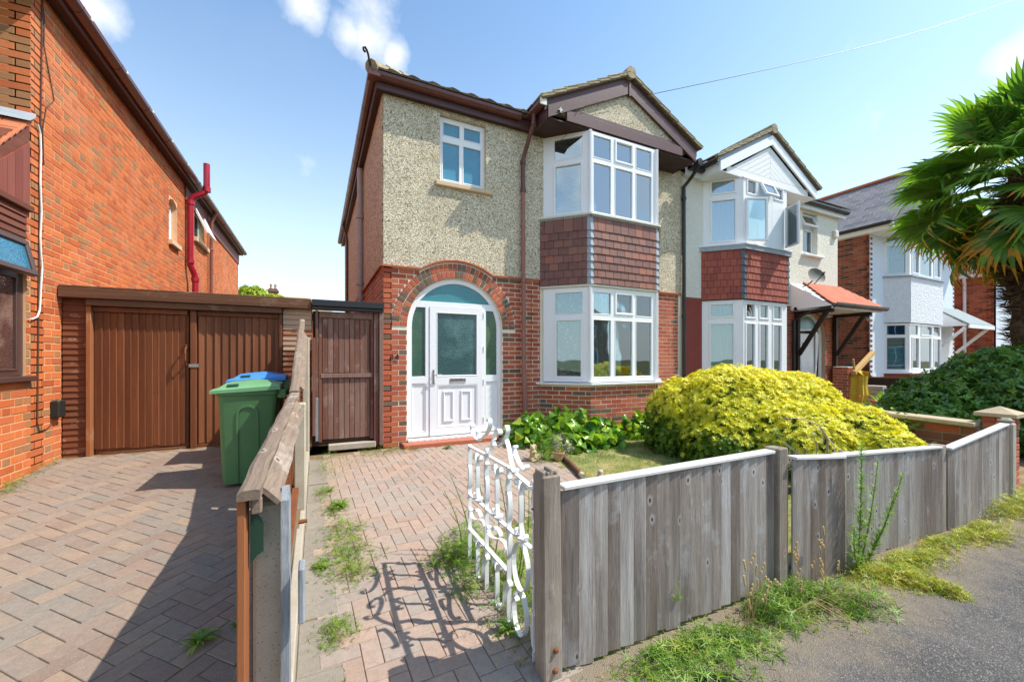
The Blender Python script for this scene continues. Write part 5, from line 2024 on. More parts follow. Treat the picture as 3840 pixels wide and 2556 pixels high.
# =================================================================== HOUSE 18 (white, slate roof)
h18 = thing('detached_house', (17.5, YF, -.2), 'white house with grey slate roof, brick side wall and toothed brick quoins behind the palm', 'house')
X8 = 14.62
FW = Fr((X8, YF, 0), (0, -1, 0), (0, 0, 1))
mb = MB()
mb.slab(FF, [(X8, .60), (20.45, .60), (20.45, 5.1), (X8, 5.1)], [[(15.7, .7), (18.2, .7), (18.2, 2.25), (15.7, 2.25)], [(15.7, 3.6), (18.2, 3.6), (18.2, 4.85), (15.7, 4.85)]], -.12, .02)
mb.build('rendered_wall', M['render_smooth'], h18)
MB().slab(FF, [(X8, -.6), (20.45, -.6), (20.45, .60), (X8, .60)], [], -.12, 0).build('brick_plinth', M['mortar_brown'], h18)
MB().slab(FW, [(-9, -.6), (0, -.6), (0, 5.0), (-9, 5.0)], [], -.12, 0).build('brick_side_wall', M['mortar_brown'], h18)
B('rear_wall', M['room_wall'], h18, WORLD, X8 + .12, 20.45, 15.0, 15.08, -.6, 5.0, 0)
B('side_wall', M['brick_house18'], h18, WORLD, 20.33, 20.45, YF + .12, 15.0, -.6, 5.0, 0)
B('upper_floor', M['room_wall'], h18, WORLD, X8 + .12, 20.33, 6.2, 15, 2.42, 2.5, 0)
B('room_partition', M['room_wall'], h18, WORLD, X8 + .12, 20.33, 8.9, 9.0, -.2, 5.0, 0)
bag18 = Bag(h18, 'brick', 300)
courses(bag18, FW, -3.2, 0, -.6, 4.95, M['brick_house18'], None, dark=M['brick_black'], mix=.12, proud=.012)
courses(bag18, FF, X8, 20.45, -.6, .58, M['brick_house18'], None, dark=M['brick_black'], mix=.12, vis=1.3)
# toothed quoins on the white front
for i in range(58):
    if i % 2 == 0:
        m = FF.m(X8 + .052, .62 + i * .075, .018)
        bag18.add(m, .105, .066, .012, .004, M['brick_house18'], vis=.8)
        m = FF.m(20.40, .62 + i * .075, .018)
        bag18.add(m, .105, .066, .012, .004, M['brick_house18'], vis=.95)
bag18.flush()
BF18 = bay_faces(15.40, .46, 18.06)
for fi, (fr, L) in enumerate(BF18):
    MB().slab(fr, [(0, -.6), (L, -.6), (L, .72), (0, .72)], [], -.1, .0).build('bay_brickwork', M['brick_house18'], h18)
    MB().slab(fr, [(0, 2.22), (L, 2.22), (L, 3.58), (0, 3.58)], [], -.1, .02).build('bay_apron', M['render_white'], h18)
bay_ring(h18, BF18, .70, .745, -.10, .06, M['upvc'], 'window_sill', ext=.04)
bay_ring(h18, BF18, 3.58, 3.62, -.10, .07, M['lead'], 'window_sill', ext=.04)
(wl, La), (wf, Lb), (wr, Lc) = BF18
o = 15.86
for (zb0, zb1, zt_) in ((.745, 2.20, 0), (3.62, 4.95, 0)):
    hh = zb1 - zb0
    tz = zb1 - .38
    window(h18, wl, (.02, La, zb0, zb1), [(.10, La - .09, tz + .03, zb1 - .05), (.10, La - .09, zb0 + .07, tz - .04)], cf=-.02)
    window(h18, wf, (.0, Lb, zb0, zb1),
           [(15.93 - o, 16.42 - o, tz + .03, zb1 - .05), (16.66 - o, 17.36 - o, tz + .06, zb1 - .07, 'sash'), (17.50 - o, 17.96 - o, tz + .03, zb1 - .05),
            (16.06 - o, 16.46 - o, zb0 + .12, tz - .07, 'sash'), (16.59 - o, 17.34 - o, zb0 + .08, tz - .04), (17.53 - o, 17.96 - o, zb0 + .12, tz - .07, 'sash')], cf=-.02)
    window(h18, wr, (0, Lc - .02, zb0, zb1), [(.09, Lc - .10, tz + .03, zb1 - .05), (.09, Lc - .10, zb0 + .07, tz - .04)], cf=-.02)
def shutters(fr, a0, a1, b0, b1, c, label):
    t = thing('louvred_shutter', fr.p((a0 + a1) / 2, b0, c), label, 'shutter')
    mb = MB()
    ring(mb, fr, a0, a1, b0, b1, .05, c - .012, c + .012)
    mb.build('shutter_frame', M['shutter'], t)
    B('added_backing', M['shutter'], t, fr, a0 + .02, a1 - .02, b0 + .02, b1 - .02, c - .05, c - .035, 0)  # added pale panel, lightens the louvres against the dark room
    b = b0 + .06
    while b < b1 - .06:
        s = MB()
        s.box(Fr(fr.p(a0 + .05, b, c), fr.u, (fr.v * .75 + fr.n * -.66)), 0, a1 - a0 - .1, 0, .075, -.004, .004, .002)
        s.build('louvre', M['shutter'], t)
        b += .088
shutters(wl, .06, La - .05, .80, 1.78, -.10, 'white louvred shutter in the left splay of the white house bay')
shutters(wf, .12, .68, .80, 1.78, -.12, 'white louvred shutter in the left front light of the white house bay')
shutters(wf, .70, 1.52, .80, 1.78, -.12, 'white louvred shutter in the broad middle light of the white house bay')
shutters(wf, 1.55, 2.14, .80, 1.78, -.12, 'white louvred shutter in the right front light of the white house bay')
# slate roof: the slope facing the pair, laid in courses
ZE = 4.98
XE = X8 - .30
XRG, ZRG = 17.55, 7.24
sv = Vector((XRG - XE, 0, ZRG - ZE))
SL = sv.length
FR = Fr((XE, 15.3, ZE), (0, -1, 0), sv)
if FR.n.z < 0:
    FR.n = -FR.n
mb = MB()
y0f = 5.45
RL = 15.3 - y0f
mb.add([(XE, y0f, ZE), (XRG, y0f, ZRG), (XRG, 15.3, ZRG), (XE, 15.3, ZE), (2 * XRG - XE, y0f, ZE), (2 * XRG - XE, 15.3, ZE)], [(0, 1, 2, 3), (1, 4, 5, 2), (0, 4, 1), (3, 2, 5)])
mb.build('roof_slope', M['slate'], h18)
bags = Bag(h18, 'roof_slate', 300, eye=(4, -4, 2))
nr = 18
for i in range(nr):
    b0 = SL * i / nr
    a = -(.16 if i % 2 else 0)
    while a < RL:
        p, q = max(0, a), min(RL, a + .318)
        if q - p > .03 and a > 2.5:
            m = FR.m((p + q) / 2, b0 + SL / nr * .5, .006 + random.gauss(0, .002)) @ Matrix.Rotation(R(2.6) * 1, 4, 'X')
            bags.add(jit(m, .004, .001), q - p, SL / nr * 1.10, .012, .002, M['slate'])
        a += .323
bags.flush()
B('ridge_capping', M['tile_orange'], h18, WORLD, XRG - .11, XRG + .11, y0f, 15.3, ZRG - .01, ZRG + .09, .03)
gutter(h18, (XE + .06, y0f + .05), (XE + .06, 15.2), ZE - .07, (-1, 0), M['black_pl'])
B('fascia_board', M['upvc_old'], h18, WORLD, XE + .06, XE + .085, y0f, 15.2, ZE - .20, ZE - .01, .004)
B('soffit_board', M['upvc_board'], h18, WORLD, XE + .08, X8 + .02, y0f + .02, 15.1, ZE - .19, ZE - .17, 0)
B('soffit_board', M['upvc_board'], h18, WORLD, X8, 20.6, y0f + .02, YF - .021, ZE - .19, ZE - .17, 0)
MB().slab(Fr((0, y0f + .03, 0), (1, 0, 0), (0, 0, 1)), [(XE + .1, ZE - .18), (2 * XRG - XE - .1, ZE - .18), (2 * XRG - XE - .1, ZE - .02), (XRG, ZRG - .10), (XE + .1, ZE - .02)], [], -.06, 0).build('gable_wall', M['render_smooth'], h18)
# its slated door canopy with white brackets
pc = MB()
P0, P1, P2, P3 = Vector((18.62, YF - .02, 2.92)), Vector((20.75, YF - .02, 2.92)), Vector((20.75, 5.18, 2.26)), Vector((18.62, 5.18, 2.26))
dn = Vector((0, 0, -.05))
pc.add([P0, P1, P2, P3, P0 + dn, P1 + dn, P2 + dn, P3 + dn], [(0, 1, 2, 3), (4, 7, 6, 5), (0, 3, 7, 4), (1, 5, 6, 2), (3, 2, 6, 7)])
pc.build('canopy_roof', M['felt_grey'], h18)
MB().add([P0 + Vector((.02, 0, -.06)), P3 + Vector((.02, .03, -.06)), Vector((18.64, YF - .02, 2.2))], [(0, 1, 2)]).build('canopy_cheek', M['upvc_board'], h18, recalc=False)
B('canopy_fascia', M['upvc_board'], h18, WORLD, 18.62, 20.75, 5.17, 5.20, 2.12, 2.24, .004)
for x in (18.72, 20.55):
    mb = MB()
    d = Vector((0, 5.28, 2.16)) - Vector((0, YF - .04, 1.35))
    mb.box(Fr((x - .04, YF - .04, 1.35), d, (1, 0, 0)), 0, d.length, 0, .08, -.04, .04, .004)
    mb.build('canopy_bracket', M['upvc_board'], h18)
B('house_door', M['upvc_board'], h18, FF, 19.1, 19.95, -.3, 1.75, .021, .05, .01)

# =================================================================== HOUSE 20
h20 = thing('brick_house', (24.5, 6.5, -.2), 'dark red brick house with a white downpipe, far right behind the palm trunk', 'house')
F20 = Fr((22.5, 5.63, 0), (0, -1, 0), (0, 0, 1))
MB().slab(F20, [(-9, -.6), (0, -.6), (0, 4.30), (-9, 4.30)], [], -.2, 0).build('side_wall', M['mortar_brown'], h20)
MB().slab(Fr((22.5, 5.63, 0), (1, 0, 0), (0, 0, 1)), [(0, -.6), (6, -.6), (6, 4.3), (0, 4.3)], [], -.2, 0).build('front_wall', M['render_smooth'], h20)
b20 = Bag(h20, 'brick', 240)
courses(b20, F20, -2.3, 0, -.6, 4.28, M['brick_red'], None, dark=M['brick_house18'], mix=.4, proud=.012)
b20.flush()
mb = MB()
mb.add([(22.2, 5.3, 4.25), (25.5, 8.8, 6.4), (22.2, 14, 4.25), (28.8, 5.3, 4.25), (28.8, 14, 4.25)], [(0, 1, 2), (0, 3, 1), (3, 4, 1), (4, 2, 1)])
mb.build('roof', M['roof_dark'], h20)
B('soffit_board', M['upvc_board'], h20, WORLD, 22.18, 22.52, 5.3, 14, 4.20, 4.30, .005)
downpipe(h20, [(22.22, 6.30, 4.3), (22.24, 6.32, 4.15), (22.42, 6.36, 3.95), (22.42, 6.36, -.2)], .05, M['upvc'])

# =================================================================== LEFT HOUSE
hl = thing('brick_house', (-3.2, 9.5, 0), 'orange brick house at the far left with a maroon soil pipe and dark eaves', 'house')
FL = Fr((-2.5, 0, 0), (0, 1, 0), (0, 0, 1))
mb = MB()
win1 = (9.615, 10.10, 3.38, 4.20)
w1 = [(9.615, 3.38), (10.10, 3.38), (10.10, 4.10), (10.03, 4.17), (9.86, 4.21), (9.69, 4.17), (9.615, 4.10)]
w2 = [(11.35, 3.90), (12.20, 3.90), (12.20, 4.60), (11.35, 4.60)]
mb.slab(FL, [(5.56, -.5), (17.02, -.5), (17.02, 4.95), (5.56, 4.95)], [w1, w2], -.15, 0)
mb.build('side_wall', M['mortar_left'], hl)
mb = MB()
mb.slab(FL, [(3.6, -.5), (5.555, -.5), (5.555, 2.9), (3.6, 2.9)], [[(4.0, .97), (5.49, .97), (5.49, 2.26), (4.0, 2.26)]], -.15, 0)
mb.build('bay_side_wall', M['mortar_left'], hl)
FN = Fr((-2.5, 5.56, 0), (1, 0, 0), (0, 0, 1))
MB().slab(FN, [(-4, -.5), (0, -.5), (0, 5.2), (-4, 5.2)], [], -.2, -.0).build('front_wall', M['mortar_left'], hl)
B('rear_wall', M['mortar_left'], hl, WORLD, -8, -2.5, 16.9, 17.01, -.5, 4.9, 0)
bagl = Bag(hl, 'brick', 300)


def cutl(va, vb):
    out = []
    zm = (va + vb) / 2
    if 3.38 < zm < 4.20:
        out.append((9.615, 10.10))
    if 3.86 < zm < 4.62:
        out.append((11.35, 12.20))
    return out


courses(bagl, FL, 5.56, 17.02, -.42, 4.95, M['brick_orange'], cutl, bond='flemish', dark=M['brick_orange_dark'], mix=.05)
courses(bagl, FL, 4.6, 5.555, -.42, .93, M['brick_orange'], None, bond='flemish', dark=M['brick_orange_dark'], mix=.05, phase=1)
courses(bagl, FL, 5.49, 5.555, .93, 3.4, M['brick_orange'], None, bond='flemish', dark=M['brick_orange_dark'], mix=.05, phase=1)
courses(bagl, FN, -.55, 0, 3.35, 5.1, M['brick_orange'], None, dark=M['brick_orange_dark'], mix=.3)
bagl.flush()
# bay cheek: upright boards, weatherboards, window
for k in range(9):
    y1 = 5.50 - k * .105
    y0_ = y1 - .101
    zt = lambda y: 3.22 + (y - 5.52) * .84
    MB().slab(FL, [(y0_, 2.60), (y1, 2.60), (y1, zt(y1)), (y0_, zt(y0_))], [], 0.0, .022).build('upright_board', M['panel_brown'], hl)
MB().slab(FL, [(4.5, zt(4.5) + .004), (5.52, 3.224), (5.52, 3.42), (4.5, zt(4.5) + .20)], [], -.10, .008).build('verge_board', M['clad_brown'], hl)
B('board_trim', M['clad_brown'], hl, FL, 4.5, 5.52, 2.545, 2.60, 0, .045, .004)
for k in range(4):
    z = 2.28 + k * .066
    f = Fr(FL.p(0, z, .004), FL.u, (FL.v + FL.n * -.22))
    B('weatherboard', M['clad_brown'], hl, f, 4.5, 5.48, 0, .074, 0, .014, .003)
wl_ = window(hl, FL, (4.3, 5.485, .98, 2.27), [(4.4, 5.40, 1.03, 1.90, 'hammered')], mat=M['frame_brown'], cf=-.02, depth=.07, bead=.02)
v = FL.v * math.cos(R(12)) - FL.n * math.sin(R(12))
f = Fr(FL.p(4.36, 2.255, .012) - v * .34, FL.u, v)
s = MB()
sash_ring(s, f, 0, 1.10, 0, .34, .055, -.03, .02)
so = s.build('open_sash', M['frame_brown'], wl_)
MB().box(f, .05, 1.05, .05, .29, -.01, 0).build('pane', M['leaded'], so)
mb = MB()
k = 0
B('window_sill', M['frame_brown'], hl, FL, 4.2, 5.54, .925, .975, -.05, .06, .006)
wavy('patterned_curtain', FL, 4.3, 5.42, 1.0, 2.2, -.12, .01, 9, M['blind_warm'], 'brown patterned curtain behind the window at the far left edge', seed=12)
# little tiled roof of that bay
for i in range(9):
    t0 = i * .105
    for k in range(4):
        x1 = -2.47 - k * .165
        c0 = Vector((x1 - .08, 5.50 - t0 * .72, 3.40 - t0 * .70))
        f = Fr(c0, (1, 0, 0), (0, .70, .71))
        m = f.m(0, 0, 0) @ Matrix.Rotation(R(5), 4, 'X')
        mb = MB()
        f2 = Fr(m.translation, m.to_3x3().col[0], m.to_3x3().col[1])
        mb.box(f2, -.08, .08, -.09, .09, 0, .016, .004)
        mb.build('roof_tile', M['tile_orange'], hl)
MB().slab(Fr((-2.49, 5.5, 3.37), (0, -.72, -.70), (1, 0, 0)), [(0, 0), (1.3, 0), (1.3, -1.0), (0, -1.0)], [], -.03, 0).build('roof_deck', M['clad_brown'], hl)
mb = MB()
mb.add([(-3.2, 5.555, 3.56), (-2.46, 5.555, 3.52), (-2.44, 5.50, 3.46), (-2.44, 5.42, 3.39), (-3.2, 5.42, 3.42), (-3.2, 5.50, 3.47)], [(0, 1, 2, 5), (5, 2, 3, 4)])
mb.build('lead_flashing', M['lead'], hl, recalc=False)
# side windows
window(hl, FL, (9.615, 10.10, 3.38, 4.15), [(9.68, 10.03, 3.45, 4.08)], cf=-.09, depth=.05)
B('window_sill', M['sandstone'], hl, FL, 9.58, 10.16, 3.29, 3.38, -.05, .07, .006)
w2o = window(hl, FL, (11.35, 12.20, 3.90, 4.60), [(11.42, 12.12, 3.96, 4.53, 'dark_room')], cf=-.09, depth=.05)
open_sash(w2o, FL, (11.37, 4.60, .0), .81, .62, R(24), 'top')
B('window_sill', M['sandstone'], hl, FL, 11.30, 12.50, 3.80, 3.90, -.05, .07, .006)
B('eaves_board', M['clad_brown'], hl, FL, 10.6, 17.03, 4.46, 4.93, .012, .03, .004)
# eaves
B('fascia_board', M['brown_gloss'], hl, WORLD, -2.385, -2.36, 3.0, 17.1, 4.79, 4.955, .004)
B('soffit_board', M['soffit'], hl, WORLD, -2.50, -2.385, 3.0, 17.1, 4.80, 4.82, 0)
gutter(hl, (-2.36, 3.2), (-2.36, 17.15), 4.845, (1, 0), M['brown_upvc'])
for i in range(14):
    y = 6.05 + i * .93
    B('gutter_clip', M['upvc_old'], hl, WORLD, -2.262, -2.242, y, y + .03, 4.885, 4.925, .003)
mb = MB()
mb.add([(-2.30, 3.0, 4.95), (-2.30, 17.25, 4.95), (-6.5, 17.25, 7.4), (-6.5, 3.0, 7.4), (-10.7, 3.0, 4.95), (-10.7, 17.25, 4.95)], [(0, 1, 2, 3), (3, 2, 5, 4), (0, 3, 4), (1, 5, 2)])
mb.build('main_roof', M['roof_dark'], hl)
# maroon soil pipe
sx = -2.40
sp = downpipe(hl, [(sx + .05, 10.77, -.2), (sx + .05, 10.77, 2.85), (sx + .05, 10.77, 2.90)], .060, M['maroon'], [(sx + .05, 10.77, 2.38, .07), (sx + .05, 10.77, 2.80, .08)], name='soil_pipe', cr=1.25)
downpipe(hl, [(sx + .05, 10.77, 2.88), (sx + .03, 10.74, 2.98), (sx - .01, 10.66, 3.12), (sx - .01, 10.65, 3.20), (sx - .01, 10.65, 4.42), (sx, 10.65, 4.50), (sx + .06, 10.65, 4.58), (sx + .22, 10.65, 4.68), (sx + .27, 10.66, 4.76), (sx + .27, 10.66, 5.32)], .060, M['maroon'],
         [(sx - .01, 10.65, 3.16, .08), (sx - .01, 10.65, 4.40, .08), (sx + .27, 10.66, 4.72, .10)], name='soil_pipe', cr=1.25)
downpipe(hl, [(-2.30, 12.5, 4.85), (-2.36, 12.55, 4.74), (-2.42, 12.59, 4.62), (-2.42, 12.59, -.2)], .040, M['pink_pipe'], [(-2.42, 12.59, 3.9, .05), (-2.42, 12.59, 2.45, .05)])
# cables, meter box
mb = MB()
q = [(5.62, 3.45), (5.66, 3.38), (5.67, 3.2), (5.66, 2.9), (5.68, 2.6), (5.66, 2.35), (5.67, 2.2), (5.69, 2.05), (5.67, 1.85), (5.66, 1.72), (5.65, 1.62), (5.61, 1.55), (5.53, 1.52), (5.49, 1.52)]
mb.tube([FL.p(a, b, .022) for a, b in q], .008, 6)
mb.build('white_cable', M['white_cable'], hl)
mb = MB()
mb.tube([FL.p(5.71, 4.85, .014), FL.p(5.70, 4.2, .014), FL.p(5.68, 3.3, .014), FL.p(5.655, 2.0, .014), FL.p(5.64, 1.0, .014), FL.p(5.63, .50, .014), FL.p(5.66, .42, .014), FL.p(5.78, .42, .014), FL.p(5.87, .46, .014), FL.p(5.88, .62, .014)], .006, 5)
mb.build('brown_cable', M['brown_cable'], hl)
mb = MB()
mb.tube([FL.p(5.72, 4.75, .012), FL.p(5.75, 4.6, .012), FL.p(5.74, 4.3, .014), FL.p(5.92, 3.85, .012), FL.p(5.78, 3.7, .014), FL.p(5.72, 3.45, .012), FL.p(5.74, 3.1, .012)], .005, 5)
mb.build('brown_cable', M['brown_cable'], hl)
B('meter_box', M['iron_black'], hl, FL, 5.86, 5.99, .52, .70, .0, .075, .012)

# =================================================================== GARAGE FRONT AND PASSAGE GATE
FGD = Fr((0, YF, 0), (1, 0, 0), (0, 0, 1))


def feather(parent, fr, a0, a1, b0, b1, c, w, mat, name='board', tilt=8, left_proud=True, th=.014, jb=.0, over=.012, blist=None):
    n = max(1, round((a1 - a0) / w))
    w = (a1 - a0) / n
    out = []
    for i in range(n):
        ang = R(tilt) * (1 if left_proud else -1) + random.gauss(0, R(.8))
        xm = a0 + (i + .5) * w
        bb0, bb1 = (blist(xm) if blist else (b0, b1))
        u = fr.u * math.cos(ang) - fr.n * math.sin(ang)
        lean = random.gauss(0, .0015)
        f = Fr(fr.p(xm, bb0, c + random.gauss(0, .001)), u, (fr.v + fr.u * lean))
        h = bb1 - bb0
        mb = MB()
        mb.box(f, -w / 2 - over / 2, w / 2 + over / 2, random.uniform(-jb, jb), h + random.uniform(-jb, jb) * .4, 0, th, .003)
        out.append(mb.build(name, mat, parent))
    return out


def shiplap_panel(parent, fr, a0, a1, b0, b1, c, h, mat, name='shiplap_board'):
    n = round((b1 - b0) / h)
    h = (b1 - b0) / n
    for i in range(n):
        mm = mat(i, n) if callable(mat) else mat
        f = Fr(fr.p(0, b0 + i * h, c), fr.u, (fr.v + fr.n * -.22))
        mb = MB()
        mb.box(f, a0 + random.uniform(0, .004), a1 - random.uniform(0, .004), 0, h * 1.06, -.004, .018, .003)
        mb.build(name, mm, parent)


gd = thing('garage_doors', (-1.35, YF, 0), 'pair of red brown boarded garage doors under a dark timber lintel', 'garage door')
B('backing', M['soffit'], gd, FGD, -2.48, -.06, -.1, 1.76, -.09, -.05, 0)
B('lintel', M['garage_dark'], gd, FGD, -2.49, -.065, 1.80, 1.905, -.02, .10, .006)
B('lintel', M['garage_dark'], gd, FGD, -2.28, -.41, 1.725, 1.797, -.02, .075, .005)
B('roof_edge', M['garage_dark'], gd, WORLD, -2.49, -.065, YF - .085, YF + 3.0, 1.908, 1.935, .005)
shiplap_panel(gd, FGD, -2.488, -2.290, .03, 1.79, .0, .0685, M['shiplap'])
B('base_board', M['garage_dark'], gd, FGD, -2.488, -2.29, -.05, .03, -.02, .015, .003)
B('door_post', M['orange_board'], gd, FGD, -2.287, -2.245, -.05, 1.722, -.04, .05, .005)
B('door_post', M['garage_brown'], gd, FGD, -.444, -.406, -.12, 1.722, -.04, .03, .005)
shiplap_panel(gd, FGD, -.402, -.062, -.05, 1.79, .0, .0685, lambda i, n: M['shiplap_worn'] if i > n - 9 else M['shiplap'])
# left leaf
ll = B('door_leaf', M['garage_brown'], gd, FGD, -2.235, -1.395, .02, 1.715, -.05, -.022, .004)
feather(gd, FGD, -2.235, -1.425, .115, 1.66, -.022, .064, M['garage_brown'], 'door_board', 12, False, .014, .012, .010)
B('bottom_rail', M['garage_dark'], gd, FGD, -2.17, -1.41, .02, .085, -.02, .006, .004)
B('top_rail', M['garage_brown'], gd, FGD, -2.24, -1.40, 1.665, 1.72, -.02, .018, .004)
B('meeting_strip', M['garage_brown'], gd, FGD, -1.372, -1.312, .02, 1.718, -.02, .028, .004)
rl = B('door_leaf', M['garage_brown'], gd, FGD, -1.31, -.447, .0, 1.715, -.06, -.03, .004)
feather(gd, FGD, -1.30, -.50, .10, 1.66, -.03, .080, M['garage_brown'], 'door_board', 14, True, .014, .006, .004)
B('bottom_rail', M['garage_brown'], gd, FGD, -1.31, -.45, .0, .095, -.03, -.004, .004)
B('top_rail', M['garage_brown'], gd, FGD, -1.31, -.45, 1.665, 1.72, -.03, .002, .004)
mb = MB()
mb.tube([FGD.p(-1.41, 1.27, .02), FGD.p(-1.41, 1.26, .06), FGD.p(-1.408, 1.20, .075), FGD.p(-1.408, 1.12, .07), FGD.p(-1.41, 1.08, .02)], .010, 8)
mb.box(FGD, -1.425, -1.395, 1.255, 1.31, .0, .012, .003)
mb.box(FGD, -1.425, -1.395, 1.055, 1.095, .0, .012, .003)
mb.build('door_handle', M['rust'], gd)
mb = MB()
mb.box(FGD, -1.385, -1.285, 1.035, 1.075, .028, .036, .003)
mb.build('hasp', M['steel'], gd)

pg = thing('passage_gate', (.35, YF, 0), 'narrow peeling brown boarded gate between fence and front door corner', 'gate')
B('gate_post', M['gate_worn'], pg, FGD, -.055, -.018, .10, 1.42, -.03, .05, .004)
B('gate_post', M['gate_worn'], pg, FGD, -.018, .018, .62, 1.79, -.04, .03, .004)
B('gate_post', M['silver_wood'], pg, FGD, -.018, .018, .02, .615, -.04, .03, .004)
B('gate_post', M['gate_worn'], pg, FGD, .735, .80, -.1, 1.80, -.04, .035, .005)
B('gate_post', M['gate_worn'], pg, FGD, .805, .862, -.1, 1.80, -.02, .06, .005)
B('capping', M['black_pl'], pg, FGD, -.06, .864, 1.845, 1.93, -.4, .125, .006)
B('capping', M['black_pl'], pg, FGD, -.06, .864, 1.80, 1.843, -.05, .09, .005)
B('top_rail', M['gate_worn'], pg, FGD, .03, .725, 1.70, 1.78, -.03, .012, .004)
B('mid_rail', M['gate_worn'], pg, FGD, .045, .725, .875, .935, -.03, .014, .004)
B('backing', M['soffit'], pg, FGD, -.05, .86, -.05, 1.79, -.09, -.045, 0)
B('gate_stile', M['gate_worn'], pg, FGD, .025, .062, .0, 1.70, -.03, .008, .003)
B('gate_stile', M['gate_worn'], pg, FGD, .69, .732, .0, 1.70, -.03, .008, .003)
n = 9
for (b0, b1) in ((.94, 1.70), (.03, .87)):
    for i in range(n):
        a0 = .066 + (.622) * i / n
        B('gate_board', M['gate_worn'], pg, FGD, a0 + .0025, a0 + .622 / n - .0025, b0 + random.uniform(-.004, .004), b1, -.03, -.010 + random.gauss(0, .001), .004)
st = B('door_sill_slab', M['concrete_plain'], pg, FGD, .14, .76, -.12, -.035, -.1, .06, .01)

# =================================================================== FRONT FENCE
def fence_run(t, x0, y0, x1, y1, ztop0, ztop1, zbot0, zbot1, w, mat, cap=True, tilt=7, left_proud=False, capmat=None, lean=0.0):
    d = Vector((x1 - x0, y1 - y0, 0))
    L = d.length
    f = Fr((x0, y0, 0), d, (0, lean, 1))
    fn = Fr(f.o, f.u, (0, 0, 1))
    def bl_(a):
        k = a / L
        return (zbot0 + (zbot1 - zbot0) * k + random.gauss(0, .006), ztop0 + (ztop1 - ztop0) * k + random.gauss(0, .003))
    feather(t, fn, 0.004, L - .004, 0, 0, .0, w, mat, 'fence_board', tilt, left_proud, .013, .0, .014, bl_)
    if cap:
        v = Vector((0, 0, 1))
        u = Vector((d.x, d.y, ztop1 - ztop0)).normalized()
        fc = Fr((x0, y0, ztop0 + .002), u, Vector((0, 1, 0)))
        if fc.n.z < 0:
            fc.n = -fc.n
        mb = MB()
        mb.box(fc, 0, L, -.030, .040, 0, .020, .004)
        mb.build('fence_capping', capmat or M['fence_cap'], t)
    # arris rails at the back
    for zz in (.12, .72):
        za = zbot0 + (ztop0 - zbot0) * zz
        zb_ = zbot1 + (ztop1 - zbot1) * zz
        B('arris_rail', mat, t, Fr((x0, y0 + .020, za), Vector((d.x, d.y, zb_ - za)), (0, 0, 1)), 0, L, 0, .04, -.035, -.004, .004)


ff_ = thing('picket_panel_fence', (3.8, 1.6, -.37), 'weathered grey close boarded fence with pale capping along the pavement', 'fence')
fence_run(ff_, 1.05, 1.630, 2.67, 1.630, .512, .522, -.345, -.343, .083, M['fence_grey'], tilt=9)
fence_run(ff_, 2.80, 1.575, 3.37, 1.560, .478, .430, -.365, -.372, .083, M['fence_grey'], tilt=9)
fence_run(ff_, 3.39, 1.605, 4.85, 1.530, .425, .362, -.372, -.372, .085, M['fence_grey'], tilt=9)
fence_run(ff_, 4.96, 1.510, 6.31, 1.500, .340, .462, -.372, -.372, .085, M['fence_grey'], tilt=9)


def timber_post(t, x, y, s, z0, z1, lean=(0, 0), mat='post_grey', broken=True):
    f = Fr((x, y, z0), (1, 0, -lean[0]), (0, 1, -lean[1]))
    mb = MB()
    mb.box(f, -s / 2, s / 2, -s / 2, s / 2, 0, z1 - z0, .006)
    p = mb.build('fence_post', M[mat], t)
    if broken:
        for k in range(6):
            a = -s / 2 + .014 + (s - .03) * k / 5
            h = random.uniform(.008, .030) if k != 3 else .036
            ang = Matrix.Rotation(R(random.uniform(-10, 10)), 4, 'Z')
            f2 = Fr(f.p(a, 0, z1 - z0 - .004), f.u, f.v)
            MB().box(f2, -.009, .008, -s * .40 + random.uniform(0, .015), s * .40 - random.uniform(0, .02), 0, h, .004).build('splinter', M['post_grey'], p)
    return p


timber_post(ff_, .995, 1.652, .098, -.45, .592, (-.012, .0))
timber_post(ff_, 2.730, 1.635, .100, -.45, .555, (0, 0), broken=False)
timber_post(ff_, 4.905, 1.56, .095, -.45, .385, (0, 0), broken=False)
mb = MB()
mb.box(WORLD, 6.34, 6.45, 1.46, 1.58, -.45, .48, .012)
mb.box(WORLD, 6.345, 6.445, 1.465, 1.575, .478, .528, .03)
mb.build('concrete_post', M['concrete_plain'], ff_)
for (x, z) in ((1.003, -.22), (1.0, -.315)):
    MB().lathe(Fr((x, 1.6015, z), (1, 0, 0), (0, 0, 1)), [(.001, .012), (.008, .012), (.012, .004), (.016, 0)], 10).build('coach_bolt', M['rust'], ff_, recalc=False)

# brick pillar with its cap, and the low wall behind it
bp = thing('brick_pillar', (7.13, 1.74, -.37), 'square brick pillar with sloping buff cap at the right end of the grey fence', 'pillar')
MB().box(WORLD, 7.028, 7.242, 1.638, 1.842, -.45, .475).build('pillar_core', M['mortar_garden'], bp)
bgp = Bag(bp, 'brick', 200)
for (f, L) in ((Fr((7.02, 1.63, 0), (1, 0, 0), (0, 0, 1)), .23), (Fr((7.02, 1.85, 0), (0, -1, 0), (0, 0, 1)), .22)):
    for i in range(11):
        z = -.36 + i * .0765
        mm = M['brick_black'] if i in (8,) else M['brick_red']
        f2 = f.at(0, 0, -.002)
        if i % 2:
            bgp.add(jit(f2.m(L / 2, z + .033, 0), .004, .001), L - .004, .066, .012, .005, mm)
        else:
            bgp.add(jit(f2.m(L * .24, z + .033, 0), .004, .001), L * .47, .066, .012, .005, mm)
            bgp.add(jit(f2.m(L * .75, z + .033, 0), .004, .001), L * .47, .066, .012, .005, mm)
bgp.flush()
mb = MB()
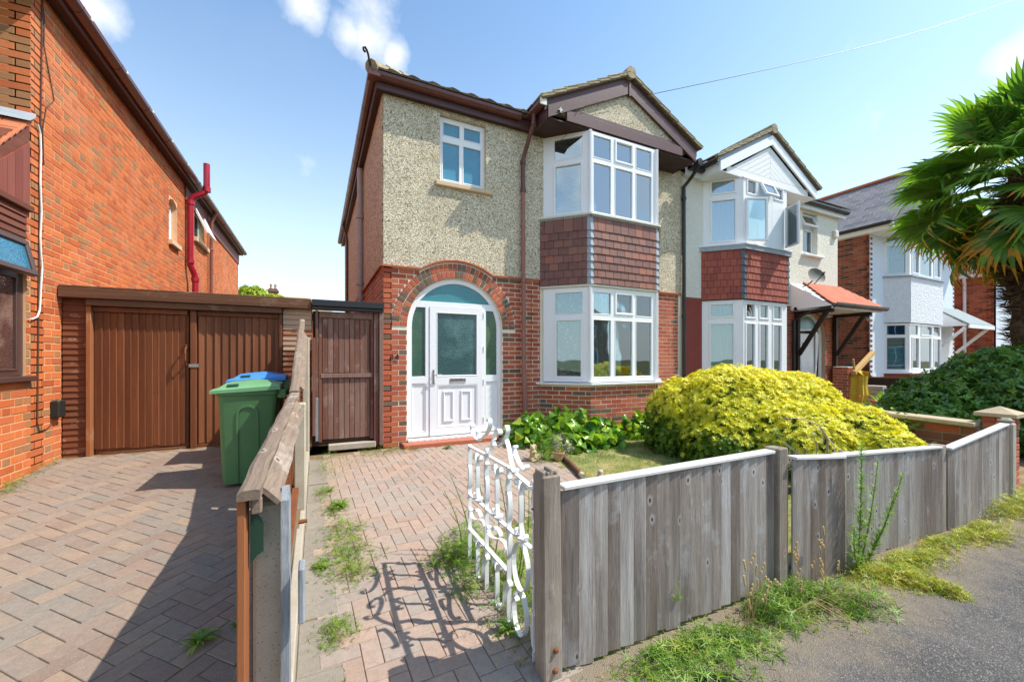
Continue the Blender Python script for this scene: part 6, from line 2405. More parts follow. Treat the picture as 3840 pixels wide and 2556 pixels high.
mb.add([(6.965, 1.575, .475), (7.30, 1.575, .475), (7.30, 1.905, .475), (6.965, 1.905, .475), (6.965, 1.575, .515), (7.30, 1.575, .515), (7.30, 1.905, .515), (6.965, 1.905, .515), (7.13, 1.74, .59)],
       [(0, 3, 2, 1), (0, 1, 5, 4), (1, 2, 6, 5), (2, 3, 7, 6), (3, 0, 4, 7), (4, 5, 8), (5, 6, 8), (6, 7, 8), (7, 4, 8)])
mb.build('pillar_cap', M['coping'], bp)
gw = thing('garden_wall', (6.98, 3.8, -.3), 'low brick boundary wall with buff coping between the two front gardens', 'wall')
MB().box(WORLD, 6.935, 7.055, 1.86, 5.9, -.45, .34).build('wall_core', M['mortar_garden'], gw)
bgw = Bag(gw, 'brick', 200)
fw = Fr((6.935, 5.9, 0), (0, -1, 0), (0, 0, 1))
courses(bgw, fw, 0, 4.04, -.36, .345, M['brick_garden'], None, dark=M['brick_red'], mix=.1, bl=.30, bh=.10, jt=.012)
bgw.flush()
y = 1.86
while y < 5.8:
    l = random.choice((.55, .6, .62))
    f = Fr((6.98, y, .345 + .045 * (y - 1.86) * .6), (0, 1, .03), (-1, 0, 0))
    mb = MB()
    mb.box(f, .004, l - .008, -.15, .15, 0, .05, .008)
    mb.build('coping_stone', M['coping'], gw)
    y += l

# =================================================================== LEFT FENCE (drive / path)
lf = thing('boundary_fence', (-.15, 3.6, -.2), 'brown boarded fence on concrete posts with split sloping capping between drive and path', 'fence')
def conc_post(x0, x1, y0, y1, z1):
    mb = MB()
    mb.box(WORLD, x0, x1, y0, y1, -.6, z1, .010)
    return mb.build('concrete_post', M['concrete'], lf)
conc_post(-.192, -.092, 1.58, 1.69, .652)
conc_post(-.172, -.085, 3.80, 3.91, .765)
conc_post(-.165, -.085, 5.74, 5.84, 1.41)
FB = Fr((-.205, 0, 0), (0, 1, 0), (0, 0, 1))
feather(lf, FB, 1.62, 3.76, 0, 0, .0, .082, M['garage_brown'], 'fence_board', 6, True, .013, 0, .012, lambda a: (z_drive(a) + .03, .68 + (a - 1.5) * .075))
feather(lf, FB, 3.80, 5.95, 0, 0, .0, .082, M['garage_brown'], 'fence_board', 6, True, .013, 0, .012, lambda a: (z_drive(a) + .03, .86 + max(0, a - 3.7) * .34))
for (y0, y1, za, zb_) in ((1.60, 3.80, .52, .68), (1.60, 3.80, -.05, .02), (3.85, 5.8, .72, 1.35), (3.85, 5.8, .0, .12)):
    B('arris_rail', M['garage_brown'], lf, Fr((-.185, y0, za), (0, y1 - y0, zb_ - za), (0, 0, 1)), 0, y1 - y0, 0, .05, 0, .05, .004)
for (y0, y1) in ((1.70, 3.79), (3.92, 5.73)):
    B('gravel_board', M['concrete_plain'], lf, Fr((-.14, y0, z_path(y0) - .04), (0, 1, .05), (0, 0, 1)), 0, y1 - y0, 0, .17, 0, .05, .006)
def cap_seg(p0, p1, w, th, mat, tiltx=0.0, name='capping_board', ends=0.0, x0=0, x1=0):
    d = Vector(p1) - Vector(p0)
    f = Fr(p0, d, (math.cos(tiltx), 0, -math.sin(tiltx)))
    if f.n.z < 0:
        f.n = -f.n
    mb = MB()
    L = d.length
    n = 14
    V, Fc = [], []
    for i in range(n + 1):
        a = L * i / n
        wob = random.gauss(0, .0025)
        for (bq, cq) in ((-w / 2, 0), (w / 2, 0), (w / 2, th), (w / 2 * .6, th * 1.12), (-w / 2 * .5, th * 1.1), (-w / 2, th * .8)):
            V.append((a + (ends * (bq / w + .5) if i == n else 0), bq + wob, cq + random.gauss(0, .001)))
    for i in range(n):
        for k in range(6):
            k2 = (k + 1) % 6
            Fc.append((i * 6 + k, i * 6 + k2, i * 6 + 6 + k2, i * 6 + 6 + k))
    Fc += [tuple(range(6)), tuple(range(n * 6, n * 6 + 6))]
    mb.add(V, Fc, None, 0, f)
    return mb.build(name, mat, lf)
cap_seg((-.190, 1.47, .700), (-.150, 3.40, .860), .062, .030, M['cap_y'])
cap_seg((-.142, 1.52, .690), (-.108, 3.10, .820), .075, .014, M['cap_y'], R(48), 'weather_board', ends=-.10)
cap_seg((-.150, 3.36, .870), (-.165, 5.72, 1.600), .060, .032, M['cap_y'])
cap_seg((-.118, 3.55, .905), (-.132, 5.30, 1.440), .070, .014, M['cap_y'], R(50), 'weather_board', ends=-.10)
B('post_board', M['orange_board'], lf, WORLD, -.2225, -.200, 1.485, 1.575, -.7, .705, .003)
B('rail_end', M['cap_y'], lf, WORLD, -.188, -.158, 1.50, 1.56, .645, .695, .004)
mb = MB()
mb.slab(Fr((-.197, 1.545, .0), (1, 0, 0), (0, 0, 1)), [(.004, .475), (.024, .50), (.040, .51), (.040, .60), (.022, .635), (.004, .65)], [], 0, .006)
mb.build('metal_plate', M['bin_dark'], lf)
mb = MB()
mb.slab(Fr((-.084, 0, 0), (0, -1, 0), (0, 0, 1)), [(-1.66, -.6), (-1.54, -.6), (-1.54, .665), (-1.60, .70), (-1.66, .64)], [], 0, .024)
mb.build('plank', M['silver_wood'], lf)
B('plank', M['silver_wood'], lf, WORLD, -.056, -.036, 1.50, 1.575, .26, .445, .005)
MB().lathe(Fr((-.048, 1.60, .565), (0, 1, 0), (0, 0, 1)), [(.001, .018), (.006, .018), (.008, .003), (.008, -.01)], 8).build('nail_head', M['rust'], lf, recalc=False)

# =================================================================== SCROLLED IRON GATE
ig = thing('scroll_gate', (.972, 1.76, -.37), 'white wrought iron scrollwork gate standing open against the grey gate post', 'gate')
GT = Fr((.972, 0, 0), (0, 1, 0), (0, 0, 1))
gw_, gth = .0135, .0045


def gbar(pts, name='gate_bar', w=gw_, th=.009):
    return MB().ribbon(GT, pts, -w, w, th).build(name, M['gate_white'], ig)


YB = (1.745, 2.045, 2.375, 2.69)
ZR = (.505, .185, -.06, -.365)
gbar([(YB[0], -.40), (YB[0], .525)])
gbar([(YB[0] + .03, .505), (YB[0] - .0, .54), (YB[0] - .025, .50), (YB[0] - .02, .46)], 'gate_finial', .016, .006)
gbar([(YB[1], ZR[3]), (YB[1], .535)])
gbar([(YB[2], ZR[3]), (YB[2], .535)])
gbar([(YB[3], -.385), (YB[3], .535)])
gbar([(YB[0], .487), (YB[1], .527), (YB[2], .527), (YB[3], .520)], 'gate_rail')
gbar([(YB[0], ZR[1]), (YB[3], ZR[1])], 'gate_rail')
gbar([(YB[1], ZR[2]), (YB[3], ZR[2])], 'gate_rail')
gbar([(YB[0], -.385), (YB[0] + .05, -.37), (YB[3], -.37)], 'gate_rail')


def scroll_curve(kind, n=90, tight=1.0):
    """C or S scroll of unit height: curvature rises towards both ends"""
    P, hd, x, y = [], 0.0, 0.0, 0.0
    ds = 2.0 / n
    Q = []
    for i in range(n + 1):
        s = -1 + i * ds
        k = .55 + 25.0 * tight * abs(s) ** 4
        if kind == 'S' and s < 0:
            k = -k
        Q.append((s, k))
    # integrate from the middle both ways
    mid = n // 2
    def run(rng, sgn):
        x = y = hd = 0.0
        out = []
        for i in rng:
            s, k = Q[i]
            hd += sgn * k * ds
            x += sgn * math.sin(hd) * ds * -1
            y += sgn * math.cos(hd) * ds
            out.append((x, y))
        return out
    up = run(range(mid + 1, n + 1), 1)
    dn_ = run(range(mid - 1, -1, -1), -1)
    pts = dn_[::-1] + [(0, 0)] + up
    ys_ = [p[1] for p in pts]
    h = max(ys_) - min(ys_)
    y0 = min(ys_)
    return [(p[0] / h, (p[1] - y0) / h) for p in pts]


CS, SS = scroll_curve('C'), scroll_curve('S')
CT = scroll_curve('C', tight=.8)


def put(curve, y, z, h, flip=1, ang=0.0, name='scroll', wd=1.0):
    ca, sa = math.cos(ang), math.sin(ang)
    pts = []
    for (a, b) in curve:
        a, b = a * h * flip * wd, (b - .5) * h
        pts.append((y + a * ca - b * sa, z + a * sa + b * ca))
    return MB().ribbon(GT, pts, -gw_, gw_, gth).build(name, M['gate_white'], ig)


for bi in range(3):
    ya, yb = YB[bi], YB[bi + 1]
    ym, wv = (ya + yb) / 2, (yb - ya)
    # top row: two back-to-back C scrolls
    put(CS, ym - .005, .345, .30, -1, wd=.75)
    put(CS, ym + .005, .345, .30, 1, wd=.75)
    put(CT, ya + .018, .40, .16, 1, wd=.7)
    put(CT, yb - .018, .31, .17, -1, wd=.7)
    # middle row
    if bi > 0:
        put(SS, ym, .062, .27, 1, R(68))
        put(CT, ym, .125, .11, 1, R(90))
    else:
        n = 26
        oval = [(ym + .005 + .085 * math.cos(2 * math.pi * k / n), .04 + .125 * math.sin(2 * math.pi * k / n)) for k in range(n + 1)]
        MB().ribbon(GT, oval, -gw_, gw_, gth).build('oval_ring', M['gate_white'], ig)
        put(CT, ya + .02, .08, .15, 1, wd=.8)
        put(CT, yb - .02, .10, .15, -1, wd=.8)
    # bottom row
    if bi == 0:
        n = 26
        oval = [(ym + .01 + .075 * math.cos(2 * math.pi * k / n), -.21 + .115 * math.sin(2 * math.pi * k / n)) for k in range(n + 1)]
        MB().ribbon(GT, oval, -gw_, gw_, gth).build('oval_ring', M['gate_white'], ig)
        put(CS, ya + .02, -.20, .2, 1, wd=.7)
        put(SS, yb - .05, -.25, .2, 1)
    else:
        put(CS, ym - .006, -.215, .28, -1, wd=.75)
        put(CS, ym + .006, -.215, .28, 1, wd=.75)
        put(SS, ya + .055, -.22, .24, 1, R(8))
# crest above the top rail
put(CT, 2.58, .605, .17, 1, R(-70))
put(CT, 2.40, .645, .25, -1, R(60), wd=1.0)
put(SS, 2.27, .63, .24, 1, R(25))
put(CT, 2.14, .645, .24, -1, R(60))
put(SS, 2.03, .60, .20, -1, R(-20))
put(CT, 1.92, .585, .17, 1, R(-60))
for z in (.405, -.395):
    mb = MB()
    mb.tube([(.972, 1.722, z), (.972, 1.722, z + .05)], .014, 10)
    mb.box(WORLD, .945, 1.0, 1.69, 1.74, z - .006, z, .002)
    mb.build('gate_hinge', M['rust'], ig)

# =================================================================== WHEELIE BINS
def wheelie(loc, label, lidmat, bodymat):
    t = thing('wheelie_bin', loc, label, 'wheelie bin', 'wheelie bins beside the fence')
    F = Fr(loc, (1, 0, 0), (0, 1, 0))
    # x: front lip at -.27, hinge at +.27 ; y width .46
    def sect(x0, x1, y0, y1, z, r=.045):
        pts = []
        for (cx_, cy_, a0) in ((x1 - r, y1 - r, 0), (x0 + r, y1 - r, 90), (x0 + r, y0 + r, 180), (x1 - r, y0 + r, 270)):
            for k in range(4):
                a = R(a0 + 30 * k)
                pts.append((cx_ + r * math.cos(a), cy_ + r * math.sin(a), z))
        return pts
    S = [sect(-.205, .17, -.185, .185, .02), sect(-.212, .185, -.19, .19, .10), sect(-.235, .235, -.222, .222, .80), sect(-.240, .240, -.226, .226, .835), sect(-.250, .250, -.236, .236, .84), sect(-.252, .252, -.238, .238, .875)]
    mb = MB()
    v = [p for s in S for p in s]
    n = len(S[0])
    f = []
    for i in range(len(S) - 1):
        for k in range(n):
            k2 = (k + 1) % n
            f.append((i * n + k, i * n + k2, (i + 1) * n + k2, (i + 1) * n + k))
    f += [tuple(reversed(range(n))), tuple(range((len(S) - 1) * n, len(S) * n))]
    mb.add(v, f, .5, 0, F)
    body = mb.build('body', bodymat, t, auto=30)
    # arched panel pressed into the side facing the street
    for sgn in (-1,):
        def yside(z):
            return -.19 - (z - .1) * .032 / .7
        pts = [(-.085, .03), (-.085, .62)] + [(-.005 - .08 * math.cos(R(a)), .66 + .08 * math.sin(R(a))) for a in range(20, 180, 20)] + [(.075, .62), (.075, .03)]
        f2 = Fr(F.p(0, -.1848, .0), (1, 0, 0), (0, -.0457, 1))
        MB().ribbon(f2, pts, -.004, .012, .016).build('side_rib', bodymat, body, auto=40)
    # lid
    L = [[(-.29, -.25, .862), (-.29, .25, .862), (.262, .25, .885), (.262, -.25, .885)],
         [(-.29, -.25, .888), (-.29, .25, .888), (.262, .25, .925), (.262, -.25, .925)],
         [(-.262, -.235, .905), (-.262, .235, .905), (.25, .235, .935), (.25, -.235, .935)],
         [(-.235, -.205, .91), (-.235, .205, .91), (.235, .21, .938), (.235, -.21, .938)],
         [(-.17, -.175, .955), (-.17, .175, .955), (.04, .175, .975), (.04, -.175, .975)]]
    mb = MB()
    v = [p for s in L for p in s]
    f = []
    for i in range(4):
        for k in range(4):
            k2 = (k + 1) % 4
            f.append((i * 4 + k, i * 4 + k2, i * 4 + 4 + k2, i * 4 + 4 + k))
    f += [(0, 3, 2, 1), (16, 17, 18, 19)]
    mb.add(v, f, .5, 0, F)
    lid = mb.build('lid', lidmat, t)
    mb = MB()
    f2 = Fr(F.p(-.12, -.214, .921), (1, 0, .06), (0, .63, .78))
    mb.box(f2, -.045, .045, .0, .030, -.004, .003, .003)
    mb.build('lid_recess', M['bin_dark'], lid)
    mb = MB()
    mb.tube([F.p(.30, -.20, .865), F.p(.30, .20, .865)], .014, 10)
    for yy in (-.19, .19):
        mb.box(F, .235, .31, yy - .02, yy + .02, .80, .885, .008)
    mb.build('handle', M['bin_dark'] if bodymat is not M['bin_green'] else M['bin_green'], t)
    for yy in (-.20, .165):
        mb = MB()
        mb.tube([F.p(.21, yy, .09), F.p(.21, yy + .04, .09)], .095, 18)
        mb.build('wheel', M['tyre'], t)
    return t


wheelie((-.575, 4.66, z_drive(4.66) + .002), 'green wheelie bin with pale green lid, nearest on the block paved drive', M['bin_lid'], M['bin_green'])
wheelie((-.575, 5.40, z_drive(5.40) + .002), 'wheelie bin with bright blue lid standing behind the green lidded one', M['blue_gloss'], M['bin_green'])

# =================================================================== THINGS IN THE FRONT GARDEN
zg = z_path
# squirrel ornament
sq = thing('squirrel_ornament', (2.60, 4.72, zg(4.72)), 'small buff cast squirrel ornament beside the broad leaved plants', 'garden ornament')
bm = bmesh.new()
def blob(bm, c, r, sc=(1, 1, 1), rot=None):
    m = Matrix.Translation(c) @ (rot or Matrix.Identity(4)) @ Matrix.Diagonal((r * sc[0], r * sc[1], r * sc[2], 1))
    bmesh.ops.create_icosphere(bm, subdivisions=3, radius=1, matrix=m)
def bm_obj(bm, name, mat, parent, loc, remesh=None):
    me = bpy.data.meshes.new(name)
    for v in bm.verts:
        v.co -= Vector(loc)
    bm.to_mesh(me)
    bm.free()
    me.materials.append(mat)
    me.polygons.foreach_set('use_smooth', np.ones(len(me.polygons), dtype=bool))
    o = bpy.data.objects.new(name, me)
    o.location = loc
    link(o)
    adopt(o, parent)
    if remesh:
        md = o.modifiers.new('r', 'REMESH')
        md.mode = 'VOXEL'
        md.voxel_size = remesh
        md.use_smooth_shade = True
    return o
X, Y, Z = 2.60, 4.72, zg(4.72)
blob(bm, (X, Y, Z + .055), .05, (1, 1, 1.15))
blob(bm, (X - .012, Y - .008, Z + .115), .040, (1, 1, 1.2))
blob(bm, (X - .022, Y - .02, Z + .178), .034, (1.05, 1.25, 1))
blob(bm, (X - .030, Y - .052, Z + .170), .017)
for s in (-1, 1):
    blob(bm, (X - .02 + s * .020, Y - .005, Z + .215), .012, (.8, .6, 1.5))
    blob(bm, (X - .012 + s * .028, Y - .045, Z + .118), .013, (.9, 1.9, 1))
    blob(bm, (X + s * .038, Y - .03, Z + .025), .024, (1, 1.6, .9))
blob(bm, (X + .04, Y + .045, Z + .075), .036, (.8, .8, 1.8))
blob(bm, (X + .052, Y + .06, Z + .15), .038, (.9, .9, 1.4))
blob(bm, (X - .012, Y - .07, Z + .125), .015)
bm_obj(bm, 'body', M['statue'], sq, (X, Y, Z), .006)
B('base', M['statue'], sq, WORLD, X - .06, X + .06, Y - .075, Y + .075, Z, Z + .02, .008)

lg = thing('edging_log', (2.98, 4.4, zg(4.4)), 'long thin brown log laid as lawn edging, with a pale cut end', 'log')
mb = MB()
p0, p1 = Vector((2.80, 3.92, zg(3.92) + .035)), Vector((3.14, 5.02, zg(5.02) + .03))
mb.tube([p0.lerp(p1, k / 8) + Vector((random.gauss(0, .004), 0, random.gauss(0, .003))) for k in range(9)], [.036, .034, .035, .032, .033, .030, .031, .028, .026], 12, cap=False)
mb.build('bark', M['log_bark'], lg, smooth=True, recalc=False)
d = (p1 - p0).normalized()
MB().tube([p0 - d * .085, p0 - d * .004], [.030, .034], 12).build('cut_end', M['wood_cut'], lg)
for (x, y, h, r, lb, l2) in ((2.97, 3.78, .10, .035, 'short pale wooden stump standing in the grass beyond the gate post', .2), (4.62, 2.25, .42, .05, 'pale knobbly stump just behind the capping, smaller of the two', 0), (4.92, 2.30, .50, .055, 'tall pale knobbly stump behind the fence in front of the yellow shrub', .35)):
    st = MB()
    n = 7
    st.tube([Vector((x + l2 * h * k / n * .5 + random.gauss(0, .003), y, zg(y) + h * k / n)) for k in range(n + 1)], [r * (1.15 - .35 * k / n + random.uniform(-.08, .08)) for k in range(n + 1)], 10)
    o_ = st.build('tree_stump', M['wood_cut'], None, smooth=True)
    tag(o_, lb, 'stump', 'cut stumps in the front garden')
    if h > .3:
        o_.location.z += .0

def pot(x, y, z, r, h, label):
    t = thing('plant_pot', (x, y, z), label, 'plant pot')
    f = Fr((x, y, z), (1, 0, 0), (0, 1, 0))
    MB().lathe(f, [(.001, 0), (r * .68, 0), (r * .92, h * .8), (r, h * .82), (r * 1.02, h), (r * .9, h), (r * .85, h * .86), (.001, h * .85)], 20).build('bowl', M['terracotta'], t, recalc=False)
    return t
pot(2.92, 4.60, zg(4.6), .085, .11, 'small terracotta pot beside the squirrel ornament')

# next door: umbrella, planks, block stacks, pots, dark fence, tarpaulin
dk = thing('board_fence', (13.95, 4.6, -.2), 'low dark brown board fence between the cream and white houses', 'fence')
for k in range(5):
    z0 = -.36 + k * .195
    B('fence_board', M['porch_timber'], dk, Fr((13.92, 6.05, z0), (0, -1, 0), (0, 0, 1)), 0, 2.8, 0, .19, 0, .03, .005)
B('top_rail', M['garage_dark'], dk, WORLD, 13.90, 13.98, 3.25, 6.05, .615, .64, .004)
MB().box(WORLD, 13.86, 14.0, 6.0, 6.14, -.3, .80, .05).build('fence_post', M['coping'], dk)
um = thing('folded_parasol', (12.75, 5.55, -.2), 'folded faded yellow parasol drooping by the brick pier', 'parasol')
mb = MB()
ux_, uy_ = 12.75, 5.55
seg = 20
b = len(mb.v)
prof = [(.02, .86), (.10, .80), (.17, .70), (.16, .45), (.19, .2), (.15, -.02), (.10, -.14)]
for (r, z) in prof:
    for k in range(seg):
        a = 2 * math.pi * k / seg
        rr = r * (1 + .28 * math.sin(a * 5) * (1 if z < .8 else .2))
        mb.v.append(Vector((ux_ + rr * math.cos(a) + (.7 - z) * -.08, uy_ + rr * math.sin(a), z)))
        mb.r.append(.5)
for i in range(len(prof) - 1):
    for k in range(seg):
        k2 = (k + 1) % seg
        mb.f.append((i * seg + k, i * seg + k2, (i + 1) * seg + k2, (i + 1) * seg + k))
        mb.mi.append(0)
mb.build('canvas', M['umbrella'], um, recalc=False)
mb = MB()
for k in range(7):
    a = k * .9
    mb.add([(ux_, uy_, .84), (ux_ + .26 * math.cos(a), uy_ + .26 * math.sin(a), .80 - .05 * (k % 2)), (ux_ + .24 * math.cos(a + .5), uy_ + .24 * math.sin(a + .5), .70), (ux_ + .12 * math.cos(a + .3), uy_ + .12 * math.sin(a + .3), .66)], [(0, 1, 2, 3)])
mb.build('valance', M['umbrella'], um, recalc=False)
MB().tube([(ux_, uy_, -.2), (ux_, uy_, .92)], .018, 8).build('pole', M['steel'], um)
def stack(name, x, y, z, nx, h, w, d, mat, label, cat, rot=0):
    t = thing(name, (x, y, z), label, cat)
    zz = z
    f = Fr((x, y, z), (math.cos(rot), math.sin(rot), 0), (-math.sin(rot), math.cos(rot), 0))
    for i in range(nx):
        ox, oy = random.gauss(0, .012), random.gauss(0, .012)
        for s in (0, 1):
            MB().box(f, -w / 2 + ox + s * w / 2 + .003, -w / 2 + ox + (s + 1) * w / 2 - .003, -d / 2 + oy, d / 2 + oy, i * h, (i + 1) * h - .004, .008).build('block' if mat is M['stone_block'] else 'brick', mat, t)
    return t
stack('block_stack', 13.35, 5.45, -.2, 6, .105, .42, .40, M['stone_block'], 'stack of grey blocks beside the folded yellow parasol', 'blocks', .2)
stack('brick_stack', 12.95, 4.55, -.25, 11, .068, .44, .30, M['brick_garden'], 'leaning stack of reddish bricks in front of the dark board fence', 'bricks', .15)
stack('brick_stack', 13.20, 4.25, -.25, 9, .068, .30, .24, M['brick_garden'], 'lower pile of reddish bricks beside the taller brick stack', 'bricks', -.2)
gp = thing('brick_pier', (12.55, 5.75, -.2), 'low curved brick pier beside the white arched door next door', 'pier')
bgq = Bag(gp, 'brick', 80)
for (f, L) in ((Fr((12.42, 5.62, 0), (1, 0, 0), (0, 0, 1)), .34), (Fr((12.42, 5.96, 0), (0, -1, 0), (0, 0, 1)), .34)):
    courses(bgq, f, 0, L, -.2, .92, M['brick_red'], None, proud=.01)
bgq.flush()
MB().box(WORLD, 12.425, 12.755, 5.625, 5.955, -.2, .93).build('pier_core', M['mortar'], gp)
pk = thing('timber_plank', (13.2, 5.6, .7), 'yellow plank propped up slantwise over the parasol and pots', 'plank')
f = Fr((12.45, 5.50, .72), (1.55, .25, .52), (0, 1, 0))
MB().box(f, 0, 1.72, -.05, .05, 0, .11, .006).build('board', M['plank_yellow'], pk)
f = Fr((12.35, 5.48, 1.12), (.35, .1, -.55), (0, 1, 0))
MB().box(f, 0, .75, -.02, .02, 0, .04, .004).build('prop', M['plank_yellow'], pk)
tp_ = MB()
for i in range(7):
    for j in range(5):
        x, y = 13.15 + i * .2, 6.7
        zz = (.2 + .85 * (j / 4)) * (1 - .06 * i) + .03 * math.sin(i * 2.1 + j)
        tp_.v.append(Vector((x, y + .25 * math.sin(i * 1.3 + j) - .15 * j, zz)))
        tp_.r.append(.5)
for i in range(6):
    for j in range(4):
        a = i * 5 + j
        tp_.f.append((a, a + 1, a + 6, a + 5))
        tp_.mi.append(0)
o_ = tp_.build('tarpaulin', M['tarp'], None, smooth=True, recalc=False)
tag(o_, 'dark blue tarpaulin heaped between the cream and the white house', 'tarpaulin')
ap = pot(12.55, 4.95, -.2, .21, .27, 'wide terracotta pot holding a green spiky plant near the block stack')
lv, lf_ = blade_t(.42, .05, .12, 4)
n = 26
az = RNG.random(n) * 6.283
el = RNG.uniform(.45, 1.4, n)
nr_ = np.stack([np.cos(az) * np.cos(el), np.sin(az) * np.cos(el), np.sin(el)], 1)
lv2 = [(x, z, y) for x, y, z in [(q[0], q[1], q[2]) for q in lv]]
sp = scatter('spiky_leaves', [(q[0], q[1] * .2, q[2]) for q in lv], lf_, np.tile([12.55, 4.95, .03], (n, 1)), rots(nr_), np.full(n, 1.0), M['leaf_fleabane'], ap)
# overhead wire from the gable
w = MB()
a, b_ = Vector((5.45, 5.42, 5.90)), Vector((22.4, 4.0, 13.75))
w.tube([a.lerp(b_, k / 30) - Vector((0, 0, .30 * math.sin(math.pi * k / 30))) for k in range(31)], .006, 5)
o_ = w.build('telephone_wire', M['iron_black'], None)
tag(o_, 'thin dark telephone wire rising from the brown gable across the sky', 'wire')

# =================================================================== PLANTS
def shell_pts(ells, n, zmin=-.4, up=.35, depth=.16):
    """points near the outer skin of a union of ellipsoids, with outward normals"""
    P, N = [], []
    areas = np.array([e[3] * e[4] + e[4] * e[5] + e[3] * e[5] for e in ells])
    areas /= areas.sum()
    tries = 0
    while len(P) < n and tries < 14:
        tries += 1
        for ei, e in enumerate(ells):
            m = int(n * areas[ei]) + 8
            d = RNG.normal(0, 1, (m, 3))
            d /= np.linalg.norm(d, axis=1, keepdims=True)
            k = 1 - RNG.random(m) ** 2.0 * depth
            lump = np.array([mnoise.noise(Vector((q[0] * 3.1 + ei, q[1] * 3.1, q[2] * 3.1))) for q in d]) * .14 + \
                np.array([mnoise.noise(Vector((q[0] * 8, q[1] * 8 + ei, q[2] * 8))) for q in d]) * .06
            k = k * (1 + lump)
            p = np.array(e[:3]) + d * np.array(e[3:6]) * k[:, None]
            nn = d / np.array(e[3:6])
            nn /= np.linalg.norm(nn, axis=1, keepdims=True)
            ok = p[:, 2] > zmin
            for oi, o_ in enumerate(ells):
                if oi == ei:
                    continue
                q = (p - np.array(o_[:3])) / np.array(o_[3:6])
                ok &= (q ** 2).sum(1) > .80
            P += list(p[ok])
            N += list(nn[ok])
    P, N = np.array(P), np.array(N)
    sel = RNG.permutation(len(P))[:n]
    P, N = P[sel], N[sel]
    N = N + np.array([0, 0, up])
    return P, N / np.linalg.norm(N, axis=1, keepdims=True)


def stems(t, base, tips, r, mat, name='stem', sag=.0):
    mb = MB()
    for tp in tips:
        b = Vector(base) + Vector((random.gauss(0, .03), random.gauss(0, .03), 0))
        tp = Vector(tp)
        mid = b.lerp(tp, .5) + Vector((random.gauss(0, .05), random.gauss(0, .05), .08))
        mb.tube([b, b.lerp(mid, .5), mid, mid.lerp(tp, .5), tp], [r, r * .8, r * .6, r * .4, r * .2], 6)
    return mb.build(name, mat, t, kind='stuff')


# golden shrub
ys = thing('golden_shrub', (5.6, 3.5, -.3), 'big domed golden yellow shrub spilling behind the grey fence', 'shrub')
EL = [(5.55, 4.00, .22, 1.00, .80, .80), (4.95, 4.35, .08, .55, .50, .74), (6.30, 3.70, .20, .85, .80, .74), (6.45, 2.95, -.05, .62, .70, .58),
      (5.65, 3.15, -.05, .80, .65, .62), (6.25, 2.45, -.12, .42, .45, .40), (4.95, 3.65, -.12, .55, .55, .58)]
P, N = shell_pts(EL, 9500, zmin=-.28, up=.45)
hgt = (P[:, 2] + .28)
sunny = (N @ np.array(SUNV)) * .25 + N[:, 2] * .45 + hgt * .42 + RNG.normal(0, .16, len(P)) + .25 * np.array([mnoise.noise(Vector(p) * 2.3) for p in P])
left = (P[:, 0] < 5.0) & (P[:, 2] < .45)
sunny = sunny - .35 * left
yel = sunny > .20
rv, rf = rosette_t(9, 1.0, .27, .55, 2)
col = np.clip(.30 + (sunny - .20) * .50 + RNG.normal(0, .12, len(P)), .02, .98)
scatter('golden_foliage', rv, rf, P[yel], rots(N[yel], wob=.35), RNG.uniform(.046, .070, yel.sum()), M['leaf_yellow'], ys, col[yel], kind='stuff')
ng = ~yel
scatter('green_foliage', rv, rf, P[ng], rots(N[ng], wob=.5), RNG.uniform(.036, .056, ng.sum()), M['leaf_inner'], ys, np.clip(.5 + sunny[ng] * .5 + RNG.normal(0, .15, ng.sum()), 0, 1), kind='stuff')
EL2 = [(e[0], e[1], e[2], e[3] * .80, e[4] * .80, e[5] * .80) for e in EL]
P2, N2 = shell_pts(EL2, 2600, zmin=-.3, up=.3, depth=.3)
scatter('green_foliage', rv, rf, P2, rots(N2, wob=.6), RNG.uniform(.045, .07, len(P2)), M['leaf_inner'], ys, RNG.random(len(P2)) * .5, kind='stuff')
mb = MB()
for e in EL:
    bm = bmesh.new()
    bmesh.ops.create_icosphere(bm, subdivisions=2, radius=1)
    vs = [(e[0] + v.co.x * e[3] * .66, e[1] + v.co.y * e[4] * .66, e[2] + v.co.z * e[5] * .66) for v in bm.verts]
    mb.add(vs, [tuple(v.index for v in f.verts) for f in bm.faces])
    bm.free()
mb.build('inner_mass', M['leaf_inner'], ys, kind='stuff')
stems(ys, (5.5, 3.6, -.28), [(5.0, 4.2, .5), (5.6, 4.0, .7), (6.2, 3.5, .6), (6.4, 2.9, .3), (5.4, 3.1, .3)], .03, M['twig'], 'stem')

# bare dead branches in front of it
db = thing('dead_branch', (4.7, 2.6, -.3), 'bare silvery dead branches curling in front of the golden shrub', 'branch')
def crook(base, pts, r):
    return [Vector(base)] + [Vector(p) for p in pts], [r * (1 - .8 * k / len(pts)) for k in range(len(pts) + 1)]
mb = MB()
for base, pts, r in (((5.15, 2.55, -.25), [(5.10, 2.5, .05), (5.0, 2.45, .28), (4.85, 2.45, .42), (4.65, 2.5, .50), (4.40, 2.6, .52)], .014),
                     ((4.95, 2.6, -.25), [(4.88, 2.5, .0), (4.80, 2.45, .22), (4.70, 2.45, .36)], .010),
                     ((4.88, 2.5, .0), [(4.65, 2.55, .12), (4.45, 2.6, .26), (4.33, 2.62, .40)], .008),
                     ((5.0, 2.45, .28), [(4.92, 2.35, .22), (4.85, 2.3, .10), (4.80, 2.3, .0)], .008),
                     ((4.85, 2.45, .42), [(4.80, 2.4, .30), (4.70, 2.38, .26)], .006)):
    p, rr = crook(base, pts, r)
    mb.tube(p, rr, 6)
mb.build('main_branch', M['twig'], db, kind='stuff')
mb = MB()
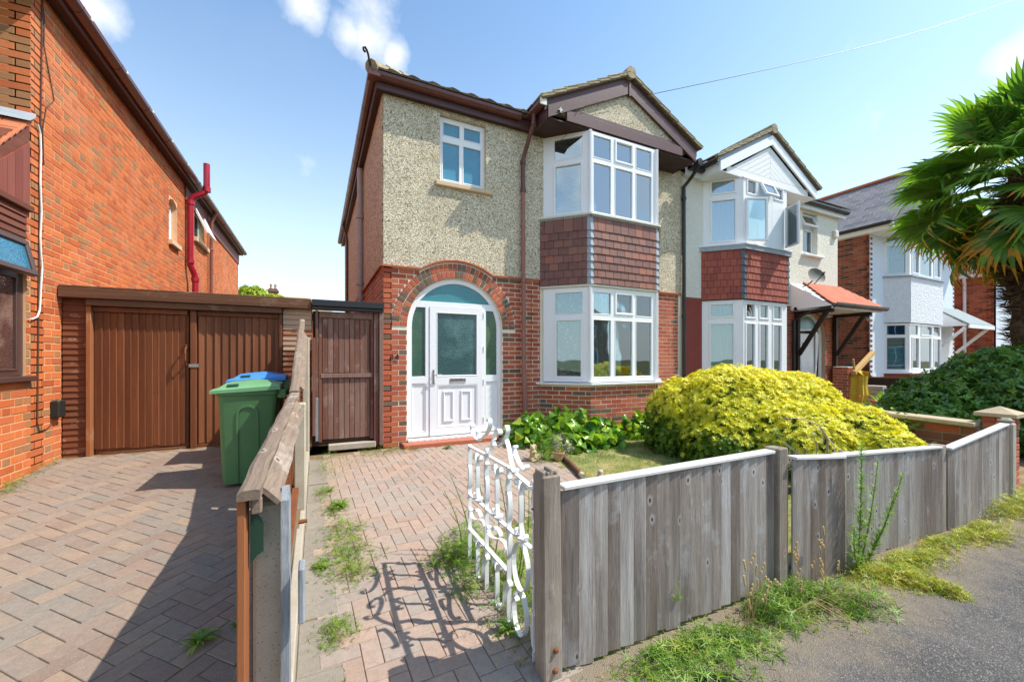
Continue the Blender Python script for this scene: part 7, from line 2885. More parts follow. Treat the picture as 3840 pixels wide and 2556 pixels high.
for k in range(60):
    a = random.uniform(0, 6.28)
    b = Vector((4.36 + random.gauss(0, .10), 2.42 + random.gauss(0, .06), .02 + random.uniform(0, .08)))
    d = Vector((math.cos(a) * .6, math.sin(a) * .4, random.uniform(.2, 1))).normalized()
    l = random.uniform(.08, .2)
    mb.tube([b, b + d * l * .5 + Vector((0, 0, -.01)), b + d * l], [.003, .0022, .001], 4)
mb.build('twig_tangle', M['twig'], db, kind='stuff')

# broad leaved ground plants by the bay
def leafy(name, label, cat, ells, n, size, mat, tmpl, base, up=.5, wob=.5, mrnd=None, zmin=-.3, inner=None, depth=.5, parts='leaves', group=None):
    t = thing(name, base, label, cat, group)
    P, N = shell_pts(ells, n, zmin=zmin, up=up, depth=depth)
    scatter(parts, tmpl[0], tmpl[1], P, rots(N, wob=wob), RNG.uniform(size[0], size[1], len(P)), mat, t, mrnd, kind='stuff')
    stems(t, base, [tuple(P[i]) for i in RNG.permutation(len(P))[:10]], .008, M['stem'])
    return t


broad = leaf_t(1.0, .98, .08, .30, 5)
bv = [(x - .0, y, z) for x, y, z in broad[0]]
leafy('bergenia_clump', 'low clump of broad glossy green leaves at the foot of the brick bay', 'plant',
      [(3.05, 5.62, -.13, .42, .36, .34), (3.55, 5.35, -.12, .45, .36, .40), (4.00, 5.12, -.16, .38, .30, .32), (3.4, 5.1, -.2, .5, .3, .22)], 700, (.10, .185), M['leaf_bergenia'], (bv, broad[1]), (3.5, 5.4, -.2), up=.35, wob=.7)
leafy('bergenia_clump', 'small clump of broad dark leaves between brick bay and golden shrub', 'plant',
      [(5.0, 5.30, -.15, .38, .25, .32), (5.5, 5.25, -.15, .3, .2, .3)], 240, (.09, .16), M['leaf_bergenia'], (bv, broad[1]), (5.1, 5.3, -.2), up=.4, wob=.7)
feath = rosette_t(10, 1.0, .10, .8, 1)
leafy('feathery_weed', 'upright feathery green weed beside the squirrel ornament', 'weed',
      [(2.80, 4.75, -.02, .12, .12, .24), (2.78, 4.7, .12, .08, .08, .2), (2.72, 4.55, -.14, .22, .2, .12)], 420, (.03, .05), M['leaf_fleabane'], feath, (2.8, 4.75, -.22), wob=.6, depth=.9)
leafy('dried_plant', 'silvery dried plant in the small terracotta pot', 'plant',
      [(2.97, 4.68, .0, .14, .13, .14), (3.08, 4.62, -.06, .12, .1, .1)], 260, (.02, .036), M['silver_leaf'], rosette_t(5, 1, .5, .5, 1), (2.95, 4.65, -.18), wob=.8, depth=.9)

# lawn grass
def blades(name, mat, pts, h, w=.004, lean=.5, kind='stuff', rnd=None, parent=None, label=None, cat=None, zoff=0.0):
    n = len(pts)
    bv_, bf_ = blade_t(1.0, .07, .45, 2)
    nn = np.tile([0.0, 0, 1.0], (n, 1)) + RNG.normal(0, lean, (n, 3)) * np.array([1, 1, 0])
    o = scatter(name, bv_, bf_, pts, rots(nn), h, mat, parent, rnd, kind=kind)
    tag(o, label, cat)
    return o


def poly_pts(poly, n, zf, dens=None):
    xs_ = [p[0] for p in poly]
    ys__ = [p[1] for p in poly]
    out = []
    while len(out) < n:
        x = random.uniform(min(xs_), max(xs_))
        y = random.uniform(min(ys__), max(ys__))
        if inpoly(x, y, poly) and (dens is None or random.random() < dens(x, y)):
            out.append((x, y, zf(y)))
    return np.array(out)


lawn_poly = [(1.15, 1.7), (6.85, 1.7), (6.85, 6.0), (3.0, 6.0), (2.92, 4.0), (1.35, 3.05)]
def ldens(x, y):
    return .35 + .65 * (mnoise.noise(Vector((x * 1.7, y * 1.7, 0))) > -.12)
pts = poly_pts(lawn_poly, 15000, lambda y: z_path(y) - .006, ldens)
rr = np.clip(.35 + .9 * np.array([mnoise.noise(Vector((p[0] * 1.4, p[1] * 1.4, 5))) for p in pts]) + RNG.normal(0, .16, len(pts)), 0, 1)
blades('grass', M['grass'], pts, RNG.uniform(.03, .085, len(pts)), rnd=rr)

# weeds and dry grass: patches along edges
def patch(centers, n, h0, h1, mat, spread=.08, zf=z_path, name='grass', zoff=-.01, lean=.7):
    P = []
    for (x, y, s, k) in centers:
        m = int(n * k)
        P.append(np.stack([RNG.normal(x, s, m), RNG.normal(y, s * .8, m), np.zeros(m)], 1))
    P = np.vstack(P)
    P[:, 2] = [zf(y) + zoff for y in P[:, 1]]
    return blades(name, mat, P, RNG.uniform(h0, h1, len(P)), lean=lean)


DRY = [(.22, 5.78, .12, 1.5), (.50, 5.75, .14, 1.5), (.80, 5.72, .14, 1.2), (.1, 5.35, .12, 1.4), (.2, 5.15, .12, 1.2), (.35, 5.5, .14, 1.6), (1.05, 5.70, .08, .5),
       (.12, 3.9, .09, .6), (.18, 3.3, .1, .8), (.2, 2.95, .09, .6), (.12, 2.3, .05, .4), (.08, 1.9, .04, .3), (.88, 2.05, .12, 1.2), (.98, 2.6, .08, .5), (.92, 1.8, .12, 1.2)]
def zfr(y):
    return -.375
patch(DRY, 260, .02, .06, M['grass_dry'], lean=1.4)
patch([(.10, 5.6, .08, 1), (.85, 5.85, .10, 1.3), (.6, 5.85, .1, .6), (.12, 4.1, .06, 1), (.2, 3.5, .1, 1.2), (.22, 3.1, .1, 1.2), (.10, 2.7, .06, .6), (.1, 2.35, .05, .8), (.08, 1.95, .04, .5), (.98, 2.4, .10, 1.0), (1.0, 3.0, .10, .7), (.9, 1.95, .08, .5)],
      90, .02, .07, M['grass'], lean=1.0)
DF = [(1.3, 1.50, .10, 1.0), (1.7, 1.50, .10, .8), (2.15, 1.47, .10, 1.2), (2.6, 1.42, .12, 2.0), (2.95, 1.38, .12, 1.5), (3.3, 1.40, .12, 1.8), (3.55, 1.30, .10, 1.2), (4.0, 1.38, .15, 1.6), (4.45, 1.38, .15, 1.4), (4.9, 1.35, .15, 1.2), (5.4, 1.36, .2, 1.6), (6.0, 1.38, .2, 1.5), (6.6, 1.4, .2, 1.5), (7.1, 1.35, .2, 1)]
patch(DF, 240, .02, .085, M['grass_dry'], zf=zfr, lean=1.3)
patch(DF, 110, .03, .09, M['grass'], zf=zfr, lean=1.0)
# long bleached seed stalks against the fence
mb = MB()
for (x0, x1, n) in ((2.1, 3.05, 26),):
    for k in range(n):
        x = random.uniform(x0, x1)
        b = Vector((x, 1.46 + random.gauss(0, .03), -.37))
        l = random.uniform(.15, .42)
        dx_ = random.uniform(-.25, .25)
        tip = b + Vector((dx_ * l * 2, -.05 * l, l))
        mb.tube([b, b.lerp(tip, .5) + Vector((0, -.02, .03)), tip], [.0018, .0014, .001], 4)
        for q in range(3):
            c = tip - Vector((dx_ * .1, 0, .02)) * q
            mb.box(Fr(c, (1, 0, .3), (0, 1, 0)), -.006, .006, -.004, .004, -.008, .012, .001)
for k in range(22):
    b = Vector((random.uniform(2.4, 2.9), 1.42, -.35))
    a = random.uniform(-.5, .9)
    l = random.uniform(.2, .42)
    tip = b + Vector((math.cos(a) * l, -math.sin(abs(a)) * l * .8 - .1, -.01))
    mb.tube([b, b.lerp(tip, .5) + Vector((0, 0, .09)), tip], [.0016, .0013, .001], 4)
o_ = mb.build('grass', M['grass_dry'], None, kind='stuff')

# creeping mats at the foot of the fence
small = rosette_t(5, 1.0, .55, .25, 1)
def mat_patch(name, label, cat, cs, n, size, mat, zf, zh=.05, rnd=None):
    t = thing(name, (cs[0][0], cs[0][1], zf(cs[0][1])), label, cat)
    P = []
    for (x, y, sx_, sy_, k) in cs:
        m = int(n * k)
        q = np.stack([RNG.normal(x, sx_, m), RNG.normal(y, sy_, m), np.zeros(m)], 1)
        dd = ((q[:, 0] - x) / sx_) ** 2 + ((q[:, 1] - y) / sy_) ** 2
        q[:, 2] = np.array([zf(v) for v in q[:, 1]]) + RNG.random(m) * zh * np.exp(-dd * .35) + .004
        P.append(q)
    P = np.vstack(P)
    N = np.tile([0, 0, 1.0], (len(P), 1))
    scatter('leaves', small[0], small[1], P, rots(N, wob=.45), RNG.uniform(size[0], size[1], len(P)), mat, t, rnd, kind='stuff')
    mb = MB()
    for k in range(14):
        c = cs[k % len(cs)]
        b = Vector((c[0], c[1] + .04, zf(c[1]) + .01))
        a = random.uniform(3.3, 6.2)
        l = (c[2] + c[3]) * random.uniform(.8, 1.6)
        tip = b + Vector((math.cos(a) * l, math.sin(a) * l, .0))
        tip.z = zf(tip.y) + .01
        mb.tube([b, b.lerp(tip, .5) + Vector((0, 0, .03)), tip], .0018, 4)
    mb.build('stem', M['stem'], t, kind='stuff')
    return t


mat_patch('creeping_weed', 'fresh green creeping weed on the pavement below the first fence panel', 'weed',
          [(1.55, 1.48, .13, .05, 1), (1.85, 1.46, .13, .06, 1.2), (2.05, 1.36, .10, .07, .8), (1.45, 1.34, .12, .05, .7), (1.75, 1.30, .14, .07, .7), (1.30, 1.30, .05, .04, .3)], 204, (0.027, 0.059), M['leaf_weed'], zfr, .08)
mat_patch('creeping_weed', 'tangle of green weed and bleached stalks under the second grey fence post', 'weed',
          [(2.45, 1.50, .12, .05, 1.2), (2.65, 1.46, .12, .06, 1.4), (2.85, 1.36, .13, .08, 1.2), (2.98, 1.24, .09, .06, .6), (2.40, 1.40, .1, .06, .8)], 235, (0.024, 0.056), M['leaf_weed'], zfr, .18)
mat_patch('creeping_vine', 'yellow green creeper mat reaching out in a point over the tarmac', 'vine',
          [(3.45, 1.42, .15, .06, 1.3), (3.62, 1.34, .13, .06, 1.3), (3.60, 1.24, .09, .05, 1.0), (3.64, 1.15, .06, .045, .7), (3.64, 1.07, .035, .035, .4), (3.9, 1.42, .15, .05, 1.0), (4.1, 1.35, .14, .05, .8)], 322, (0.022, 0.045), M['leaf_mat'], zfr, .09)
mat_patch('creeping_weed', 'yellow and russet weed mat below the last grey fence panel', 'weed',
          [(4.5, 1.42, .16, .06, 1.0), (4.9, 1.38, .18, .06, 1.2), (5.3, 1.38, .16, .07, 1.2), (5.1, 1.27, .16, .05, .7)], 285, (0.022, 0.048), M['leaf_mat'], zfr, .07)
mat_patch('creeping_weed', 'bushy green and russet weeds at the foot of the brick pillar', 'weed',
          [(5.9, 1.42, .18, .06, 1.3), (6.3, 1.40, .2, .08, 1.5), (6.7, 1.42, .2, .08, 1.3), (6.3, 1.28, .22, .06, .8), (7.1, 1.35, .25, .1, 1)], 260, (0.022, 0.048), M['leaf_mat'], zfr, .22)
mat_patch('creeping_weed', 'green weeds crowding the ground behind the open white gate', 'weed',
          [(1.0, 2.72, .10, .10, 1.2), (1.12, 2.40, .08, .14, 1.3), (1.08, 2.1, .08, .12, .9), (.85, 2.78, .07, .06, .8), (1.2, 1.85, .1, .1, .8), (1.08, 3.0, .1, .10, .7), (.84, 2.42, .04, .06, .35)], 330, (.020, .046), M['leaf_weed'], z_path, .17)
mat_patch('creeping_weed', 'patchy green weeds along the left edge of the block path', 'weed',
          [(.14, 4.05, .05, .10, .6), (.2, 3.55, .08, .12, 1.0), (.22, 3.2, .09, .12, 1.2), (.20, 2.92, .08, .08, .8), (.03, 3.05, .03, .05, .4), (.1, 2.35, .05, .07, .5), (.08, 1.9, .03, .05, .3), (.05, 4.5, .04, .1, .4)], 330, (.014, .032), M['leaf_weed'], z_path, .05)
mat_patch('creeping_weed', 'straggly green weeds at the foot of the passage gate', 'weed',
          [(.15, 5.80, .08, .05, .7), (.85, 5.80, .09, .06, 1.0), (.98, 5.86, .06, .05, .7), (.10, 5.25, .08, .12, 1), (.62, 5.8, .08, .05, .5), (1.15, 5.72, .05, .04, .4)], 200, (.008, .02), M['leaf_weed'], z_path, .12)
mat_patch('creeping_weed', 'thin line of weeds along the base of the orange brick wall', 'weed',
          [(-2.42, 5.2, .03, .08, .9), (-2.44, 5.5, .02, .10, .5), (-2.43, 5.8, .02, .08, .4), (-2.40, 5.0, .04, .06, .8)], 150, (.008, .022), M['leaf_weed'], z_drive, .12)
mat_patch('creeping_weed', 'little weed clump in front of the red door step', 'weed', [(1.72, 5.72, .05, .03, .5), (1.30, 5.78, .05, .03, .3)], 120, (.010, .022), M['leaf_weed'], z_path, .04)
mat_patch('creeping_weed', 'small sprig of green weed growing through the first fence panel', 'weed', [(1.78, 1.600, .016, .003, .4), (1.80, 1.598, .014, .003, .3), (1.79, 1.6, .012, .003, .3)], 50, (.010, .020), M['leaf_weed'], lambda y: -.20, .13)


def dandelion(x, y, z, r, n, label):
    t = thing('dandelion', (x, y, z), label, 'weed', 'rosette weeds in the paving')
    lv_, lf_ = leaf_t(1.0, .22, .12, .18, 4)
    az = np.arange(n) * 2.4 + RNG.random(n) * .3
    nn = np.stack([np.cos(az) * .45, np.sin(az) * .45, np.ones(n)], 1)
    th_ = az
    M3 = np.zeros((n, 3, 3))
    for i in range(n):
        el_ = random.uniform(.12, .75)
        u = Vector((math.cos(az[i]) * math.cos(el_), math.sin(az[i]) * math.cos(el_), math.sin(el_)))
        s_ = Vector((-math.sin(az[i]), math.cos(az[i]), 0))
        w_ = u.cross(s_)
        M3[i] = np.array([[u.x, s_.x, w_.x], [u.y, s_.y, w_.y], [u.z, s_.z, w_.z]])
    scatter('leaf_rosette', lv_, lf_, np.tile([x, y, z + .004], (n, 1)), M3, RNG.uniform(r * .6, r, n), M['leaf_weed'], t, kind='stuff')
    return t


dandelion(-.50, 2.36, z_drive(2.36), .105, 22, 'dandelion rosette growing in the shadow on the block drive')
dandelion(-.36, 2.42, z_drive(2.42), .055, 12, 'tiny green weed tuft in the shaded drive, right of the dandelion')
dandelion(.20, 4.08, z_path(4.08), .13, 24, 'dandelion rosette on the left edge of the path halfway to the door')
dandelion(.13, 4.55, z_path(4.55), .09, 14, 'small flat dandelion on the path edge near the concrete post')
dandelion(.02, 3.05, z_path(3.05), .075, 12, 'round leaved weed on the flagstones beside the silver plank')
dandelion(.93, 1.98, z_path(1.98), .10, 20, 'leafy weed rosette in the shade under the white gate')
dandelion(1.72, 5.70, z_path(5.7), .09, 18, 'green weed tuft in front of the red door step')
dandelion(1.32, 1.42, -.372, .08, 12, 'weed rosette on the pavement beside the drain cover')

# tall narrow leaved weeds: three stems in front of the fence, and a group behind the gate
def spire(t, base, tip, r, n, lsz, mat, bend=.02):
    b, tp = Vector(base), Vector(tp_ if False else tip)
    path_ = []
    for k in range(9):
        s_ = k / 8
        path_.append(b.lerp(tp, s_) + Vector((bend * math.sin(s_ * 3.1), 0, 0)))
    MB().tube(path_, [.006 * (1 - .7 * k / 8) for k in range(9)], 6).build('stem', M['stem'], t)
    lv_, lf_ = leaf_t(1.0, .13, .1, .12, 3)
    P = np.zeros((n, 3))
    M3 = np.zeros((n, 3, 3))
    sc = np.zeros(n)
    for i in range(n):
        s_ = random.random() ** .8
        k = s_ * 8
        i0 = min(7, int(k))
        p = path_[i0].lerp(path_[i0 + 1], k - i0)
        az_ = i * 2.399
        el_ = random.uniform(.2, .9)
        u = Vector((math.cos(az_) * math.cos(el_), math.sin(az_) * math.cos(el_), math.sin(el_)))
        s2 = Vector((-math.sin(az_), math.cos(az_), 0))
        w_ = u.cross(s2)
        P[i] = p
        M3[i] = np.array([[u.x, s2.x, w_.x], [u.y, s2.y, w_.y], [u.z, s2.z, w_.z]])
        sc[i] = lsz * (1.0 - .55 * s_) * random.uniform(.7, 1.15)
    scatter('leaves', lv_, lf_, P, M3, sc, mat, t, kind='stuff')


tw = thing('tall_weed', (3.46, 1.50, -.38), 'tall spiky bright green weed growing on the pavement against the fence', 'weed')
spire(tw, (3.44, 1.50, -.38), (3.40, 1.46, .56), .01, 330, .085, M['leaf_fleabane'])
spire(tw, (3.46, 1.50, -.38), (3.58, 1.44, .42), .01, 200, .075, M['leaf_fleabane'], .03)
spire(tw, (3.48, 1.49, -.38), (3.90, 1.42, .30), .01, 240, .08, M['leaf_fleabane'], .06)
spire(tw, (3.48, 1.49, -.38), (3.74, 1.40, .20), .01, 160, .07, M['leaf_fleabane'], .05)
spire(tw, (3.44, 1.49, -.38), (3.22, 1.42, .02), .01, 110, .07, M['leaf_fleabane'], -.03)
gwd = thing('tall_weed', (1.10, 2.5, -.33), 'loose upright green weeds growing behind the white scroll gate', 'weed')
for (x, y, dx_, dy_, h) in ((1.08, 2.2, .05, .0, .62), (1.14, 2.4, -.04, .1, .72), (1.2, 2.1, .06, 0, .5), (1.10, 2.62, -.08, .1, .66), (1.02, 2.75, -.14, .12, .60), (1.16, 2.3, .10, .05, .6),
                            (.98, 2.85, -.12, .1, .45), (1.25, 2.5, .1, .1, .55), (1.12, 1.98, .02, 0, .45), (1.18, 2.72, .05, .1, .5)):
    zb_ = z_path(y)
    spire(gwd, (x, y, zb_), (x + dx_, y + dy_, zb_ + h), .01, 90, .05, M['leaf_fleabane'], .03)

# ivy over the boundary wall
iv = thing('trailing_vine', (7.0, 3.4, .4), 'leafy vine trailing along and over the brick boundary wall', 'vine')
cs = []
for k in range(36):
    s_ = k / 35
    cs.append((6.93 - .05 * math.sin(s_ * 9), 4.3 - 1.9 * s_, .50 - .22 * s_ ** 2 + .03 * math.sin(k)))
for k in range(16):
    s_ = k / 15
    cs.append((6.75, 3.6 - 1.4 * s_, .25 - .30 * s_))
cs = np.array(cs)
P = np.repeat(cs, 14, axis=0) + RNG.normal(0, .05, (len(cs) * 14, 3))
scatter('leaves', leaf_t(1, .8, .1, .2, 3)[0], leaf_t(1, .8, .1, .2, 3)[1], P, rots(np.tile([-.5, -.4, .7], (len(P), 1)), wob=.5), RNG.uniform(.03, .065, len(P)), M['leaf_weed'], iv, kind='stuff')
mb = MB()
mb.tube([Vector(c) for c in cs[:36]], .006, 5)
for k in range(9):
    c = Vector(cs[4 + k * 3])
    mb.tube([c, c + Vector((-.06, -.05, -.08)), c + Vector((-.07, -.10, -.25)), c + Vector((-.04, -.14, -.36))], .003, 4)
mb.build('stem', M['stem'], iv, kind='stuff')
leafy('low_greenery', 'low mixed greenery filling the corner behind the last fence panel', 'plant',
      [(6.55, 2.25, -.15, .3, .35, .32), (6.3, 1.95, -.2, .5, .25, .25), (6.7, 2.6, -.1, .2, .4, .3), (5.6, 1.95, -.25, .4, .2, .25)], 900, (.03, .07), M['leaf_weed'], leaf_t(1, .6, .1, .2, 2), (6.5, 2.2, -.3), wob=.7)

# pink flowers next door
fl_ = thing('pink_flower', (11.9, 4.6, -.1), 'pink flower heads among leaves beside the terracotta pot next door', 'flower')
for (x, y, z, r) in ((11.85, 4.85, .13, .07), (11.55, 5.0, .24, .04), (12.3, 4.75, .1, .035)):
    MB().lathe(Fr((x, y, z), (1, 0, 0), (0, 1, 0)), [(.001, -r * .4), (r * .8, -r * .3), (r, 0), (r * .8, r * .35), (.001, r * .5)], 10).build('flower_head', M['flower_pink'], fl_, smooth=True, recalc=False)
stems(fl_, (11.8, 4.8, -.2), [(11.85, 4.85, .1), (11.55, 5.0, .2), (12.3, 4.75, .08)], .008, M['stem'])
leafy('low_greenery', 'leafy greenery around the pink flowers beyond the golden shrub', 'plant', [(11.6, 4.7, -.15, .5, .4, .35), (10.6, 4.6, -.2, .6, .5, .35)], 900, (.03, .06), M['leaf_weed'], leaf_t(1, .5, .1, .2, 2), (11.5, 4.7, -.2), wob=.7)
leafy('ochre_shrub', 'low ochre tipped shrub in front of the brick stacks', 'shrub', [(10.9, 3.7, .15, .65, .5, .42), (10.2, 3.9, .0, .5, .4, .3)], 1500, (.03, .06), M['leaf_mat'], rosette_t(5, 1, .4, .5, 1), (10.8, 3.7, -.25), wob=.6)

# big glossy shrub under the palm
gs = thing('glossy_shrub', (10.3, 2.6, -.3), 'large glossy dark green shrub behind the brick pillar, below the palm', 'shrub')
EG = [(10.4, 2.55, .30, 1.15, .95, 1.00), (9.4, 3.05, -.05, .85, .75, .72), (11.4, 2.2, .50, 1.0, .8, .95), (10.2, 1.9, .1, .9, .5, .75), (8.8, 2.75, -.15, .55, .6, .50), (10.5, 3.5, .1, .8, .6, .7)]
P, N = shell_pts(EG, 7500, zmin=-.3, up=.4, depth=.25)
lt = leaf_t(1.0, .52, .18, .22, 3)
rb = rosette_t(4, 1.0, .5, .35, 2)
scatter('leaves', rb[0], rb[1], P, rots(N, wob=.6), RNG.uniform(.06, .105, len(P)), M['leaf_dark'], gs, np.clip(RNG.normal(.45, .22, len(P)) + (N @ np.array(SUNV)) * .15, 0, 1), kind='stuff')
mb = MB()
for e in EG:
    bm = bmesh.new()
    bmesh.ops.create_icosphere(bm, subdivisions=2, radius=1)
    mb.add([(e[0] + v.co.x * e[3] * .74, e[1] + v.co.y * e[4] * .74, e[2] + v.co.z * e[5] * .74) for v in bm.verts], [tuple(v.index for v in f.verts) for f in bm.faces])
    bm.free()
mb.build('inner_mass', M['leaf_inner'], gs, kind='stuff')
stems(gs, (10.3, 2.6, -.3), [(10.2, 2.3, 1.2), (10.6, 2.5, 1.3), (9.6, 3.0, .6), (11.2, 2.2, 1.3)], .03, M['stem'])

# =================================================================== PALM
pm = thing('fan_palm', (9.45, 2.10, -.3), 'tall fan palm with shaggy brown trunk and amber tipped lower fronds', 'palm tree')
PB = Vector((9.50, 2.08, -.3))
PT = Vector((9.62, 2.05, 3.95))
mb = MB()
n = 26
mb.tube([PB.lerp(PT, k / n) for k in range(n + 1)], [.155 + .018 * math.sin(k * 2.3) + .055 * max(0, (k - 12) / 14) for k in range(n + 1)], 16)
mb.build('trunk', M['palm_fibre'], pm)
n = 5200
s_ = RNG.random(n) ** .8
az = RNG.random(n) * 6.283
rad = .15 + .06 * np.clip((s_ - .45) / .55, 0, 1) + RNG.normal(0, .010, n)
ax = np.array(PB)[None] + (np.array(PT) - np.array(PB))[None] * s_[:, None]
P = ax + np.stack([np.cos(az) * rad, np.sin(az) * rad, np.zeros(n)], 1)
M3 = np.zeros((n, 3, 3))
dn = RNG.uniform(-1.0, 1.1, n)
for i in range(n):
    a = az[i]
    u = Vector((math.cos(a) * .55 + random.gauss(0, .35), math.sin(a) * .55 + random.gauss(0, .35), dn[i] - .25)).normalized()
    s2 = u.cross(Vector((math.cos(a), math.sin(a), .2))).normalized()
    w_ = u.cross(s2)
    M3[i] = np.array([[u.x, s2.x, w_.x], [u.y, s2.y, w_.y], [u.z, s2.z, w_.z]])
lv_, lf_ = leaf_t(1, .12, .1, .3, 2)
scatter('trunk_fibre', lv_, lf_, P, M3, RNG.uniform(.06, .19, n) * (1 + .6 * (s_ > .55)), M['palm_fibre'], pm, kind='stuff')


def fan_mesh(name, seed, petiole, rad, spread, droop, amber, nl=36):
    """a fan leaf: petiole along +x from the origin, folded segments spreading from its end"""
    rr = random.Random(seed)
    V, F, Rn, MI = [], [], [], []
    # petiole, arching
    pp = []
    for k in range(7):
        t = k / 6
        pp.append(Vector((petiole * t, 0, .10 * math.sin(t * 2.2) * petiole)))
    e = pp[-1]
    for k, p in enumerate(pp):
        w = .014 * (1 - .45 * k / 6)
        for (dy, dz) in ((-w, 0), (0, w * .6), (w, 0), (0, -w * .5)):
            V.append(p + Vector((0, dy, dz)))
            Rn.append(.75)
    for k in range(6):
        for j in range(4):
            j2 = (j + 1) % 4
            F.append((k * 4 + j, k * 4 + j2, k * 4 + 4 + j2, k * 4 + 4 + j))
            MI.append(0)
    hub_up = .25
    for i in range(nl):
        t = i / (nl - 1)
        a = (t - .5) * spread
        L = rad * (1 - .22 * abs(t - .5) * 2) * rr.uniform(.88, 1.05)
        dirn = Vector((math.cos(a), math.sin(a), .0))
        side = Vector((-math.sin(a), math.cos(a), 0))
        w = rad * spread / nl * .50
        col = rr.uniform(.15, .75)
        br = rr.random() < .22
        tip_d = droop * rr.uniform(.5, 1.8) * (2.2 if br else 1)
        b = len(V)
        ns = 6
        for k in range(ns + 1):
            s = k / ns
            z = hub_up * rad * (s * .9 - s * s * .55) * (1 - abs(t - .5)) - tip_d * rad * max(0, s - .5) ** 2 * 2.2
            shorten = 1 - .35 * max(0, s - .55) * (tip_d * .9)
            c = e + dirn * (L * s * shorten) + Vector((0, 0, z))
            ww = w * min(1, s * 2.0 + .05) * (1 if s < .55 else (1 - (s - .55) / .47))
            fold = ww * .75
            V.append(c - side * ww - Vector((0, 0, fold * .5)))
            V.append(c + Vector((0, 0, fold * .5)))
            V.append(c + side * ww - Vector((0, 0, fold * .5)))
            Rn += [col, col + .08, col]
        for k in range(ns):
            q = b + k * 3
            am = 1 if (amber > 0 and k >= ns - 1 - int(amber * 4 * rr.random()) and rr.random() < .4 + amber) else 0
            F += [(q, q + 3, q + 4, q + 1), (q + 1, q + 4, q + 5, q + 2)]
            MI += [am, am]
    return mesh_from(name, V, F, Rn, False, [M['palm_green'], M['palm_amber']], MI)


FM = [fan_mesh('palm_frond', i, p_, r_, sp_, dr_, am) for i, (p_, r_, sp_, dr_, am) in enumerate(
    [(.80, .74, 4.6, .16, 0), (.90, .78, 4.2, .30, 0), (.75, .70, 4.8, .22, .05), (.95, .76, 4.1, .45, .3), (.85, .72, 4.4, .40, .6), (.6, .62, 3.2, .08, 0)])]
HUB = Vector((9.62, 2.05, 3.92))
pinv = world_of(pm).inverted()
NFR = 62
for i in range(NFR):
    k = i / (NFR - 1)
    el_ = R(84) - k * R(140) + random.gauss(0, .10)
    az_ = i * 2.39996 + random.gauss(0, .12)
    if el_ > R(35):
        me = FM[random.choice((0, 5, 2, 0))]
    elif el_ > R(-5):
        me = FM[random.choice((0, 1, 2, 1))]
    elif el_ > R(-28):
        me = FM[random.choice((1, 3, 3, 2))]
    else:
        me = FM[random.choice((3, 4, 4))]
    u = Vector((math.cos(az_) * math.cos(el_), math.sin(az_) * math.cos(el_), math.sin(el_)))
    s2 = Vector((-math.sin(az_), math.cos(az_), 0))
    w_ = u.cross(s2)
    m = Matrix((u, s2, w_)).transposed() @ Matrix.Rotation(random.gauss(0, .35), 3, 'X') @ Matrix.Rotation(R(random.uniform(2, 16)), 3, 'Y')
    m = m.to_4x4() @ Matrix.Scale(random.uniform(.82, 1.08), 4)
    m.translation = HUB + Vector((0, 0, .18 * math.sin(el_) - .15)) + u * .06
    o = bpy.data.objects.new('palm_frond', me)
    o.matrix_basis = m
    COL.objects.link(o)
    o.parent = pm
    o.matrix_parent_inverse = pinv
PALM_SCALE = 1.2
# dead amber leaves hanging against the trunk
for i in range(12):
    az_ = i * 2.1 + 2.2
    el_ = R(-62) + random.gauss(0, .08)
    u = Vector((math.cos(az_) * math.cos(el_), math.sin(az_) * math.cos(el_), math.sin(el_)))
    s2 = Vector((-math.sin(az_), math.cos(az_), 0))
    m = Matrix((u, s2, u.cross(s2))).transposed().to_4x4() @ Matrix.Scale(random.uniform(.5, .75), 4)
    m.translation = HUB + Vector((0, 0, -.35)) + u * .05
    o = bpy.data.objects.new('palm_frond', FM[4])
    o.matrix_basis = m
    COL.objects.link(o)
    o.parent = pm
    o.matrix_parent_inverse = pinv

pm.location = (11.34, 2.52, -.587)
pm.scale = (PALM_SCALE,) * 3

# =================================================================== FAR BACKGROUND
bt = thing('garden_tree', (-6.0, 47, 0), 'bright yellow green tree top showing over the garage roof', 'tree')
MB().tube([(-6.2, 47.5, -.5), (-6.1, 47.5, 5), (-6, 47.5, 7)], [.3, .22, .1], 8).build('trunk', M['stem'], bt)
P, N = shell_pts([(-5.7, 47.3, 6.7, 1.7, 1.5, 1.6), (-7.6, 48, 6.2, 1.6, 1.5, 1.5), (-3.9, 47, 6.2, 1.7, 1.3, 1.4), (-2.3, 47, 5.9, 1.2, 1.2, 1.3)], 6000, zmin=0, up=.3, depth=.5)
scatter('crown', rb[0], rb[1], P, rots(N, wob=.7), RNG.uniform(.16, .30, len(P)), M['tree_light'], bt, kind='stuff')
fh = thing('distant_house', (-2.5, 53, 0), 'distant hipped house roof with brick chimney beyond the garage', 'house')
B('wall', M['brick_red'], fh, WORLD, -7.5, 2.6, 50, 58, -.5, 5.6, 0)
mb = MB()
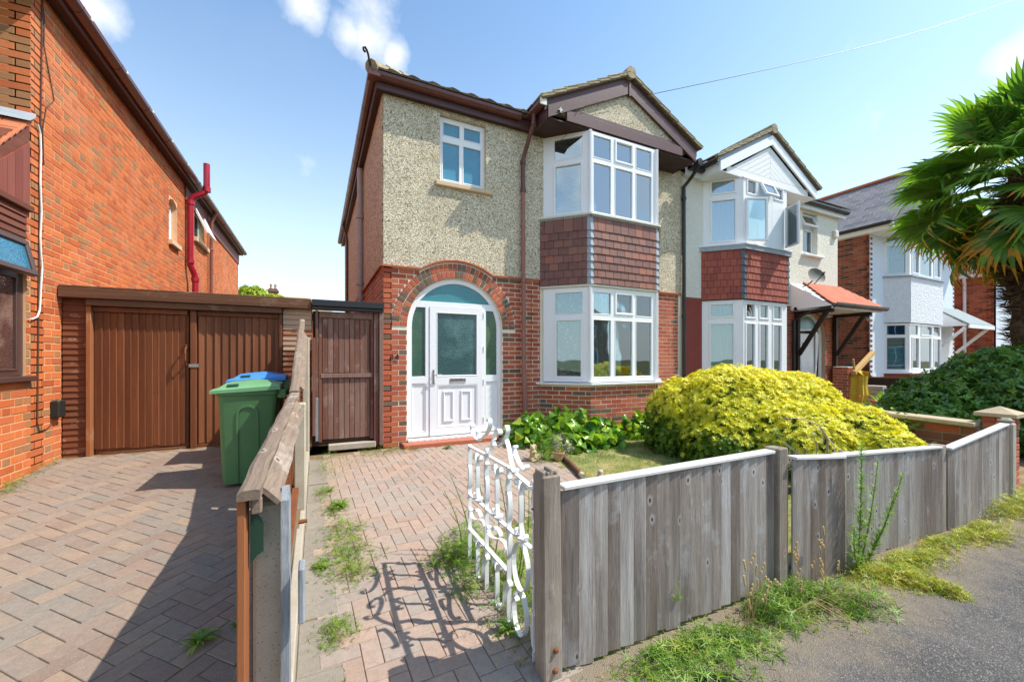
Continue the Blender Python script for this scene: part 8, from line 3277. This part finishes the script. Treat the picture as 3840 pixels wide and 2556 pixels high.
mb.add([(-8, 49.5, 5.6), (3.0, 49.5, 5.6), (3.0, 58.5, 5.6), (-8, 58.5, 5.6), (-4.5, 54, 8.45), (-.9, 54, 8.45)], [(0, 1, 5, 4), (1, 2, 5), (2, 3, 4, 5), (3, 0, 4)])
mb.build('roof', M['roof_mossy'], fh)
B('chimney_stack', M['brick_garden'], fh, WORLD, -4.95, -4.05, 53.2, 54, 7.8, 9.15, .03)
B('chimney_stack', M['brick_burnt'], fh, WORLD, -5.05, -3.95, 53.1, 54.1, 8.75, 9.0, .03)
for x in (-4.72, -4.28):
    MB().lathe(Fr((x, 53.6, 9.15), (1, 0, 0), (0, 1, 0)), [(.14, 0), (.12, .35), (.15, .40), (.13, .55), (.08, .5)], 12).build('chimney_pot', M['terracotta'], fh, recalc=False)
# houses across the street, seen in the window panes
for k, (x0, lab) in enumerate(((-9.0, 'brown brick house across the street, mirrored in the panes at the left'), (3.5, 'brown brick house across the street, mirrored in the bay window'), (16.0, 'brown brick house across the street, mirrored at the right'))):
    oh = thing('opposite_house', (x0 + 4.5, -20, -.4), lab, 'house')
    B('wall', M['brick_garden'], oh, WORLD, x0, x0 + 9, -27, -19.5, -.5, 4.9, 0)
    mb = MB()
    mb.add([(x0 - .4, -19.1, 4.9), (x0 + 9.4, -19.1, 4.9), (x0 + 9.4, -27.4, 4.9), (x0 - .4, -27.4, 4.9), (x0 + 3.6, -23.2, 7.9), (x0 + 5.4, -23.2, 7.9)], [(0, 1, 5, 4), (1, 2, 5), (2, 3, 4, 5), (3, 0, 4)])
    mb.build('roof', M['roof_dark'], oh)
    fo = Fr((x0, -19.5, 0), (-1, 0, 0), (0, 0, 1))
    for (a, z0, z1) in ((-2.6, .6, 2.1), (-2.6, 3.0, 4.3), (-6.6, .6, 2.1), (-6.6, 3.0, 4.3)):
        w_ = B('window_frame', M['upvc'], oh, fo, a - .95, a + .95, z0, z1, .02, .06, 0)
        B('pane', M['tarp'], w_, fo, a - .87, a - .04, z0 + .08, z1 - .08, .06, .07, 0)
        B('pane', M['tarp'], w_, fo, a + .04, a + .87, z0 + .08, z1 - .08, .06, .07, 0)
